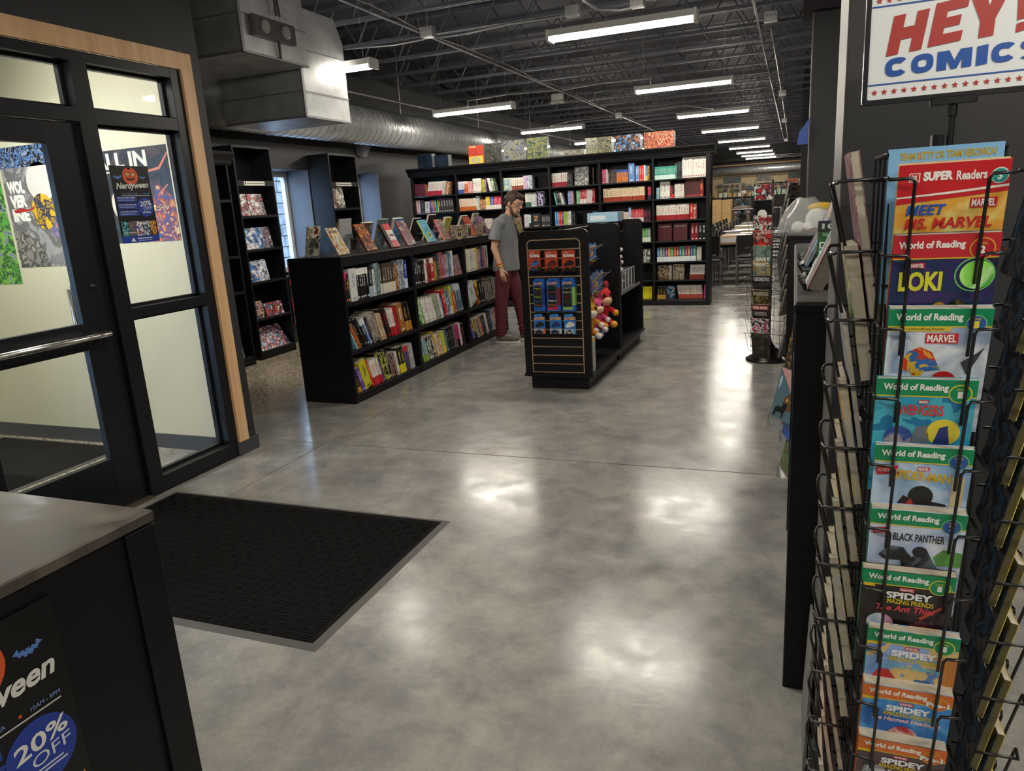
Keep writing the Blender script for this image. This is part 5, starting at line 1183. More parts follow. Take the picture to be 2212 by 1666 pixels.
# rear row, backs of covers towards the aisle
rear = [(672, 552, .175, .255, .022, A('backcream', ['#ccc6a8','#ccc6a8','#ccc6a8','#2c2c28','#ccc6a8','#8c2c28'], 9, 12), 'cream book standing alone at the street side of the near end', 12),
 (742, 545, .20, .30, .012, pm('#b4b2b4'), 'plain pale grey book in the rear row', 10),
 (778, 533, .18, .27, .036, A('dkgrey', ['#4a4a4c','#8a8884','#3a3634','#a05a2c'], 8, 13), 'dark grey hardback with pale spine in the rear row', 20),
 (815, 525, .18, .285, .022, A('forest', ['#3a4a58','#5a7888','#2c5a34','#8a98a0','#1c2c38'], 10, 14), 'blue-green picture book in the rear row', 18),
 (846, 522, .18, .285, .04, A('bluebk', ['#4a7cb0','#4a7cb0','#5484b8','#4474a8'], 4, 15), 'thick blue paperback with an oval emblem in the rear row', 17),
 (885, 516, .18, .275, .02, pm('#1c1c1e'), 'black book with white page edge in the rear row', 22),
 (918, 512, .19, .30, .024, A('blk2', ['#19181b','#19181b','#1c1a1e','#5a2438'], 6, 16), 'tall black picture book in the rear row', 20),
 (952, 506, .17, .26, .036, A('yel2', ['#b4aa54','#c0b65c','#a89e4c','#b4aa54'], 5, 17), 'mustard yellow book in the rear row', 22),
 (985, 500, .18, .27, .03, A('gr4', ['#4a4c54','#6a6c74','#3a3c44','#8a8c90'], 9, 18), 'slate grey hardback in the rear row', 25),
 (1015, 494, .17, .275, .03, A('gr5', ['#9a9894','#b8b4ac','#8a8880'], 6, 19), 'light grey hardback standing high in the rear row', 18)]
for (px, py, w, h, t, mt, lab, ln) in rear:
    xx = -3.95 if px > 700 else -3.93
    yy = pX(px, py, xx).y
    ex = None
    if 'oval' in lab: ex = lambda f: None
    b_ = show_book(lab, xx, yy, -PI/2, w, h, t, mt, '#d8d4cc', ln, None, '#fff')
    if 'oval' in lab:
        e2 = Face(b_, w, h, y=t+.0012); e2.disc('oval_emblem', .5, .8, .28, '#9cb4c4', -1, sq=.6); e2.rect('blurb_line', .2, .75, .42, .45, '#c8d8e4', -1)
    if 'cream book' in lab:
        e2 = Face(b_, w, h, y=t+.0012)
        for (u0, u1, v0, v1, cc) in ((.2, .45, .75, .93, '#7c2420'), (.65, .95, .78, .93, '#8a8878'), (.1, .35, .25, .42, '#3a3a38'), (.6, .85, .30, .48, '#4a4a46'), (.6, .85, .06, .22, '#4a4844')): e2.rect('picture', u0, u1, v0, v1, cc, -1)
    easel('clear easel under the '+lab.split(' in the rear')[0].split(' standing')[0], xx, yy, -PI/2)
for k, (px, py) in enumerate(((700, 551), (785, 549))):
    p = pX(px, py, -3.68); easel(['empty clear easel beside the cream book at the near end', 'empty clear easel in front of the dark grey hardback'][k], -3.72, p.y, PI/2)
# small boxed vinyl figures (plain stand-in figures)
for k, (px, py, cc) in enumerate(((993, 516, '#d8c030'), (1015, 512, '#7a5a50'), (1047, 507, '#a04a50'))):
    p = pX(px, py, -3.545)
    o = thing('figure_box', ['boxed toy figure with yellow base print, nearest of three white-framed boxes', 'boxed toy figure with brown print, middle of three white-framed boxes', 'boxed toy figure with red-brown print, farthest of three white-framed boxes'][k], 'box', (-3.545, p.y, ZT), PI/2, 'white-framed figure boxes')
    w, h, dp = .105, .155, .085
    MB().bbox(-w/2, w/2, .001, dp, 0, h, .002).build('carton', art('art_figbox%d' % k, ['#3a3230','#5a4a44','#8a7a6a','#2c2624'], 20, seed=k), o)
    f = Face(o, w, h); f.rect('white_frame', 0, 1, 0, 1, '#e4e0da', 0); f.rect('window', .08, .92, .06, .94, '#141416', 1)
    f.disc('logo_disc', .5, .80, .20, '#d8b890', 2, sq=.8); f.disc('figure_head', .5, .52, .20, cc, 2, sq=.8); f.rect('figure_body', .40, .60, .28, .44, '#3a6ab0' if k == 0 else '#5a4038', 2); f.rect('foot_print', .08, .92, .10, .20, cc, 2)
# ================================================================= NARROW SHELVES ON THE STREET WALL
def narrow_shelf(label, y0, w, h, shelves, d=.33, header=None, cornice=False, xf=-5.86):
    M = Matrix.Translation((xf, y0, 0)) @ Matrix.Rotation(PI/2, 4, 'Z')
    o = thing('narrow_bookcase', label, 'bookcase'); o.matrix_world = M
    t = .022
    MB().bbox(0, t, 0, d, 0, h, .003).build('side_panel', BLACK, o); MB().bbox(w-t, w, 0, d, 0, h, .003).build('side_panel', BLACK, o)
    MB().box(t, w-t, d-.012, d, 0, h).build('back_panel', BLACK, o); MB().box(t, w-t, .0, d-.012, h-.022, h).build('top', BLACK, o)
    MB().bbox(t, w-t, .004, .022, 0, .09, .002).build('plinth', BLACK, o)
    for z in shelves: MB().bbox(t, w-t, .002, d-.012, z-.03, z, .002).build('shelf', BLACK, o)
    if header:
        z = header; MB().bbox(t, w-t, .0, .02, z-.06, z, .002).build('header_rail', BLACK, o)
        c = MB().box(w*.18, w*.72, -.004, -.0005, z-.055, z-.008).build('sign_strip', pm('#d8d6c8'), o)
        f = Face(o, w*.54, .047, x0=w*.18, z0=z-.055, y=-.004)
        f.rect('small_print', .14, .95, .36, .58, '#5a5a56', 1); f.rect('small_print', .03, .09, .2, .8, '#2c2c2c', 1)
    return o, M
sz = [1.68, 1.295, .92, .49, .10]
n1, M1 = narrow_shelf('narrow black wall bookcase with face-out comics, left of the first window', 6.775, .655, 2.452, sz, header=2.07)
n2, M2 = narrow_shelf('narrow black wall bookcase between the two blue-lit window bays', 8.605, .68, 2.44, [1.72, 1.30, .92, .49, .10], header=2.07)
def comic(M, x, z, w, h, label, pal, tilt=10, y=.05, seed=1, scale=8, t=.008, group=None):
    return face_out(M, x, z, w, h, t, '#fff', '#000', 3, label, group, tilt, y, mat=art('art_c%d' % int(seed*10), pal, scale, seed=seed), name='comic_book')
P1 = ['#c8c0bc','#1c1a1c','#a83038','#8a8a90','#d8d4d0','#3a3a40']; P2 = ['#d0d4d8','#3a3448','#2c70b0','#b8b4bc','#e4e2e0','#54485c']
comic(M1, .05, 1.68, .17, .25, 'left red and grey comic on the top display shelf of the wall bookcase', P1, seed=21); comic(M1, .235, 1.68, .17, .25, 'middle red and grey comic on the top display shelf of the wall bookcase', P1, seed=21.4); comic(M1, .40, 1.68, .12, .25, 'dark edge comic on the top display shelf of the wall bookcase', ['#5a3c44','#a8a4a8','#2c2c30','#c85a5a','#8a8a8c'], y=.07, seed=22)
comic(M1, .06, 1.295, .17, .245, 'left blue and white comic on the second display shelf', P2, seed=23); comic(M1, .235, 1.295, .17, .25, 'middle blue and white comic on the second display shelf', P2, seed=23.4); comic(M1, .405, 1.295, .14, .25, 'purple-grey comic on the second display shelf', ['#c8c4c8','#4a3a44','#8a7a84','#2c242c','#d8d4d4'], seed=24)
comic(M1, .05, .92, .16, .24, 'white and blue comic at the left of the third display shelf', P2, seed=25); comic(M1, .22, .92, .18, .25, 'white comic with grey figures on the third display shelf', ['#dcdcdc','#8a94b0','#e4e4e4','#4a5070','#c8c8d0'], seed=26)
comic(M1, .05, .49, .18, .2, 'brown picture comic on the fourth display shelf', ['#7a645c','#3a2c30','#b89888','#5a484c','#c8b8a8'], seed=27)
for k in range(3): comic(M1, .24+.11*k, .49, .105, .16, ['left', 'middle', 'right'][k]+' small boxed comic pack on the fourth display shelf', ['#c8c0b4','#2c2c34','#b84a38','#3a5a90','#e0d8cc'], seed=28+k, y=.04)
for k in range(3): comic(M1, .04+.185*k, .10, .18, .30, ['left', 'middle', 'right'][k]+' blue and red large comic on the bottom display shelf', ['#2c4c7c','#d8d4d4','#b03428','#1c2c4c','#8aa0c0','#e0dcd8'], tilt=32, y=.03, seed=32+k)
comic(M2, .10, 1.72, .24, .31, 'pale book with a drawn face on the second wall bookcase', ['#d8d4c8','#e0dccf','#5a5852','#d0ccbe','#b8b4a8'], seed=41, y=.03, tilt=6); comic(M2, .035, 1.72, .13, .24, 'dark red-brown book overlapping the pale face book', ['#3a2c2c','#8a5a50','#2c2022','#c8a890'], seed=42, y=.012)
row(M2, .05, .62, [(1,'#5a2c24','#a08070',.10,.19,.17,0,3,'rust brown book'),(5,'#6a7468','#c8ccc0',.034,.23,.18,0,0,'grey-green volume',.10)], 'on the second wall bookcase', 1.30, .31, .3, 'books on the wall bookcase')
# partly hidden corniced bookcase beside the entrance wall
n0, M0 = narrow_shelf('black corniced bookcase half hidden by the entrance wall', 5.15, 1.44, 2.25, [1.86, 1.25, .85, .10], d=.40, xf=-5.79)
pr2 = [(-.0, 2.22), (-.02, 2.24), (-.025, 2.27), (-.05, 2.30), (-.075, 2.33), (-.08, 2.36), (.40, 2.36), (.40, 2.22)]
n = len(pr2); vs = [(-.03, p[0], p[1]) for p in pr2]+[(1.49, p[0], p[1]) for p in pr2]
MB().add(vs, [tuple(range(n)), tuple(range(2*n-1, n-1, -1))]+[((i+1) % n, i, n+i, n+(i+1) % n) for i in range(n)]).build('cornice', BLACK, n0)
row(M0, .9, 1.40, [(6,'#15141a','#3c3a40',.05,.28,.18,0,0,'black boxed volume in shadow')], 'of the half hidden corniced bookcase', 1.25, .38, .5, 'shadowed books')
comic(M0, 1.18, .10, .14, .46, 'tall white ink-patterned poster roll pack on the bottom shelf', ['#dcdad6','#2c2c2c','#e0deda','#8a4a50','#d8d6d2'], tilt=6, y=.05, seed=44, scale=22)
bn = thing('hanging_banner', 'narrow red and slate banner standing behind the near-end bookcase', 'banner', (-6.14, 8.05, .25), PI/2)
MB().box(-.22, .22, 0, .006, 0, .85).build('fabric', art('art_banner', ['#a83c40','#c84a44','#3a4450','#2c343c','#d87a60'], 3, seed=4, stretch=(.4, 1, 2)), bn)

# ================================================================= POSTERS AT THE ENTRANCE
def poster(name, label, loc, rz, w, h, mat, t=.0012):
    o = thing(name, label, 'poster', loc, rz); MB().box(-w/2, w/2, 0, t, 0, h).build('paper', mat if not isinstance(mat, str) else pm(mat), o)
    return o, Face(o, w, h, y=0)
def halloween(o, f, full=True):
    f.disc('pumpkin', .5, .868, .20, '#d8582c', 1, sq=.92, n=26); f.rect('pumpkin_stem', .46, .52, .955, .985, '#3c7a34', 1)
    for u in (.43, .57): f.rect('glasses_frame', u-.062, u+.062, .868, .912, '#181818', 2); f.rect('glasses_lens', u-.05, u+.05, .873, .907, '#e0a878', 3)
    f.poly('pumpkin_smile', [(.36,.85),(.42,.842),(.5,.836),(.58,.842),(.64,.85),(.57,.818),(.5,.81),(.43,.818)], '#1a1414', 2)
    for u, s in ((.17, .11), (.82, .085)): f.poly('bat', [(u+x*s, .845+y*s*.62) for x, y in BAT], '#5a80c8', 1)
    f.text('Nerdyween', .09, .94, .685, .79, '#dcdcd6', 2, .03, .25, slope=.02)
    f.text('LAST SATURDAY IN OCTOBER', .20, .62, .632, .648, '#7896cc', 2, .01, res=1); f.disc('dot', .70, .64, .010, '#d8582c', 2, n=8); f.text('10AM - 8PM', .76, .93, .632, .648, '#7896cc', 2, .01, res=2)
    f.rect('rule', .18, .93, .612, .618, '#c8c8c4', 2)
    for v, tx in ((.545, 'FREE HALLOWEEN COMICS'), (.455, 'KIDS COSTUME SHOWCASE'), (.365, 'COSTUME CONTEST')):
        f.rect('text_panel', .04, .57, v-.01, v+.06, '#2c4496', 1); f.text(tx, .08, .52, v+.035, v+.05, '#e8e8e8', 2, .02, res=1); f.rect('small_print', .08, .48, v+.006, v+.018, '#8a9ac8', 2)
    f.disc('discount_disc', .765, .462, .205, '#24409c', 1, n=40)
    f.text('20%', .62, .93, .48, .545, '#e4e4e0', 3, .02, slope=.02); f.text('OFF', .70, .93, .425, .472, '#d4d8e4', 3, .0, slope=.015)
    f.rect('small_print', .68, .87, .40, .407, '#c8d0e4', 3); f.rect('small_print', .66, .89, .385, .392, '#c8d0e4', 3)
    pals = [['#3a8a94','#1c3c50','#6ac0c0'], ['#2c2c34','#5a5a6a','#8a6a4a'], ['#c83a30','#e8d8c8','#3a3a90'], ['#6a94b8','#2c4458','#c8d8e0'], ['#a8442c','#3a2420','#d89a4a']]
    for k in range(5): f.rect('comic_picture', .05+.185*k, .225+.185*k, .09, .28, art('art_pp%d' % k, pals[k], 40, seed=k), 1)
    f.text('GET SPECIAL', .10, .40, .125, .142, '#e8e8e4', 3, .03, res=1); f.text('DEALS', .44, .70, .125, .142, '#c83a30', 3, .03, res=1)
    f.rect('foot_bar', 0, 1, 0, .085, '#24409c', 2); f.poly('logo_triangle', [(.22,.015),(.36,.015),(.29,.07)], '#d8d8e0', 3); f.rect('small_print', .40, .80, .047, .060, '#d8d8e0', 3); f.rect('small_print', .42, .78, .02, .03, '#9cacd8', 3)
o, f = poster('event_poster', 'black halloween event poster taped to the sidelight glass', (XF-.077, 3.375, 1.525), PI/2, .275, .445, '#0c0c0e')
halloween(o, f)
o, f = poster('wall_poster', 'wide dark space battle poster on the cream vestibule wall', (-4.335, 3.8585, 1.513), 0, .93, .622, A('allin', ['#2c343e','#343c48','#262c36','#4a4048'], 5, 3))
f.text('ALL IN', .28, .80, .80, .97, '#dcdcd6', 2, .04); f.rect('rule', .30, .62, .76, .78, '#c8c8c4', 2); f.text('is.', .52, .57, .69, .73, '#d8d4d0', 2, .02)
f.poly('picture', [(.70,.0),(1,.0),(1,.45),(.86,.62),(.80,.45)], A('allin2', ['#c88a54','#a8482c','#2c508c','#8a2c30','#d8b890','#1c2430'], 12, 5), 1)
f.poly('picture', [(.42,.0),(.60,.0),(.62,.45),(.50,.62),(.44,.4)], A('allin3', ['#7c2c2c','#2c2c34','#c8c4b8','#4a3438'], 12, 6), 1); f.ring('picture', .52, .42, .13, .05, '#d0ccbe', 2)
for pts in ([(.80,.76),(.90,.78),(1,.93),(1,.90),(.91,.755),(.80,.735)], [(.86,.50),(.96,.60),(.965,.585),(.868,.485)]): f.poly('light_streak', pts, '#c8786a', 2)
f.text('2008.', .46, .56, .03, .06, '#d8d4d0', 2, .02, res=1)
o, f = poster('wall_poster', 'tall poster with blocky white title on the cream vestibule wall', (-5.19, 3.8585, 1.372), 0, .585, .865, A('wolv', ['#7c7c80','#9a9a9c','#6a686c','#8a888c','#a8a6a4'], 3, 3))
f.rect('picture', 0, 1, .83, 1, A('wolv2', ['#2c2c34','#5a80b8','#1c1c20','#8a9cb8','#3a3c44'], 14, 4), 1)
f.disc('picture', .66, .70, .24, '#d0cec8', 1)
f.disc('picture', .62, .46, .20, A('wolv3', ['#d8b428','#d0a820','#2c3450','#b8901c','#4a5a80'], 9, 5), 2, sq=1.1)
f.disc('picture', .82, .34, .16, A('wolv4', ['#6a8ab0','#9a80a0','#4a5a8c','#b08a90'], 9, 6), 1)
f.poly('picture', [(0,0),(.6,0),(.42,.22),(.2,.30),(0,.32)], A('wolv5', ['#5a585c','#8a8884','#34343a','#a8a49c'], 12, 7), 1)
for k, tx in enumerate(('WOL', 'VER', 'INE')): f.text(tx, .06, .36, .62-.115*k, .725-.115*k, '#f0eee8', 2, .06)
f.poly('red_scrawl', [(.08,.485),(.2,.50),(.4,.488),(.48,.515),(.46,.485),(.3,.468),(.12,.462)], '#a82428', 3)
o, f = poster('wall_poster', 'bright green poster left of the white-titled poster in the vestibule', (-5.80, 3.858, 1.25), 0, .58, .86, A('green', ['#3c8a34','#58a840','#2c5c38','#78b848','#8a8ab0','#1c4424'], 7, 8))

# ================================================================= FOREGROUND COUNTER
ct = thing('counter', 'black counter at the lower left with a worn grey-brown top', 'counter', (-1.1, .91, 0))
MB().bbox(-.75, -.004, -1.5, 0, 0, 1.075, .004).build('body', BLACK, ct)
MB().bbox(-.002, .006, -.06, .004, 0, 1.07, .002).build('corner_strip', BLACK, ct)
def wornTop():
    mt, nt, b = newmat('worn_counter_top'); tc = N(nt, 'ShaderNodeTexCoord')
    n = N(nt, 'ShaderNodeTexNoise'); n.inputs['Scale'].default_value = 7; n.inputs['Detail'].default_value = 9; n.inputs['Distortion'].default_value = .8; nt.links.new(tc.outputs['Object'], n.inputs['Vector'])
    r = ramp(nt, [(.25, rgb(52, 48, 46)), (.5, rgb(82, 76, 71)), (.75, rgb(112, 101, 92))]); nt.links.new(n.outputs['Fac'], r.inputs['Fac']); nt.links.new(r.outputs[0], b.inputs['Base Color'])
    r2 = ramp(nt, [(.3, (.22,)*3+(1,)), (.7, (.48,)*3+(1,))]); nt.links.new(n.outputs['Fac'], r2.inputs['Fac']); nt.links.new(r2.outputs[0], b.inputs['Roughness'])
    bp = N(nt, 'ShaderNodeBump'); bp.inputs['Strength'].default_value = .12; nt.links.new(n.outputs['Fac'], bp.inputs['Height']); nt.links.new(bp.outputs[0], b.inputs['Normal']); return mt
MB().bbox(-.755, .006, -1.5, .006, 1.075, 1.095, .003).build('counter_top', wornTop(), ct)
o, f = poster('event_poster', 'black halloween event poster stuck to the side of the foreground counter', (-1.0985, .555, .59), PI/2, .29, .45, '#0b0b0d')
halloween(o, f)

# ================================================================= RIGHT OF THE AISLE: SLANTED BOOKS, BAG, BOOKS FACING THE AISLE
def wire_rack(label, y, n=5):
    """low wire book rack on the worn board, holding books that face the aisle (-X)"""
    o = thing('wire_book_rack', label, 'rack', (.022, y, 1.2826)); b = MB()
    for k in range(n):
        yy = .028*k
        b.tube([(.02, yy, .045), (.0, yy, .035), (.015, yy, .004), (.10, yy, .004), (.135, yy, .02), (.22, yy, .17)], .0035, 6)
    b.tube([(.06, -.004, .004), (.06, .028*(n-1)+.004, .004)], .003, 6); b.tube([(.18, -.004, .10), (.18, .028*(n-1)+.004, .10)], .003, 6)
    b.build('wire', WIRE, o); return o
wire_rack('nearest black wire rack on the worn board holding a thick white book', 2.50)
wire_rack('black wire rack on the worn board holding the green puzzle book', 2.95)
wire_rack('far black wire rack on the worn board holding slanted picture books', 3.30, 7)
def slant_book(label, y, w, h, t, mat, lean=23, x=.045, z=1.287, spine='#2c2c60', fdecal=None, rz=-PI/2):
    o = thing('book', label, 'book', (x, y, z), rz, 'slanted books on the worn board', R(-lean))
    MB().box(-w/2, w/2, 0, .002, 0, h).build('front_cover', mat, o); MB().box(-w/2, w/2, t-.002, t, 0, h).build('back_cover', mat, o)
    MB().box(-w/2, -w/2+.002, .002, t-.002, 0, h).build('spine', pm(spine), o); MB().box(-w/2+.002, w/2-.004, .002, t-.002, .004, h-.004).build('page_block', PAPER, o)
    if fdecal: fdecal(Face(o, w, h))
    return o
slant_book('thick pale hardback with dark blue edge, nearest slanted book on the worn board', 2.56, .17, .27, .045, A('mauve', ['#9a7078','#b08a90','#8a5a64','#c8b0b0'], 9, 3), spine='#2c2860')
slant_book('mint and white slanted book behind the thick pale hardback', 2.66, .17, .25, .02, A('mintw', ['#a8c8c0','#d8e4de','#88b0a8','#e4e4e0'], 9, 4), spine='#6a9a94')
gb = slant_book('green puzzle book with a white title facing the viewer', 2.70, .085, .185, .02, A('dogm', ['#3a6a3c','#427444','#345f38','#4a7c48'], 6, 5), 4, .118, 1.305, '#2c4c30',
   lambda f: (f.rect('header', 0, 1, .80, 1, '#24302a', 1), f.text('100', .15, .95, .85, .95, '#d8dcd0', 2, .03), f.text('Pulp Puzzles', .2, .85, .70, .78, '#c8d4c4', 2, .01), f.text('DOG', .08, .95, .50, .62, '#e8e8e4', 2, .03), f.text('MAN', .08, .95, .35, .47, '#e8e8e4', 2, .03), f.rect('foot_print', 0, 1, 0, .2, A('dogf', ['#3a5a3c','#c8c8b8','#5a6a4a'], 20, 2), 1)), rz=R(-8))
cols = [['#b89a94','#d0b8b0','#a07a74'], ['#c8a878','#e0cca8','#a07c50'], ['#8a8060','#b8ac84','#5a5444'], ['#c8b43c','#dccc60','#8a7c2c'], ['#4a88c8','#7ab0e0','#2c5c98']]
for k in range(5):
    slant_book('%s slanted picture book in the far wire rack' % ['dusty pink', 'sand coloured', 'olive brown', 'yellow', 'sky blue'][k], 3.50-.045*k, .15, .25-.01*k, .012, art('art_sl%d' % k, [c for c in cols[k]], 10, seed=k), 24, .048, 1.288, '#d8d4c8')
for k in range(5):
    slant_book('%s book leaning at the far end of the worn board' % ['pale blue tall', 'orange and white', 'navy blue', 'light grey tall', 'white stacked'][k], 3.95+.11*k if k < 3 else 2.95+.1*k, .15, .27, .018, art('art_sm%d' % k, [['#6a9cd0','#a8c8e8','#3a6098'], ['#d8823c','#e8e0d8','#b05c24'], ['#3a4478','#5a64a0','#242c54'], ['#c8c4bc','#dcd8d0','#a8a49c'], ['#d8d4cc','#e4e0d8','#b8b4ac']][k], 10, seed=k+3), 24, .075, 1.288, '#d8d4c8')
# clear plastic bag with white and yellow soft toys on the farther bookcase
def bag_film():
    mt, nt, b = newmat('bag_film'); out = nt.nodes['Material Output']
    b.inputs['Base Color'].default_value = (.8, .8, .8, 1); b.inputs['Roughness'].default_value = .15
    tr = N(nt, 'ShaderNodeBsdfTransparent'); mx = N(nt, 'ShaderNodeMixShader'); mx.inputs[0].default_value = .30
    nt.links.new(tr.outputs[0], mx.inputs[1]); nt.links.new(b.outputs[0], mx.inputs[2]); nt.links.new(mx.outputs[0], out.inputs['Surface']); return mt
bg_ = thing('plastic_bag', 'clear plastic bag holding soft toys on the farther low bookcase', 'bag', (.10, 5.80, 1.277))
b = MB()
prof_ = [(.30, .0), (.34, .03), (.30, .10), (.22, .17), (.14, .23), (.10, .26)]
nn = 22; vs = []; random.seed(11)
for r_, z_ in prof_:
    for i in range(nn):
        t_ = 2*PI*i/nn; q = r_*(1+.10*math.sin(3*t_+z_*20)+random.uniform(-.05, .05)); vs.append((q*.62*math.cos(t_)-.02, q*.8*math.sin(t_), z_+random.uniform(-.006, .006)))
fs = [(i*nn+j, i*nn+(j+1) % nn, (i+1)*nn+(j+1) % nn, (i+1)*nn+j) for i in range(len(prof_)-1) for j in range(nn)]
vs += [(-.34, -.25, .02), (-.34, .15, .02), (-.16, -.25, .03), (-.16, .15, .035)]; q = len(vs)-4; fs.append((q, q+2, q+3, q+1))
MB().add(vs, fs).build('film', bag_film(), bg_, True)
t1 = MB(); t1.ell((.06, -.05, .10), (.085, .085, .09)); t1.ell((-.07, -.06, .05), (.05, .05, .045)); t1.ell((.0, -.10, .05), (.03, .03, .03)); blob('white_soft_toy', t1, solid('plush_white', rgb(226, 230, 228), .9), bg_, .008, 4)
MB().ell((.08, -.02, .185), (.09, .07, .035), 14, 10).build('yellow_soft_toy', solid('plush_yellow', rgb(220, 180, 50), .9), bg_, True); MB().ell((.04, -.02, .03), (.12, .12, .028), 14, 8).build('red_soft_toy', solid('plush_maroon', rgb(96, 24, 36), .9), bg_, True)
# books displayed on the aisle side of the right low bookcases, tilted outwards
def tilt_book(label, yc, z0, xb, w, h, t, mat, ang, rz, deco=None):
    o = thing('book', label, 'book', (xb, yc, z0), rz, 'books on the aisle side of the right bookcases', R(-ang))
    MB().box(-w/2, w/2, 0, .003, 0, h).build('front_cover', mat, o); MB().box(-w/2, w/2, t-.003, t, 0, h).build('back_cover', mat, o)
    MB().box(-w/2, -w/2+.003, .003, t-.003, 0, h).build('spine', pm('#3a2c30'), o); MB().box(-w/2+.003, w/2-.003, .003, t-.003, .003, h-.003).build('page_block', PAPER, o)
    if deco: deco(Face(o, w, h))
    return o
def catdeco(f):
    f.poly('pink_corner', [(.0,1),(1,1),(1,.42)], '#c8948c', 1); f.disc('pumpkin_picture', .72, .38, .24, '#6a4c34', 1); f.disc('pumpkin_eye', .64, .42, .05, '#d8a850', 2, n=10); f.disc('pumpkin_eye', .84, .42, .05, '#d8a850', 2, n=10)
    f.poly('cat_picture', [(.12,.04),(.16,.20),(.30,.26),(.42,.24),(.50,.30),(.48,.38),(.54,.34),(.64,.34),(.70,.38),(.70,.26),(.62,.20),(.58,.05),(.53,.05),(.52,.14),(.36,.14),(.24,.12),(.22,.04)], '#14161c', 2)
    f.poly('ghost_picture', [(.10,.55),(.2,.72),(.16,.85),(.06,.8)], '#a8c4cc', 2)
tilt_book('grey-blue halloween picture book with a black cat facing the aisle', 4.02, .385, -.041, .205, .275, .016, pm('#54707c'), 14, R(-60), catdeco)
tilt_book('black book with orange dots above the cat picture book', 4.42, .585, -.010, .18, .26, .014, A('blkor', ['#16140f','#16140f','#1a1612','#c8862c'], 22, 3), 10, R(-80))
tilt_book('deep blue book under the cat picture book', 4.08, .27, -.008, .16, .10, .014, pm('#2c5cb0'), 10, R(-76))
tilt_book('black and gold book beside the deep blue one', 4.24, .28, -.014, .13, .09, .010, A('bgold', ['#1a1612','#8a6a2c','#1a1612','#c8942c'], 20, 5), 10, R(-74))
tilt_book('brown-green picture book lowest on the aisle side', 3.98, .11, -.012, .18, .145, .016, A('bgreen', ['#4a3c34','#5c8a3c','#3a3028','#8a7c5c'], 16, 6), 12, R(-76))
for k, (y_, z_, q_) in enumerate(((4.02, .375, .10), (4.42, .575, .04), (4.12, .26, .04), (3.98, .10, .045))):
    h_ = thing('book_ledge', ['acrylic ledge under the cat picture book', 'acrylic ledge under the black dotted book', 'acrylic ledge under the deep blue book', 'acrylic ledge under the brown-green book'][k], 'ledge', (0.0, y_, z_), 0, 'acrylic ledges')
    MB().box(-q_, .010, -.10, .10, 0, .004).build('plate', ACRYL, h_); MB().box(-q_, -q_+.004, -.10, .10, .004, .015).build('lip', ACRYL, h_)
# blue pennant sign on the far partition edge
ps = thing('wall_sign', 'blue pointed sign sticking out from the partition edge', 'sign', (.09, 6.98, 0), 0)
a1 = pY(1721, 313, 6.98); a2 = pY(1746, 255, 6.98); a3 = pY(1745, 303, 6.98)
MB().prism([(a1.x-.09, a1.z), (a3.x-.09, a3.z-.03), (a2.x-.08, a2.z), (a1.x-.075, a1.z+.10)], -.006, .006).build('panel', pm('#2c50a8'), ps)
# grey board leaning by the pier
lb = thing('leaning_board', 'thin grey cardboard sheet leaning against the foot of the near pier', 'board', (.070, 1.86, 0))
MB().add([(0, 0, 0), (0, .30, 0), (.014, .30, .36), (.014, .03, .40), (.008, 0, 0), (.008, .30, 0), (.020, .30, .36), (.020, .03, .40)], [(0,3,2,1),(4,5,6,7),(0,4,7,3),(1,2,6,5),(3,7,6,2),(0,1,5,4)]).build('sheet', solid('grey_card', rgb(120, 116, 110), .7), lb)
# ================================================================= SPINNER RACKS
def spinner(name, label, cx, cy, rz, half, ztop, tiers, pitch, colw, base_r, offs=(0, 0, 0, 0), wr=.0021):
    o = thing(name, label, 'book rack', (cx, cy, 0), rz)
    MB().lathe([(base_r, 0), (base_r, .012), (base_r*.93, .022), (base_r*.55, .07), (base_r*.28, .12), (.03, .17), (.018, .22)], 36).build('base', solid('gloss_black_base', (.01, .01, .011, 1), .18), o, True)
    zb = ztop-tiers*pitch-.02
    MB().cyl((0, 0, .15), (0, 0, ztop+.04), .011, n=10).build('centre_pole', WIRE, o, True)
    # cage: uprights and rings
    c = MB(); q = half-.055
    for s in range(4):
        a = s*PI/2; ca, sa = math.cos(a), math.sin(a)
        for t in (-colw/2+.004, colw/2-.004):
            x, y = t, -q; c.tube([(x*ca-y*sa, x*sa+y*ca, zb), (x*ca-y*sa, x*sa+y*ca, ztop+.01)], .0022, 6)
    c.build('upright', WIRE, o)
    for z in (ztop+.01, ztop-.5, ztop-1.0, zb):
        pts = []
        for s in range(4):
            a = s*PI/2; ca, sa = math.cos(a), math.sin(a)
            for t in (-colw/2, colw/2): x, y = t, -q; pts.append((x*ca-y*sa, x*sa+y*ca, z))
        pts.append(pts[0]); r_ = MB().tube(pts, .0032, 6)
        for s in range(4):
            p = pts[2*s]; r_.tube([(0, 0, z), p], .0025, 5)
        r_.build('ring', WIRE, o)
    # pocket wire, local to a face pointing to -Y (y=0 at cover top plane)
    w = colw; dz = .075
    p_ = MB(); d_in, d_out = .055, -.012
    for sx in (-1, 1):
        e = sx*(w/2+.006)
        p_.tube([(e, d_in, .0), (e, d_out-.002, .0), (e*.98, d_out-.006, -.003), (e*.62, d_out-.010, -.003), (e*.57, d_out-.010, -.010), (e*.57, d_out+.028, -dz-.10), (e*.57, d_in-.006, -dz-.104)], wr, 6)
    p_.tube([(-w/2, d_in-.005, -dz-.106), (w/2, d_in-.005, -dz-.106)], .0021, 6)
    pm_ = p_.mesh('pocket', WIRE, True)
    for s in range(4):
        for k in range(tiers):
            l = link('pocket', pm_, o)
            l.matrix_local = Matrix.Rotation(s*PI/2, 4, 'Z') @ Matrix.Translation((0, -half-offs[s], ztop-.028-k*pitch))
    return o
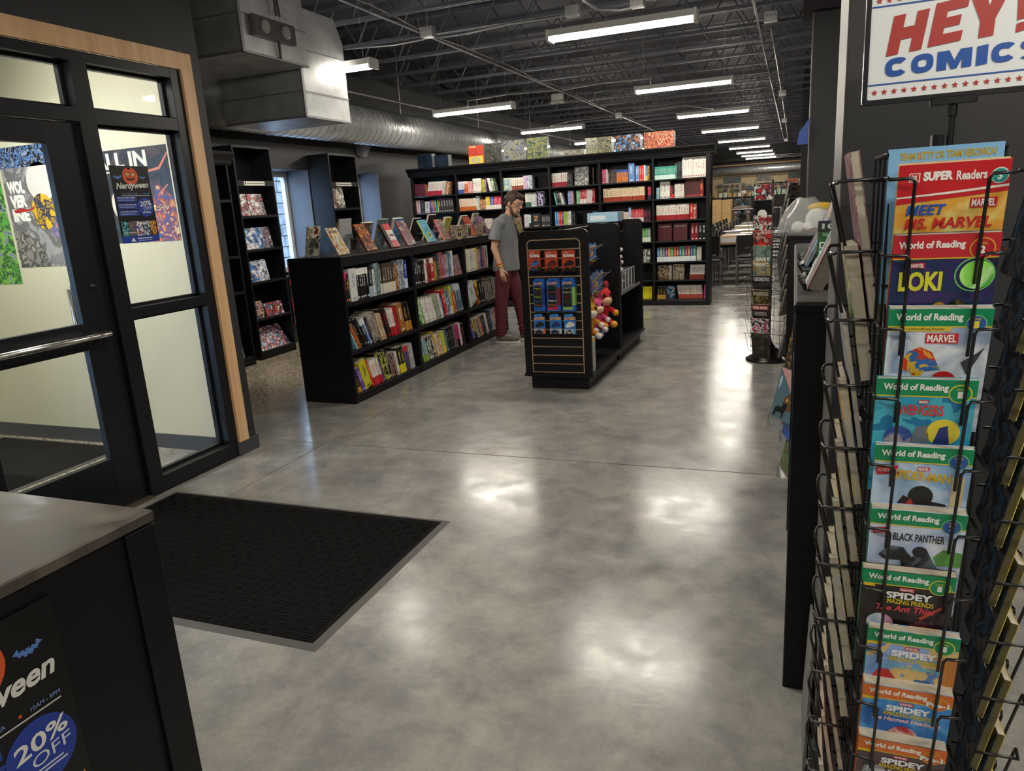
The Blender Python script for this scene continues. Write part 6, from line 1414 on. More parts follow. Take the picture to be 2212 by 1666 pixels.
def rack_book(label, cx, cy, rz_rack, side, half, ztop, k, pitch, w, h, t, cover, spine, group, dx=0.0, back=None, tilt=11.5, dz=0.0, n=1, deco=None, out=0.0, name='book', cat='book'):
    a = rz_rack+side*PI/2
    z_top = ztop-k*pitch+dz; th = R(tilt)
    # top front edge at distance half from the axis
    yt = -half-out; yb = yt+h*math.sin(th); zb = z_top-h*math.cos(th)
    o = thing(name, label, cat, (cx+dx*math.cos(a)-yb*math.sin(a), cy+dx*math.sin(a)+yb*math.cos(a), zb), a, group, th)
    cm = cover if not isinstance(cover, str) else pm(cover)
    MB().box(-w/2, w/2, 0, .0012, 0, h).build('front_cover', cm, o)
    MB().box(-w/2, w/2, t-.0012, t, 0, h).build('back_cover', back or cm, o)
    MB().box(-w/2, -w/2+.0012, .0012, t-.0012, 0, h).build('spine', pm(spine) if isinstance(spine, str) else spine, o)
    MB().box(-w/2+.0012, w/2-.001, .0012, t-.0012, .001, h-.001).build('page_block', PAPER, o)
    if deco: deco(Face(o, w, h, eps=.0004))
    return o
# ---------------------------------------------------------------- near rack
NX, NY, NH = .228, 1.50, .142
ZTOP, PIT = 1.636, .1212
spinner('spinner_rack', 'tall black wire spinner rack of children\'s readers in the right foreground', NX, NY, 0, NH, ZTOP, 12, PIT, .165, .24, (0, .045, 0, 0), .0030)
CW, CH = .152, .229
def badge(f, u, v, ring_c, fill, num, r=.105, ncol='#e8f0e8'):
    f.disc('badge', u, v, r, ring_c, 2); f.disc('badge', u, v, r*.88, fill, 3); f.text('LEVEL', u-.045, u+.045, v+.028, v+.045, '#e0c850', 4, .01, res=1)
    f.text(num, u-.028*len(num)*.9, u+.028*len(num)*.9, v-.035, v+.02, ncol, 4, .05)
def world(band, badge_args, body):
    def d(f):
        f.rect('title_band', 0, 1, .865, 1, band, 1); f.text('World of Reading', .07, .72, .895, .965, '#f2f2ee', 2, .035)
        f.rect('rule', 0, 1, .855, .865, '#d8c030', 1); body(f); badge(f, *badge_args)
    return d
GRN, ORG = '#0f8a58', '#d8702c'
def marvel(f, u0, u1, v0, v1, L=3):
    f.rect('logo_block', u0, u1, v0, v1, '#c82430', L); f.text('MARVEL', u0+(u1-u0)*.06, u1-(u1-u0)*.06, v0+(v1-v0)*.12, v1-(v1-v0)*.12, '#f4f0ec', L+1, .03)
def spidey(f, sub, subcol, u0=.18, u1=.84):
    f.rect('logo_block', .42, .58, .81, .845, '#c84050', 2); f.text('MARVEL', .43, .57, .815, .84, '#f0e8e4', 3, .02, res=1)
    f.text('SPIDEY', .28, .78, .73, .80, '#f0f0f0', 3, .045); f.text('AMAZING FRIENDS', .25, .80, .675, .725, '#d8c020', 3, .025, slope=-.01, res=2)
    f.text(sub, u0, u1, .60, .665, subcol, 3, .03, .2, res=2); f.poly('corner_tab', [(0,.835),(.16,.835),(.13,.862),(0,.862)], '#e8c020', 2)
def b_meet(f):
    f.rect('title_band', 0, 1, .84, 1, '#c8242c', 1); f.poly('white_streak', [(0,.79),(.5,.815),(1,.845),(1,.83),(.5,.80),(0,.78)], '#f0ece4', 2); f.poly('title_band', [(0,.74),(1,.80),(1,.84),(0,.84)], '#c8242c', 1)
    f.rect('logo_frame', .10, .20, .885, .945, '#f0ece8', 2); f.rect('logo_frame', .11, .19, .89, .94, '#c8242c', 3); f.text('DK', .12, .18, .897, .933, '#f4f0ec', 4, .03)
    f.text('SUPER', .23, .50, .89, .95, '#f4f2ee', 2, .06); f.text('Readers', .53, .80, .885, .945, '#f0ece8', 2, .03)
    f.disc('badge', .91, .90, .08, '#d8e8e0', 2); f.disc('badge', .91, .90, .068, '#2c9a90', 3); f.text('3', .89, .93, .875, .925, '#e8f4f0', 4, .04)
    f.text('MEET', .10, .47, .665, .735, '#2c58b0', 3, .03, .15); f.text('MS. MARVEL', .10, .90, .572, .645, '#c82c2c', 3, .03, .12); marvel(f, .68, .92, .70, .765, 2)
    f.poly('picture', [(.04,.30),(.10,.42),(.22,.47),(.36,.45),(.40,.36),(.34,.28),(.10,.24)], A('fist', ['#8a4a2c','#a05c38','#74402a','#b06a44'], 22, 2), 2)
    f.poly('picture', [(.34,.20),(.40,.36),(.52,.42),(.64,.38),(.70,.26),(.66,.18)], '#2c2428', 2)
meet_bg = art('art_meet', ['#e8dc90','#e4c060','#e0a03c','#e8d880'], 5, seed=2)
def b_loki(f):
    f.rect('title_band', 0, 1, .83, 1, '#c02834', 1); f.text('World of Reading', .05, .68, .885, .955, '#f4f2ee', 2, .035); f.rect('rule', 0, 1, .82, .83, '#d8b030', 1); badge(f, .84, .89, '#e0a030', '#b82430', '2', .12)
    marvel(f, .18, .32, .755, .795, 2); f.text('LOKI', .08, .50, .58, .73, '#d8d838', 3, .04)
    f.disc('picture', .82, .70, .16, A('flash', ['#6ad848','#98f060','#c8ffb0','#58c040'], 10, 3), 2); f.ring('picture', .80, .70, .19, .012, '#7ad870', 2)
    f.poly('picture', [(.28,.36),(.38,.44),(.52,.46),(.68,.52),(.80,.46),(.9,.36)], A('lk', ['#1c3428','#243c34','#122018','#8a7030'], 14, 4), 2); f.disc('picture', .5, .45, .07, '#b88a30', 3)
loki_bg = art('art_loki', ['#241c44','#2c2860','#1c3058','#3c2c68','#183848'], 6, seed=3)
def bodyA(f):   # red-caped flying scene: abstract shapes only
    f.rect('yellow_ribbon', .02, .62, .825, .862, '#d8c040', 2); f.text('A 3-in-1 Listen-Along Reader', .05, .56, .832, .856, '#4a4420', 3, .01, res=1); marvel(f, .38, .70, .73, .81, 2)
    f.poly('picture', [(.14,.52),(.22,.66),(.34,.70),(.46,.66),(.56,.52),(.40,.50),(.34,.42),(.26,.50)], A('cape', ['#c8381c','#d8b030','#2c68b0','#c83a20','#e0a030'], 16, 4), 2); f.disc('picture', .60, .42, .13, '#c82428', 2); f.poly('picture', [(.75,.58),(.9,.66),(.96,.70),(.9,.6),(.82,.48)], '#3a3c44', 2)
def bodyB(f):
    marvel(f, .44, .54, .80, .83, 2); f.text('AVENGERS', .22, .70, .70, .79, '#d83a34', 3, .025); f.disc('picture', .27, .50, .15, A('avb', ['#8a2c38','#2c50a0','#a8a4ac','#7c2c40'], 12, 7), 2)
    f.disc('picture', .72, .56, .17, '#e0d040', 2); f.poly('picture', [(.62,.44),(.68,.60),(.76,.62),(.80,.44)], '#2c3a78', 3); f.poly('picture', [(.38,.42),(.44,.60),(.56,.62),(.60,.42)], '#6a7480', 2)
def bodyC(f):
    f.poly('sticker_flash', [(.02,.80),(.26,.83),(.24,.77),(.30,.755),(.04,.735)], '#c02430', 2); f.text('INCLUDES STICKERS!', .05, .25, .765, .795, '#f4e8e8', 3, .02, res=1)
    marvel(f, .46, .58, .79, .825, 2); f.text('SPIDER-MAN', .22, .80, .70, .785, '#d8b020', 3, .025, slope=-.02)
    f.disc('picture', .52, .56, .13, '#1c161a', 2, sq=1.1); f.poly('picture', [(.24,.42),(.34,.56),(.44,.52),(.62,.52),(.78,.50),(.88,.42)], '#241a20', 2); f.poly('picture', [(.34,.44),(.42,.54),(.48,.44),(.64,.44),(.70,.50),(.66,.42)], '#b02c2c', 3); f.rect('picture', .82, .95, .45, .75, '#c8b890', 1)
def bodyD(f):
    f.poly('sticker_flash', [(.02,.82),(.22,.84),(.21,.80),(.25,.785),(.04,.765)], '#c02430', 2); f.text('INCLUDES STICKERS!', .05, .21, .788, .812, '#f4e8e8', 3, .02, res=1)
    f.text('BLACK PANTHER', .26, .80, .715, .79, '#17181c', 3, .02); f.poly('picture', [(.12,.56),(.22,.66),(.38,.65),(.48,.56),(.62,.66),(.72,.52),(.82,.42),(.40,.42),(.36,.52),(.18,.52)], A('bp', ['#16181e','#2c3038','#5a6470','#1c1e24'], 14, 3), 2); f.disc('picture', .56, .62, .08, '#1a1c22', 3); f.poly('picture', [(.70,.58),(.80,.66),(1,.64),(1,.50),(.75,.50)], '#5c9a4c', 1)
def bodyE(f):
    spidey(f, 'The Ant Thief', '#d84050'); f.disc('picture', .24, .46, .15, A('eb1', ['#d8dce8','#9cc8d8','#c8ccd8','#c890b0'], 9, 2), 2); f.disc('picture', .74, .44, .15, A('eb2', ['#3a2440','#5a2834','#2c1c34','#8ac8d0'], 9, 3), 2); f.poly('picture', [(.66,.56),(.92,.72),(.94,.70),(.68,.53)], '#b04a30', 2)
def bodyF(f):
    spidey(f, 'Dino-Rama', '#68b8d8'); f.poly('picture', [(.05,.42),(.14,.56),(.26,.58),(.36,.48),(.24,.42)], '#c02c2c', 2); f.poly('picture', [(.48,.42),(.58,.50),(.72,.50),(.82,.42)], '#2c5ca8', 2); f.rect('picture', .84, 1, .42, .78, '#c88038', 1)
def bodyG(f):
    spidey(f, 'The Hangout Headache', '#f0c8d0', .12, .90); f.disc('picture', .50, .46, .17, A('gb1', ['#c02430','#b82030','#d8d0cc','#a81c28'], 7, 4), 2, sq=.95)
def bodyH(f):
    spidey(f, 'House-Sitting at Tony\'s', '#f0ece8', .12, .90); f.poly('picture', [(.02,.42),(.1,.66),(.3,.7),(.5,.42)], '#9aa0a8', 1); f.disc('picture', .62, .42, .13, '#b82830', 2)
BG = lambda nm, pal, s=6, seed=1: art('art_bg_'+nm, pal, s, seed=seed)
front_books = [
 (0, .245, CW*1.02, 'yellow reader with a red top band at the top of the front column', meet_bg, b_meet, '#d8c878', .006, .016),
 (1, CH, CW, 'dark blue reader with a red band and green glow, second in the front column', loki_bg, b_loki, '#c02834', .004, .014),
 (2, CH, CW, 'green-banded reader with yellow ribbon and pale blue picture, third in the front column', BG('a', ['#c8d4e4','#a8b8d0','#dce4ec','#94a8c8']), world(GRN, (.85, .885, '#7cc080', '#2c58a0', '1', .10, '#e8d040'), bodyA), GRN, .004, .018),
 (3, CH, CW, 'green-banded turquoise reader with red lettering, fourth in the front column', BG('b', ['#1c8ab0','#2c9cc0','#48b0c8','#1878a8','#88c8b0'], 6, 2), world(GRN, (.84, .89, '#d8d040', GRN, '1', .115), bodyB), GRN, -.008, .012),
 (4, CH, CW, 'green-banded light blue reader with a dark masked figure shape, fifth in the front column', BG('c', ['#a8c4e4','#8ab0dc','#bcd4ec','#94b4d8'], 6, 3), world(GRN, (.86, .885, '#7cc080', '#2c58a0', '2', .105, '#e8d040'), bodyC), GRN, -.004, .012),
 (5, CH, CW, 'green-banded pale reader with black lettering, sixth in the front column', BG('d', ['#b8c8e4','#c8d4ec','#a4b8dc','#d8e0f0'], 5, 4), world(GRN, (.85, .885, '#7cc080', '#2c58a0', '2', .105, '#e8d040'), bodyD), GRN, -.004, .022),
 (6, CH, CW, 'green-banded black reader with white and yellow lettering, seventh in the front column', BG('e', ['#1c1616','#241a1c','#2c2022','#181414'], 5, 5), world(GRN, (.84, .885, '#d8d040', GRN, '1', .115), bodyE), GRN, -.012, .020),
 (7, CH, CW, 'green-banded blue and sand reader with pale blue subtitle, eighth in the front column', BG('f', ['#78a0dc','#90b0e4','#e0c080','#6890d0','#d8a860'], 6, 6), world(GRN, (.84, .885, '#d8d040', GRN, '1', .115), bodyF), GRN, .004, .018),
 (8, CH, CW, 'orange-banded bright blue reader, ninth in the front column', BG('g', ['#2478d0','#3088dc','#58a4e4','#1c68c0'], 5, 7), world(ORG, (.84, .89, '#e0a040', ORG, 'Pre-1', .115), bodyG), ORG, .002, .026),
 (9, CH, CW, 'orange-banded dark grey reader at the bottom of the visible front column', BG('h', ['#4a3c40','#5a484c','#6a3430','#3c3438'], 5, 8), world(ORG, (.84, .89, '#e0a040', ORG, 'Pre-1', .115), bodyH), ORG, .0, .026),
]
for k, h, w, lab, bg2, deco, spn, dx, t in front_books:
    rack_book(lab, NX, NY, 0, 0, NH, ZTOP, k, PIT, w, h, t, bg2, spn, 'readers in the front column of the near rack', dx, deco=deco, dz=-.010 if k == 0 else .0)
rack_book('green-banded reader in the lowest visible front pocket', NX, NY, 0, 0, NH, ZTOP, 10, PIT, CW, CH, .02, BG('a', ['#c8d4e4']), GRN, 'readers in the front column of the near rack', deco=world(GRN, (.85, .885, '#7cc080', '#2c58a0', '1', .10, '#e8d040'), lambda f: None))
# book stood behind the top front one
bb_ = rack_book('light blue book with yellow lettering sticking up behind the rack top', NX, NY, 0, 0, NH-.05, ZTOP, 0, PIT, .165, .26, .014, '#7cb0dc', '#5a94c8', 'readers in the rack top', .0, tilt=2, dz=.018)
fb_ = Face(bb_, .165, .26, eps=.0004); fb_.text('TEAM BETTY OR TEAM VERONICA?', .10, .94, .925, .972, '#b89c20', 1, .03, res=2)
# left column (covers towards -X, page edges seen), right column (covers towards +X, backs seen)
leftc = [(0, .30, .150, .022, A('lf0', ['#6a4a54','#8a6a74','#a87a8a','#5a3c48','#c89a6a'], 10, 1), 'plum coloured comic at the top of the left column'), (1, .25, .14, .030, A('lf1', ['#d8c4a0','#3c7a3c','#c8b490','#e0d0b0'], 9, 2), 'tan book with a green label in the left column'),
 (2, .26, .145, .012, pm('#9ca0a4'), 'plastic-sleeved grey booklet in the left column'), (3, .25, .15, .020, A('lf3', ['#c8b8a0','#d8a830','#8a6a5a','#5a7a9a'], 10, 3), 'yellow-titled comic stack in the left column'), (4, .25, .15, .020, A('lf4', ['#b8b0a4','#d8b840','#7a4a44','#c8c0b4'], 10, 4), 'cream and yellow comic stack in the left column'),
 (5, .25, .15, .018, A('lf5', ['#a8a08c','#5a8a50','#c8bc9c','#c8a030'], 10, 5), 'green-edged comic stack in the left column'), (6, .25, .15, .022, A('lf6', ['#c0b498','#8a7a5a','#d8ccb0','#3a6a8a'], 10, 6), 'thick beige comic stack in the left column'), (7, .24, .15, .020, A('lf7', ['#b8b0a0','#3a7c6a','#d0c8b8','#5a4a4a'], 10, 7), 'teal-edged comic stack in the left column'),
 (8, .25, .15, .012, A('lf8', ['#c8a890','#d8c8b0','#a07860'], 10, 8), 'pinkish beige comic pair in the left column'), (9, .25, .15, .010, A('lf9', ['#b07868','#c8a890','#8a5a50'], 10, 9), 'thin salmon comic in the left column'), (10, .25, .15, .012, A('lfa', ['#c8c4b8','#a8a498','#d8d4c8'], 10, 10), 'thin pale comic pair low in the left column')]
for k, h, w, t, mt, lab in leftc:
    rack_book(lab, NX, NY, 0, 3, NH, ZTOP, k, PIT, w, h, t*.7, mt, '#8c8676', 'comics in the left column of the near rack', .0, tilt=9, dz=.02 if k == 0 else -.02)
bluebk = art('art_rackback', ['#16222e','#24384a','#15191f','#3a383a','#2c4a62'], 12, seed=3)
for k in range(12):
    g = k >= 3 and k < 11
    rack_book('%s gilt-edged book in the right column of the near rack' % (['top', 'second', 'third', 'fourth', 'fifth', 'sixth', 'seventh', 'eighth', 'ninth', 'tenth', 'eleventh', 'lowest'][k]), NX, NY, 0, 1, NH, ZTOP, k, PIT, .15, .215, .014,
              art('art_rc%d' % (k % 3), [['#5a9a3c','#4a7c34','#8ac050'], ['#2c6c34','#3c8044','#1c5028'], ['#c8b040','#a89030','#d8c860']][k % 3 if g else 2], 9, seed=k % 3), '#4c4628', 'gilt-edged books in the right column of the near rack', .01, back=bluebk, tilt=11, out=.045)
# sign above the near rack
sg = thing('rack_sign', 'black-framed white sign with red and blue lettering and stars above the near rack', 'sign', (.248, 1.50, 1.735))
sw_, sh_ = .285, .185
ring_prism(MB(), rr(-sw_/2, sw_/2, 0, sh_, .006, 3, True), rr(-sw_/2+.008, sw_/2-.008, .008, sh_-.008, .003, 3, True), -.008, .008).build('frame', solid('sign_frame', (.015, .016, .02, 1), .25), sg)
MB().box(-sw_/2+.006, sw_/2-.006, -.004, .004, .006, sh_-.006).build('sign_board', pm('#dfe3e6', .3), sg)
MB().cyl((0, 0, -.085), (0, 0, .0), .0055, n=10).build('post', WIRE, sg); MB().bbox(-.035, .035, -.010, .010, -.010, .002, .002).build('clamp', WIRE, sg)
MB().cyl((0, 0, -.03), (0, 0, -.012), .008, n=10).build('collar', WIRE, sg)
f = Face(sg, sw_-.018, sh_-.018, z0=.009, y=-.0045, eps=.0003)
RED, BLU = '#a83430', '#1c50a4'
LET = {'H': [[(0,0),(.34,0),(.34,.36),(.66,.36),(.66,0),(1,0),(1,1),(.66,1),(.66,.66),(.34,.66),(.34,1),(0,1)]],
 'E': [[(0,0),(1,0),(1,.24),(.40,.24),(.40,.385),(.86,.385),(.86,.615),(.40,.615),(.40,.76),(1,.76),(1,1),(0,1)]],
 'Y': [[(.32,0),(.68,0),(.68,.36),(1,1),(.63,1),(.5,.66),(.37,1),(0,1),(.32,.36)]], '!': [[(.18,.26),(.82,.26),(1,1),(0,1)], [(.18,0),(.82,0),(.82,.19),(.18,.19)]],
 'M': [[(0,0),(.28,0),(.28,.5),(.42,.0),(.58,.0),(.72,.5),(.72,0),(1,0),(1,1),(.66,1),(.5,.45),(.34,1),(0,1)]], 'I': [[(0,0),(1,0),(1,1),(0,1)]]}
def sup(t, r=1.0, n=2.6):
    c_, s2_ = math.cos(t), math.sin(t); return (.5+.5*r*math.copysign(abs(c_)**(2/n), c_), .5+.5*r*math.copysign(abs(s2_)**(2/n), s2_))
def arc_letter(a0, a1, inn=.40, n=20):
    o_ = [sup(R(a0+(a1-a0)*i/n)) for i in range(n+1)]; i_ = [sup(R(a0+(a1-a0)*i/n), inn) for i in range(n+1)]
    return [[o_[i], o_[i+1], i_[i+1], i_[i]] for i in range(n)]
LET['C'] = arc_letter(38, 322); LET['O'] = arc_letter(0, 360)
LET['S'] = arc_letter(20, 270)[:0]+[[(x, .5+y*.5) for x, y in q] for q in arc_letter(25, 270, .30)]+[[(x, y*.56) for x, y in q] for q in arc_letter(90, -155, .30)]
def block(ch, u0, u1, v0, v1, mat, sh=0.0, slope=0.0):
    pts = []; fs = []
    for q in LET[ch]:
        o_ = len(pts); pts += [(u0+(u1-u0)*x+sh*y, v0+(v1-v0)*y+slope*(x-.5)) for x, y in q]; fs.append(tuple(range(o_, o_+len(q))))
    f._mk('lettering', pts, fs, mat, 2)
for ch, u0, u1, v0, v1 in (('H', .095, .295, .425, .80), ('E', .33, .51, .465, .865), ('Y', .535, .755, .485, .905), ('!', .785, .875, .50, .92)): block(ch, u0, u1, v0, v1, RED, .035 if ch in 'HE' else .01, .03)
for ch, u0, u1 in (('C', .095, .225), ('O', .245, .37), ('M', .39, .58), ('I', .605, .665), ('C', .685, .815), ('S', .835, .955)): block(ch, u0, u1, .205+.04*u0, .385+.04*u0, BLU, 0, .012)
for v, s_ in ((.135, .0), (.885, .0)):
    f.poly('blue_rule', [(.0, v), (1, v), (1, v+.014), (0, v+.014)], BLU, 1)
for k in range(17):
    u = .04+k*.0575; f.poly('star', star_pts(u, .065, .021, (sw_-.018)/(sh_-.018)), RED, 1); f.poly('star', star_pts(u, .945, .021, (sw_-.018)/(sh_-.018)), RED, 1)

# ---------------------------------------------------------------- far rack
FX, FY, FRZ, FHf = -.19, 7.32, R(-24), .20
FT, FP = 1.655, .1365
spinner('spinner_rack', 'black wire spinner rack of graphic novels standing in the aisle by the low bookcases', FX, FY, FRZ, FHf, FT, 11, FP, .175, .215)
fbk = [('white and red picture book at the top of the far rack', ['#c8ccc8','#b02c34','#2c2c34','#d8d8d4'], None, '#fff'), ('black book with a pale moon shape in the far rack', ['#101012','#101012','#16161a'], None, '#fff'), ('white book with red eye patches in the far rack', ['#c8c4c0','#1a1418','#d8d4d0','#8a2c30'], None, '#fff'),
 ('red picture book in the far rack', ['#b82c2c','#c83a34','#3a1c1c','#c89080'], None, '#fff'), ('grey-green book with white foot title in the far rack', ['#70867a','#7c9084','#5c7064'], 'EAST', '#e8e8e4'), ('blue and sand landscape book in the far rack', ['#6a8894','#8c7c50','#b0a070','#5c7884'], 'FARMHAND', '#e4e4dc'),
 ('dark book with large pale title in the far rack', ['#26262a','#3a3a3c','#1a1a1c'], 'GIDEON', '#dcdcd8'), ('dark brown and gold book in the far rack', ['#242220','#6a5834','#1c1a18','#8a7444'], 'MONSTRESS', '#c8c0a8'), ('black book with a red title bar in the far rack', ['#1c181c','#241c20','#181418'], 'NEO NOIR', '#f0e8e4'),
 ('pink and navy book in the far rack', ['#2c3450','#c83468','#dcdcdc','#1c1c2c','#d84a7a'], None, '#fff'), ('dark green and brown picture book lowest in the far rack', ['#2c3430','#4a3428','#1c2420','#5a5448'], None, '#fff')]
for k, (lab, pal, ti, tc_) in enumerate(fbk):
    def dk(f, k=k, ti=ti, tc_=tc_):
        if k == 1: f.disc('moon_shape', .45, .52, .26, '#d8d8d4', 1, sq=.9)
        if k == 4: f.text(ti, .12, .95, .47, .58, tc_, 2, .06)
        elif k == 8: f.rect('title_bar', .03, .97, .80, .97, '#b82830', 1); f.text(ti, .06, .94, .83, .94, tc_, 2, .05); [f.rect('small_print', .1, .85, .70-.05*q, .725-.05*q, '#c8c4c0', 1) for q in range(3)]
        elif ti: f.text(ti, .06, .94, .80, .93, tc_, 2, .04)
    rack_book(lab, FX, FY, FRZ, 0, FHf, FT, k, FP, .17, .26, .018, art('art_fr%d' % k, pal, 11, seed=k), '#c8c4c0' if k % 2 else '#2c2c30', 'books in the front column of the far rack', tilt=9, deco=dk, dz=.0)
for k in range(11):
    if k in (8, 9): continue
    rack_book('%s dark book in the aisle-side column of the far rack' % (['top', 'second', 'third', 'fourth', 'fifth', 'sixth', 'seventh', 'eighth', '', '', 'lowest'][k]), FX, FY, FRZ, 1, FHf, FT, k, FP, .17, .26, .02, art('art_fs%d' % (k % 4), [['#5a4a50','#2c2428','#8a7a80'], ['#2c2c34','#1c1c20','#5a5a68'], ['#3a4468','#2c2c40','#6a6a80'], ['#3c2c2c','#1c1618','#8a4a44']][k % 4], 11, seed=k+5), '#8a8680', 'dark books in the side column of the far rack', tilt=12)

# ================================================================= BOXED GAMES ON TOP OF THE TALL BOOKCASE
def topbox(label, px0, px1, pyb, pyt, dp, pal, case=False, ti=None, tcol='#e8d8a0', seed=1, yf=11.10, name='game_box', tr=(.08, .5, .86, .95), foot=None):
    a = pY(px0, pyb, yf); b2 = pY(px1, pyb, yf); top = pY((px0+px1)/2, pyt, yf); w = b2.x-a.x; h = max(.08, top.z-2.2925)
    o = thing(name, label, 'box', ((a.x+b2.x)/2, yf, 2.2925))
    MB().bbox(-w/2+.008, w/2-.008, .004, dp-.004, .002, h-.006, .003).build('carton', art('art_top%d' % int(seed*10), pal, 13, seed=seed), o)
    if case: MB().box(-w/2, w/2, 0, dp, .0, h).build('clear_case', ACRYL, o)
    if foot: fz = Face(o, w-.016, h, y=.004); fz.rect('foot_print', .02, .98, .02, .42, foot, 1); fz.poly('board_picture', [(.18,.22),(.35,.36),(.65,.36),(.82,.22),(.65,.08),(.35,.08)], '#5a94b0', 2); fz.poly('board_picture', [(.26,.22),(.38,.32),(.62,.32),(.74,.22),(.62,.12),(.38,.12)], '#b09a50', 3)
    if ti: Face(o, w-.016, h, y=.004).text(ti, *tr, tcol, 1, .03)
    return o
topbox('red and yellow board game box on top of the tall bookcase', 1012, 1046, 353, 313, .08, ['#9c3424','#a43c2a','#a83e2c','#9c3424'], ti='CATAN', seed=51, foot='#c8a43a')
topbox('dark patterned board game box in a clear case on the tall bookcase', 1047, 1085, 350, 309, .12, ['#2c2a28','#4a4a44','#1c1a18','#5a5850'], True, seed=52)
topbox('blue-grey board game box in a clear case on the tall bookcase', 1088, 1134, 346, 301, .10, ['#3c4664','#5a6484','#8a8460','#303a58'], True, seed=53)
topbox('green board game box in a clear case on the tall bookcase', 1138, 1184, 341, 296, .12, ['#3a4a38','#2c3c2c','#6a7a5a','#a08a40'], True, seed=54)
topbox('low grey boxed set lying beside the green game box', 1216, 1262, 336, 322, .16, ['#8a8478','#a09a8c','#6a645a'], seed=55)
topbox('clear-cased pale picture set on the tall bookcase', 1265, 1322, 333, 296, .20, ['#3a3838','#c8b878','#8a8a70','#5a5450','#d8d0b0'], True, seed=56)
topbox('clear-cased blue and white picture set on the tall bookcase', 1328, 1384, 326, 290, .20, ['#d0d4dc','#5a8ac0','#2c2c34','#c07a4a','#8ab0d8'], True, seed=57)
topbox('clear-cased red picture set on the tall bookcase', 1390, 1456, 320, 283, .20, ['#c05a44','#d88a60','#8a2c2c','#e0b090','#5a4048'], True, seed=58)
topbox('dim navy boxed set at the street end of the tall bookcase', 902, 935, 363, 332, .14, ['#1c2836','#24344a','#141c28'], True, seed=59)
topbox('dim dark blue boxed set beside the navy one', 938, 970, 360, 334, .14, ['#24344a','#1c2430','#2c3c50'], True, seed=60)
# ================================================================= FAR END: TABLES, CHAIRS, COUNTER
SEAT = solid('black_vinyl', (.014, .014, .016, 1), .4); LEGM = solid('grey_steel_leg', rgb(150, 150, 152), .35, .7); TOPM = solid('dark_table_top', (.02, .02, .022, 1), .6, spec=.3)
def make_chair():
    o = thing('stacking_chair', 'x', 'chair')
    MB().bbox(-.23, .23, -.22, .22, .43, .47, .02).build('seat', SEAT, o); b = MB()
    b.add([(-.23,.22,.56),(.23,.22,.56),(.22,.27,.88),(-.22,.27,.88),(-.23,.245,.56),(.23,.245,.56),(.22,.295,.88),(-.22,.295,.88)], [(0,1,2,3),(7,6,5,4),(3,2,6,7),(0,4,5,1),(1,5,6,2),(0,3,7,4)]); b.build('backrest', SEAT, o)
    for sx in (-1, 1):
        MB().tube([(sx*.22, -.21, 0), (sx*.22, -.20, .45)], .012, 8).build('leg', LEGM, o)
        MB().tube([(sx*.22, .26, 0), (sx*.22, .21, .45), (sx*.22, .25, .60), (sx*.22, .28, .84)], .012, 8).build('leg', LEGM, o)
    MB().tube([(-.22, -.20, .22), (.22, -.20, .22)], .008, 6).build('stretcher', LEGM, o)
    return o
def make_table():
    o = thing('game_table', 'x', 'table')
    MB().bbox(-.38, .38, -.75, .75, .715, .745, .008).build('table_top', TOPM, o)
    MB().box(-.385, .385, -.755, -.75, .71, .748).build('wood_edge', OAK, o)
    for sx in (-1, 1):
        for sy in (-1, 1): MB().tube([(sx*.34, sy*.68, 0), (sx*.34, sy*.68, .715)], .016, 8).build('leg', LEGM, o)
    MB().box(-.34, .34, -.66, .66, .65, .715).build('apron', TOPM, o)
    return o
ch0 = make_chair(); tb0 = make_table(); fc = ft = True
words = ['nearest', 'second', 'third', 'fourth', 'fifth', 'sixth']
for j in range(5):
    for i, xc in enumerate((-2.35, -1.02, .15, -3.7)):
        y = 14.35+j*1.95
        if i == 2 or (i == 3 and j < 2): continue
        side = ['left of the gap', 'in the middle of the gap', 'at the right of the gap', 'farther left'][i]
        lab = '%s dark game table %s beyond the tall bookcase' % (words[j], side)
        if ft: tb0.location = (xc, y, 0); tb0['label'] = lab; tb0['group'] = 'game tables'; ft = False
        else: dup(tb0, (xc, y, 0), 0, lab, 'game tables')
        for k, (dx, dy, rz) in enumerate(((-.56, -.40, -PI/2+.15), (.56, -.40, PI/2-.1), (-.56, .42, -PI/2-.1), (.56, .42, PI/2+.1))):
            # backs point outward from the table
            lab = '%s black stacking chair, %s, at the %s table %s' % (['near', 'near', 'far', 'far'][k], ['left side', 'right side', 'left side', 'right side'][k], words[j], side)
            rz2 = PI/2 if dx < 0 else -PI/2
            if fc: ch0.location = (xc+dx, y+dy, 0); ch0.rotation_euler = (0, 0, rz2); ch0['label'] = lab; ch0['group'] = 'chairs around the game tables'; fc = False
            else: dup(ch0, (xc+dx, y+dy, 0), rz2, lab, 'chairs around the game tables')
# two chairs with their backs to the aisle
for k, x in enumerate((-1.42, -.70)):
    dup(ch0, (x, 13.60, 0), PI, ['front black chair with its back to the aisle, left of the table end', 'front black chair with its back to the aisle, right of the table end'][k], 'chairs around the game tables')
# things on the tables
for k, (x, y, c, w) in enumerate(((-1.1, 15.9, '#c86a2c', .3), (-1.0, 18.0, '#d8d8d8', .28), (-.85, 16.6, '#d8c8a0', .22), (-1.3, 17.6, '#c8ccd8', .2), (-1.1, 20.2, '#e0dcd4', .35))):
    g_ = thing('game_mat' if k == 0 else 'paper_sheet', ['orange play mat on a game table', 'white paper on the game table near the middle', 'cream card box lid on a game table', 'pale blue paper on a game table', 'white paper on a far game table'][k], 'mat' if k == 0 else 'paper', (x, y, .7465))
    MB().bbox(-w, w, -.2, .2, 0, .006, .002).build('sheet', pm(c), g_)
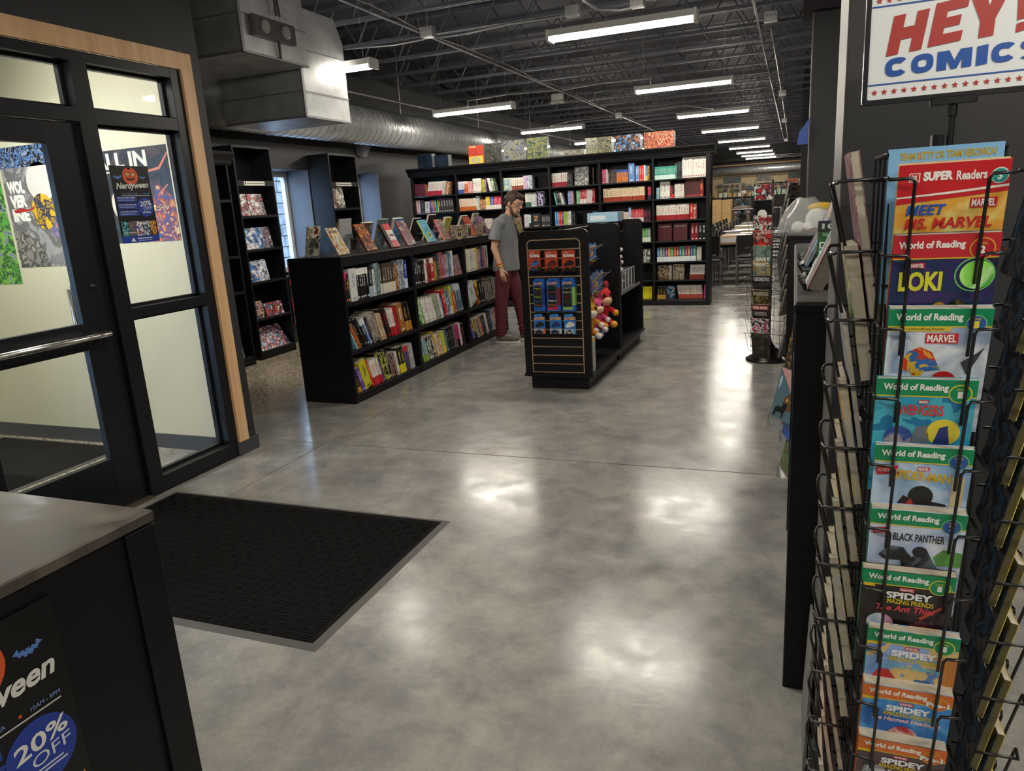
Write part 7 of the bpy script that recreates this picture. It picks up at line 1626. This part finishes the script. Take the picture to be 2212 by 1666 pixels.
# glass display counter with a seated man behind it
dc = thing('display_counter', 'glass display counter with a bright top edge at the far end', 'counter', (-1.97, 24.6, 0))
cw = 1.6
MB().bbox(0, cw, 0, .55, 0, .42, .006).build('base', solid('counter_base', rgb(70, 70, 74), .5), dc)
MB().box(.01, cw-.01, .01, .016, .42, 1.07).build('front_pane', GLASS, dc); MB().box(.01, cw-.01, .02, .5, .72, .728).build('glass_shelf', GLASS, dc)
e_ = MB()
for x in (0, cw-.03): e_.box(x, x+.03, 0, .03, .42, 1.07)
e_.box(0, cw, -.005, .03, 1.06, 1.10); e_.box(0, cw, 0, .03, .42, .45); e_.build('edge_rail', STEEL, dc); MB().box(0, cw, .0, .55, 1.10, 1.108).build('top_pane', GLASS, dc)
pb_ = thing('paper_stack', 'white paper stack on the glass counter before the seated man', 'paper', (-1.55, 24.72, 1.1085)); MB().bbox(-.18, .18, 0, .2, 0, .07, .004).build('sheets', PAPER, pb_)
wu = thing('slatted_wood_unit', 'light wooden slatted shelf unit left of the glass counter', 'shelf unit', (-2.62, 24.0, 0))
MB().bbox(0, .50, 0, .03, 0, 1.42, .02).build('end_panel', OAK, wu)
for k in range(11): MB().box(.04, .36, -.004, .0, .30+.09*k, .306+.09*k).build('groove', solid('groove_dark', rgb(90, 66, 40), .6), wu)
for k in range(3): MB().bbox(.50, .78, .05+.30*k, .08+.30*k, 0, 1.40-.0*k, .01).build('divider', OAK, wu)
for z in (.35, .75, 1.12): MB().box(.50, .76, .06, .95, z, z+.02).build('shelf', OAK, wu)
MB().box(.02, .50, .03, 1.0, 0, 1.38).build('core', OAK, wu)
# back wall: goods on the slatwall
fd = thing('spiral_duct', 'galvanised spiral duct crossing the far back wall', 'duct', (-6.0, YB-.55, 2.58))
MB().cyl((0, 0, 0), (11.8, 0, 0), .17, n=24).build('duct_pipe', GALV, fd, True)
s2 = MB()
for k in range(58): s2.tube([(k*.2+.02*i/12, .172*math.cos(2*PI*i/12), .172*math.sin(2*PI*i/12)) for i in range(13)], .007, 4)
s2.build('spiral_seam', GALVD, fd)
for k, (x0, x1, c, lab) in enumerate(((-3.15, -2.35, ['#1c2830','#24343c','#3a4c50'], 'dark teal banner on the far slatwall, left'), (-1.72, -.95, ['#2c2c2e','#8a6a54','#1c1c1e','#3a3a3c'], 'black banner with a pale winged print on the far slatwall'), (-.30, .5, ['#24302c','#1c2420','#34443c'], 'dark green banner on the far slatwall, right'))):
    bz = thing('wall_banner', lab, 'banner', ((x0+x1)/2, YB-.03, 2.03+.02*k)); MB().box(-(x1-x0)/2, (x1-x0)/2, 0, .006, 0, .30).build('cloth', art('art_bn%d' % k, c, 4, seed=k), bz)
random.seed(5)
pal_box = ['#3a3c60','#5a3c50','#2c2c34','#4a4038','#7a3a3c','#3a5070','#4a6a4a','#8a7a5a']
for r_, z in enumerate((1.86, 1.68, 1.52)):
    for k in range(13):
        x = -3.3+k*.27+random.uniform(-.05, .05); w, h = random.uniform(.12, .24), random.uniform(.09, .16)
        g_ = thing('game_box', 'small dark game box pegged on the far slatwall', 'box', (x, YB-.16, z), 0, 'small game boxes on the far slatwall')
        MB().box(-w/2, w/2, 0, .12, 0, h).build('carton', pm(random.choice(pal_box)), g_)
cnt = thing('back_counter', 'long black back counter below the far slatwall', 'counter', (-5.5, YB-1.0, 0)); MB().bbox(0, 5.8, 0, .5, 0, 1.38, .01).build('body', BLACK, cnt); MB().bbox(-.02, 5.82, -.02, .5, 1.38, 1.41, .005).build('counter_top', TOPM, cnt)
for k in range(16):
    x = -3.4+k*.21; g_ = thing('card_pack', 'small green or tan card pack standing on the far back counter', 'box', (x, YB-.9, 1.4105), 0, 'card packs on the far counter')
    MB().box(-.08, .08, 0, .1, 0, random.uniform(.12, .24)).build('carton', pm(random.choice(['#8ab494','#9cc0a0','#b8905c','#a8c8ac','#c8d0c4'])), g_)
rp = thing('wall_poster', 'orange-red poster on the far wall right of the far rack', 'poster', (-.12, YB-.62, 1.55)); MB().box(-.22, .22, 0, .01, 0, .5).build('paper', art('art_orp', ['#c83c1c','#e05a2c','#3a1c18','#d84a20'], 6, seed=4), rp)

# ================================================================= PEOPLE
SKIN = solid('skin', rgb(196, 150, 124), .5, bump=.05, bscale=200); HAIR = solid('brown_hair', rgb(62, 44, 34), .55, bump=.6, bscale=160)
def person(label, pose):
    return thing('person', label, 'person', pose)
px_, py_ = -3.15, 8.10
pe = person('man in grey T-shirt and maroon trousers standing with a hand at his chin', (px_, py_, 0))
L = lambda x, y, z: Vector((x-px_, y, z))
b = MB()
# head: turned slightly towards the viewer and bowed
hc = L(-3.045, 0, 1.645); hr = Euler((0, R(20), R(-18)))
b.ell(hc, (.100, .077, .112), 20, 14, rot=hr)
jq = hr.to_matrix()
def H(x, y, z): return hc+jq @ Vector((x, y, z))
b.ell(H(.035, 0, -.07), (.066, .056, .068), 16, 12, rot=hr)      # jaw
b.cap(H(.092, 0, .012), H(.116, 0, -.028), .010, .014, 8)          # nose
b.ell(H(.105, 0, -.033), (.014, .017, .010), 10, 8)
b.ell(H(.082, 0, -.120), (.024, .026, .020), 10, 8)                # chin
b.ell(H(.092, 0, -.066), (.015, .024, .011), 10, 8)               # lips
for s in (-1, 1):
    b.ell(H(-.005, s*.078, -.012), (.020, .010, .030), 10, 8, rot=hr)  # ears
    b.ell(H(.088, s*.032, .030), (.018, .026, .012), 10, 8, rot=hr)    # brow
b.cap(L(-3.135, 0, 1.47), L(-3.075, 0, 1.585), .058, .054, 14)
# trunk
b.ell(L(-3.165, 0, 1.32), (.105, .165, .18), 18, 12); b.ell(L(-3.18, 0, 1.06), (.10, .145, .17), 18, 12); b.ell(L(-3.19, 0, .92), (.105, .15, .11), 18, 12)
b.cap(L(-3.165, -.165, 1.425), L(-3.165, .165, 1.425), .055, .055, 12)
# near (right) arm hanging
b.cap(L(-3.185, -.195, 1.42), L(-3.235, -.235, 1.145), .050, .040, 12); b.cap(L(-3.235, -.235, 1.145), L(-3.165, -.235, .915), .040, .027, 12)
# far (left) arm bent, hand at chin
b.cap(L(-3.15, .195, 1.42), L(-3.04, .20, 1.165), .050, .040, 12); b.cap(L(-3.04, .20, 1.165), L(-3.005, .045, 1.385), .040, .027, 12)
# legs
for s, hx, kx, ax in ((-1, -3.195, -3.245, -3.265), (1, -3.185, -3.085, -3.035)):
    b.cap(L(hx, s*.085, .90), L(kx, s*.095, .48), .080, .055, 12); b.cap(L(kx, s*.095, .48), L(ax, s*.095, .09), .055, .038, 12); b.cap(L(ax, s*.095, .06), L(ax+.14, s*.10, .045), .036, .030, 10)
# hands: palm and five fingers
def hand(base, d, side, palm_n, curl, fs=1.0):
    d = d.normalized(); side = side.normalized(); pn = palm_n.normalized()
    b.cap(base, base+d*.075*fs, .024*fs, .026*fs, 10)
    for k, (o_, l_) in enumerate(((-.027, .070), (-.009, .080), (.009, .075), (.026, .058))):
        p0 = base+d*.078*fs+side*o_*fs; p1 = p0+(d*(1-curl*.4)+pn*curl*.6).normalized()*l_*.5*fs; p2 = p1+(d*(1-curl)+pn*curl*1.1).normalized()*l_*.5*fs
        b.cap(p0-d*.02, p1, .0092*fs, .0085*fs, 8); b.cap(p1, p2, .0085*fs, .0075*fs, 8)
    t0 = base+d*.02*fs-side*.022*fs; t1 = t0+(d*.6-side*.8+pn*.3).normalized()*.042*fs; t2 = t1+(d*.9-side*.2+pn*.4).normalized()*.030*fs
    b.cap(t0, t1, .0115*fs, .010*fs, 8); b.cap(t1, t2, .010*fs, .0085*fs, 8)
hand(L(-3.160, -.235, .90), Vector((.12, 0, -1)), Vector((-1, .1, 0)), Vector((.2, 1, -.1)), .35)
hand(L(-3.000, .035, 1.395), Vector((.02, -.35, .95)), Vector((.9, -.3, 0)), Vector((-.6, -.8, .2)), .7)
blob('body', b, SKIN, pe, .0055, 3)
# clothing
SHIRT = solid('grey_tshirt', rgb(118, 120, 122), .85, bump=.35, bscale=26, var=.12, vscale=9); TROUS = solid('maroon_trousers', rgb(92, 30, 40), .8, bump=.5, bscale=22, var=.15, vscale=8)
b = MB()
lo = [(-3.190, .862, .158, .178), (-3.190, .90, .160, .180), (-3.185, 1.0, .150, .176), (-3.178, 1.12, .138, .176), (-3.170, 1.24, .132, .184), (-3.165, 1.34, .130, .190), (-3.160, 1.42, .112, .186), (-3.150, 1.47, .090, .120), (-3.135, 1.505, .074, .078)]
vs = []; nn = 28
for cx_, cz_, rx_, ry_ in lo: vs += [L(cx_+rx_*math.cos(2*PI*i/nn), ry_*math.sin(2*PI*i/nn), cz_) for i in range(nn)]
fs = [(i*nn+j_, i*nn+(j_+1) % nn, (i+1)*nn+(j_+1) % nn, (i+1)*nn+j_) for i in range(len(lo)-1) for j_ in range(nn)]+[tuple(range(nn-1, -1, -1)), tuple(range((len(lo)-1)*nn, len(lo)*nn))]
b.add(vs, fs)
b.cap(L(-3.165, -.170, 1.422), L(-3.165, .170, 1.422), .074, .074, 16); b.cap(L(-3.155, -.08, 1.455), L(-3.155, .08, 1.455), .070, .070, 16)
b.cap(L(-3.185, -.20, 1.415), L(-3.222, -.228, 1.285), .068, .066, 14); b.cyl(L(-3.21, -.225, 1.32), L(-3.228, -.232, 1.235), .068, .074, 14)
b.cap(L(-3.15, .20, 1.415), L(-3.09, .21, 1.285), .068, .066, 14); b.cyl(L(-3.11, .205, 1.33), L(-3.075, .21, 1.25), .068, .073, 14)
blob('tshirt', b, SHIRT, pe, .007, 4)
b = MB()
b.ell(L(-3.19, 0, .89), (.125, .165, .11), 18, 12)
for s, hx, kx, ax in ((-1, -3.195, -3.245, -3.270), (1, -3.185, -3.085, -3.035)):
    b.cap(L(hx, s*.085, .87), L(kx, s*.095, .48), .098, .078, 16); b.cap(L(kx, s*.095, .48), L(ax, s*.095, .17), .078, .066, 16); b.cyl(L(ax, s*.095, .2), L(ax+.002, s*.095, .085), .068, .066, 16)
    for z_ in (.14, .20, .40, .46, .52): b.ell(L(ax+(kx-ax)*min(1, (z_-.09)/.4), s*.095, z_), (.080 if z_ > .3 else .077, .080, .016), 16, 8, rot=Euler((R(14*math.sin(z_*40)), R(12*math.cos(z_*33)), 0)))
blob('trousers', b, TROUS, pe, .007, 3)
# shoes
for s, ax in ((-1, -3.275), (1, -3.04)):
    sh = MB(); sh.ell(L(ax+.02, s*.098, .065), (.085, .050, .055), 14, 10); sh.ell(L(ax+.13, s*.10, .052), (.11, .049, .044), 14, 10); sh.cap(L(ax, s*.098, .06), L(ax, s*.098, .10), .042, .044, 12)
    so = blob('shoe', sh, solid('taupe_knit_shoe', rgb(104, 96, 90), .8, bump=.4, bscale=200), pe, .006, 3)
    pts = [(ax-px_+.085+.165*math.cos(2*PI*i/20), s*.10+.052*math.sin(2*PI*i/20)) for i in range(20)]
    MB().zprism(pts, .002, .026).build('sole', pm('#d0ccc4', .7), so)
    MB().tube([L(ax+.07, s*.10-.03, .098), L(ax+.09, s*.10, .102), L(ax+.12, s*.10-.028, .092), L(ax+.14, s*.10, .097)], .004, 5).build('lace', pm('#dcd8d0', .8), so)
# hair, beard
b = MB()
b.ell(H(-.022, 0, .035), (.104, .088, .098), 18, 12, rot=hr); b.ell(H(.055, -.0, .092), (.060, .066, .030), 14, 10, rot=hr); b.ell(H(-.070, 0, -.02), (.050, .074, .062), 14, 10, rot=hr)
b.ell(H(.085, .012, .078), (.028, .050, .024), 12, 8, rot=hr)
for s in (-1, 1): b.ell(H(.018, s*.072, .018), (.022, .012, .045), 10, 8, rot=hr)
blob('hair', b, HAIR, pe, .006, 3)
b = MB()
BEARD = solid('brown_beard', rgb(84, 58, 44), .7, bump=.5, bscale=220)
b.ell(H(.070, 0, -.118), (.042, .046, .036), 14, 10, rot=hr)
for s in (-1, 1):
    b.cap(H(.012, s*.066, -.045), H(.040, s*.052, -.105), .013, .020, 10); b.cap(H(.092, s*.006, -.050), H(.088, s*.030, -.075), .007, .008, 8)
blob('beard', b, BEARD, pe, .005, 2)
for s in (-1, 1):
    MB().ell(H(.086, s*.032, .008), (.011, .013, .011), 12, 8).build('eye', pm('#e8e4de', .2), pe, True); MB().ell(H(.0955, s*.032, .006), (.0035, .0055, .0055), 10, 6).build('pupil', pm('#2c2420', .2), pe, True)
    MB().cap(H(.096, s*.014, .034), H(.090, s*.052, .036), .005, .004, 8).build('eyebrow', HAIR, pe, True)
g_ = MB()
for s in (-1, 1):
    g_.tube([H(.108, s*.034+.024*math.cos(2*PI*i/16), .006+.020*math.sin(2*PI*i/16)) for i in range(17)], .0017, 6); g_.tube([H(.106, s*.056, .012), H(.05, s*.084, .010), H(-.01, s*.088, .004)], .0017, 5)
g_.tube([H(.108, -.010, .010), H(.112, 0, .014), H(.108, .010, .010)], .0017, 5); g_.build('glasses', solid('wire_glasses', rgb(90, 84, 76), .25, .9), pe)
for k, c in enumerate(('#d8a820', '#c84a28')):
    p0 = L(-3.165, -.235, .915); dd_ = (L(-3.235, -.235, 1.145)-p0).normalized(); cc = p0+dd_*(.022+.022*k); a_ = dd_.orthogonal().normalized(); b_2 = dd_.cross(a_)
    MB().tube([cc+a_*(.034*math.cos(2*PI*i/18))+b_2*(.034*math.sin(2*PI*i/18)) for i in range(19)], .006, 6).build('wristband', pm(c, .6), pe, True)
hb = thing('comic_book', 'patterned brown-green comic held up in the standing man\'s hand', 'book', (-2.965, 8.11, 1.27), R(28), None, 0, R(-20))
MB().box(-.03, .03, 0, .006, 0, .17).build('cover', art('art_held', ['#6a6a4a','#3a3428','#a09060','#54503c'], 24, seed=3), hb)

# seated man at the far counter
qx, qy = -1.56, 25.35
p2 = person('man in grey cap and dark T-shirt sitting behind the far glass counter', (qx, qy, 0))
b = MB(); Q = lambda x, y, z: (x-qx, y, z)
b.ell(Q(-1.545, 0, 1.53), (.078, .095, .115), 14, 10); b.ell(Q(-1.535, -.03, 1.47), (.062, .062, .06), 12, 8); b.cap(Q(-1.53, -.10, 1.50), Q(-1.525, -.115, 1.49), .012, .014, 8); b.cap(Q(-1.56, .01, 1.36), Q(-1.55, 0, 1.44), .058, .055)
for s in (-1, 1): b.ell(Q(-1.545+s*.08, 0, 1.52), (.012, .02, .03), 8, 6)
b.ell(Q(-1.57, .02, 1.18), (.19, .12, .22)); b.ell(Q(-1.57, .03, .98), (.19, .15, .14)); b.cap(Q(-1.75, .02, 1.33), Q(-1.39, .02, 1.33), .06, .06)
b.cap(Q(-1.77, .02, 1.31), Q(-1.80, -.10, 1.10), .055, .045); b.cap(Q(-1.80, -.10, 1.10), Q(-1.68, -.36, 1.14), .043, .032); b.cap(Q(-1.37, .02, 1.31), Q(-1.33, -.10, 1.11), .055, .045); b.cap(Q(-1.33, -.10, 1.11), Q(-1.45, -.36, 1.14), .043, .032)
for s, hx in ((-1, -1.66), (1, -1.45)):
    b.cap(Q(hx-s*0, -.37, 1.14), Q(hx+s*-.03, -.44, 1.135), .028, .026)
    for k in range(4): b.cap(Q(hx-.024+.016*k, -.44, 1.135), Q(hx-.026+.017*k, -.50, 1.12), .009, .008, 6)
    b.cap(Q(hx-s*.03, -.40, 1.14), Q(hx-s*.05, -.45, 1.13), .010, .009, 6)
    b.cap(Q(-1.57+s*.10, 0, .93), Q(-1.57+s*.20, -.42, .93), .085, .065); b.cap(Q(-1.57+s*.20, -.42, .93), Q(-1.57+s*.19, -.38, .50), .062, .045); b.cap(Q(-1.57+s*.19, -.38, .45), Q(-1.57+s*.20, -.52, .42), .04, .035)
blob('body', b, SKIN, p2, .009, 3)
b = MB(); b.ell(Q(-1.57, .02, 1.20), (.215, .14, .21)); b.ell(Q(-1.57, .03, 1.02), (.215, .17, .14)); b.cap(Q(-1.76, .02, 1.325), Q(-1.38, .02, 1.325), .072, .072); b.cap(Q(-1.775, .01, 1.31), Q(-1.80, -.07, 1.16), .07, .066); b.cap(Q(-1.365, .01, 1.31), Q(-1.335, -.07, 1.16), .07, .066)
blob('tshirt', b, solid('charcoal_tshirt', rgb(54, 58, 62), .85), p2, .010, 3)
MB().prism([(-.09, 1.12), (.09, 1.12), (.0, 1.28)], -.165, -.155).build('shirt_print', pm('#5a94d8'), p2).location = (-.01, 0, 0)
b = MB(); b.ell(Q(-1.57, .03, .93), (.20, .17, .11))
for s in (-1, 1): b.cap(Q(-1.57+s*.10, 0, .93), Q(-1.57+s*.19, -.36, .93), .10, .085)
blob('shorts', b, art('art_shorts', ['#7c8694','#5a6472','#9aa2ae','#6a7482'], 14, seed=2), p2, .010, 3)
b = MB(); b.ell(Q(-1.545, .01, 1.575), (.092, .105, .078)); b.ell(Q(-1.53, -.10, 1.555), (.07, .075, .012)); blob('cap', b, solid('grey_cap', rgb(150, 144, 132), .8), p2, .008, 2)
MB().ell(Q(-1.535, -.045, 1.45), (.060, .062, .048), 12, 8).build('beard', solid('dark_beard', rgb(44, 32, 26), .8), p2, True)
for s in (-1, 1): MB().ell(Q(-1.535+s*.03, -.088, 1.525), (.010, .006, .007), 8, 6).build('eye', pm('#1c1816', .3), p2)
st = thing('stool', 'dark stool under the man at the far counter', 'stool', (qx, qy+.03, 0)); MB().lathe([(.18, .80), (.19, .82), (.18, .845)], 20).build('seat', SEAT, st)
for k in range(4): MB().cyl((.13*math.cos(k*PI/2+.8), .13*math.sin(k*PI/2+.8), .80), (.2*math.cos(k*PI/2+.8), .2*math.sin(k*PI/2+.8), 0), .014, n=8).build('leg', LEGM, st)
MB().tube([(.18*math.cos(2*PI*i/16), .18*math.sin(2*PI*i/16), .40) for i in range(17)], .010, 6).build('foot_ring', LEGM, st)
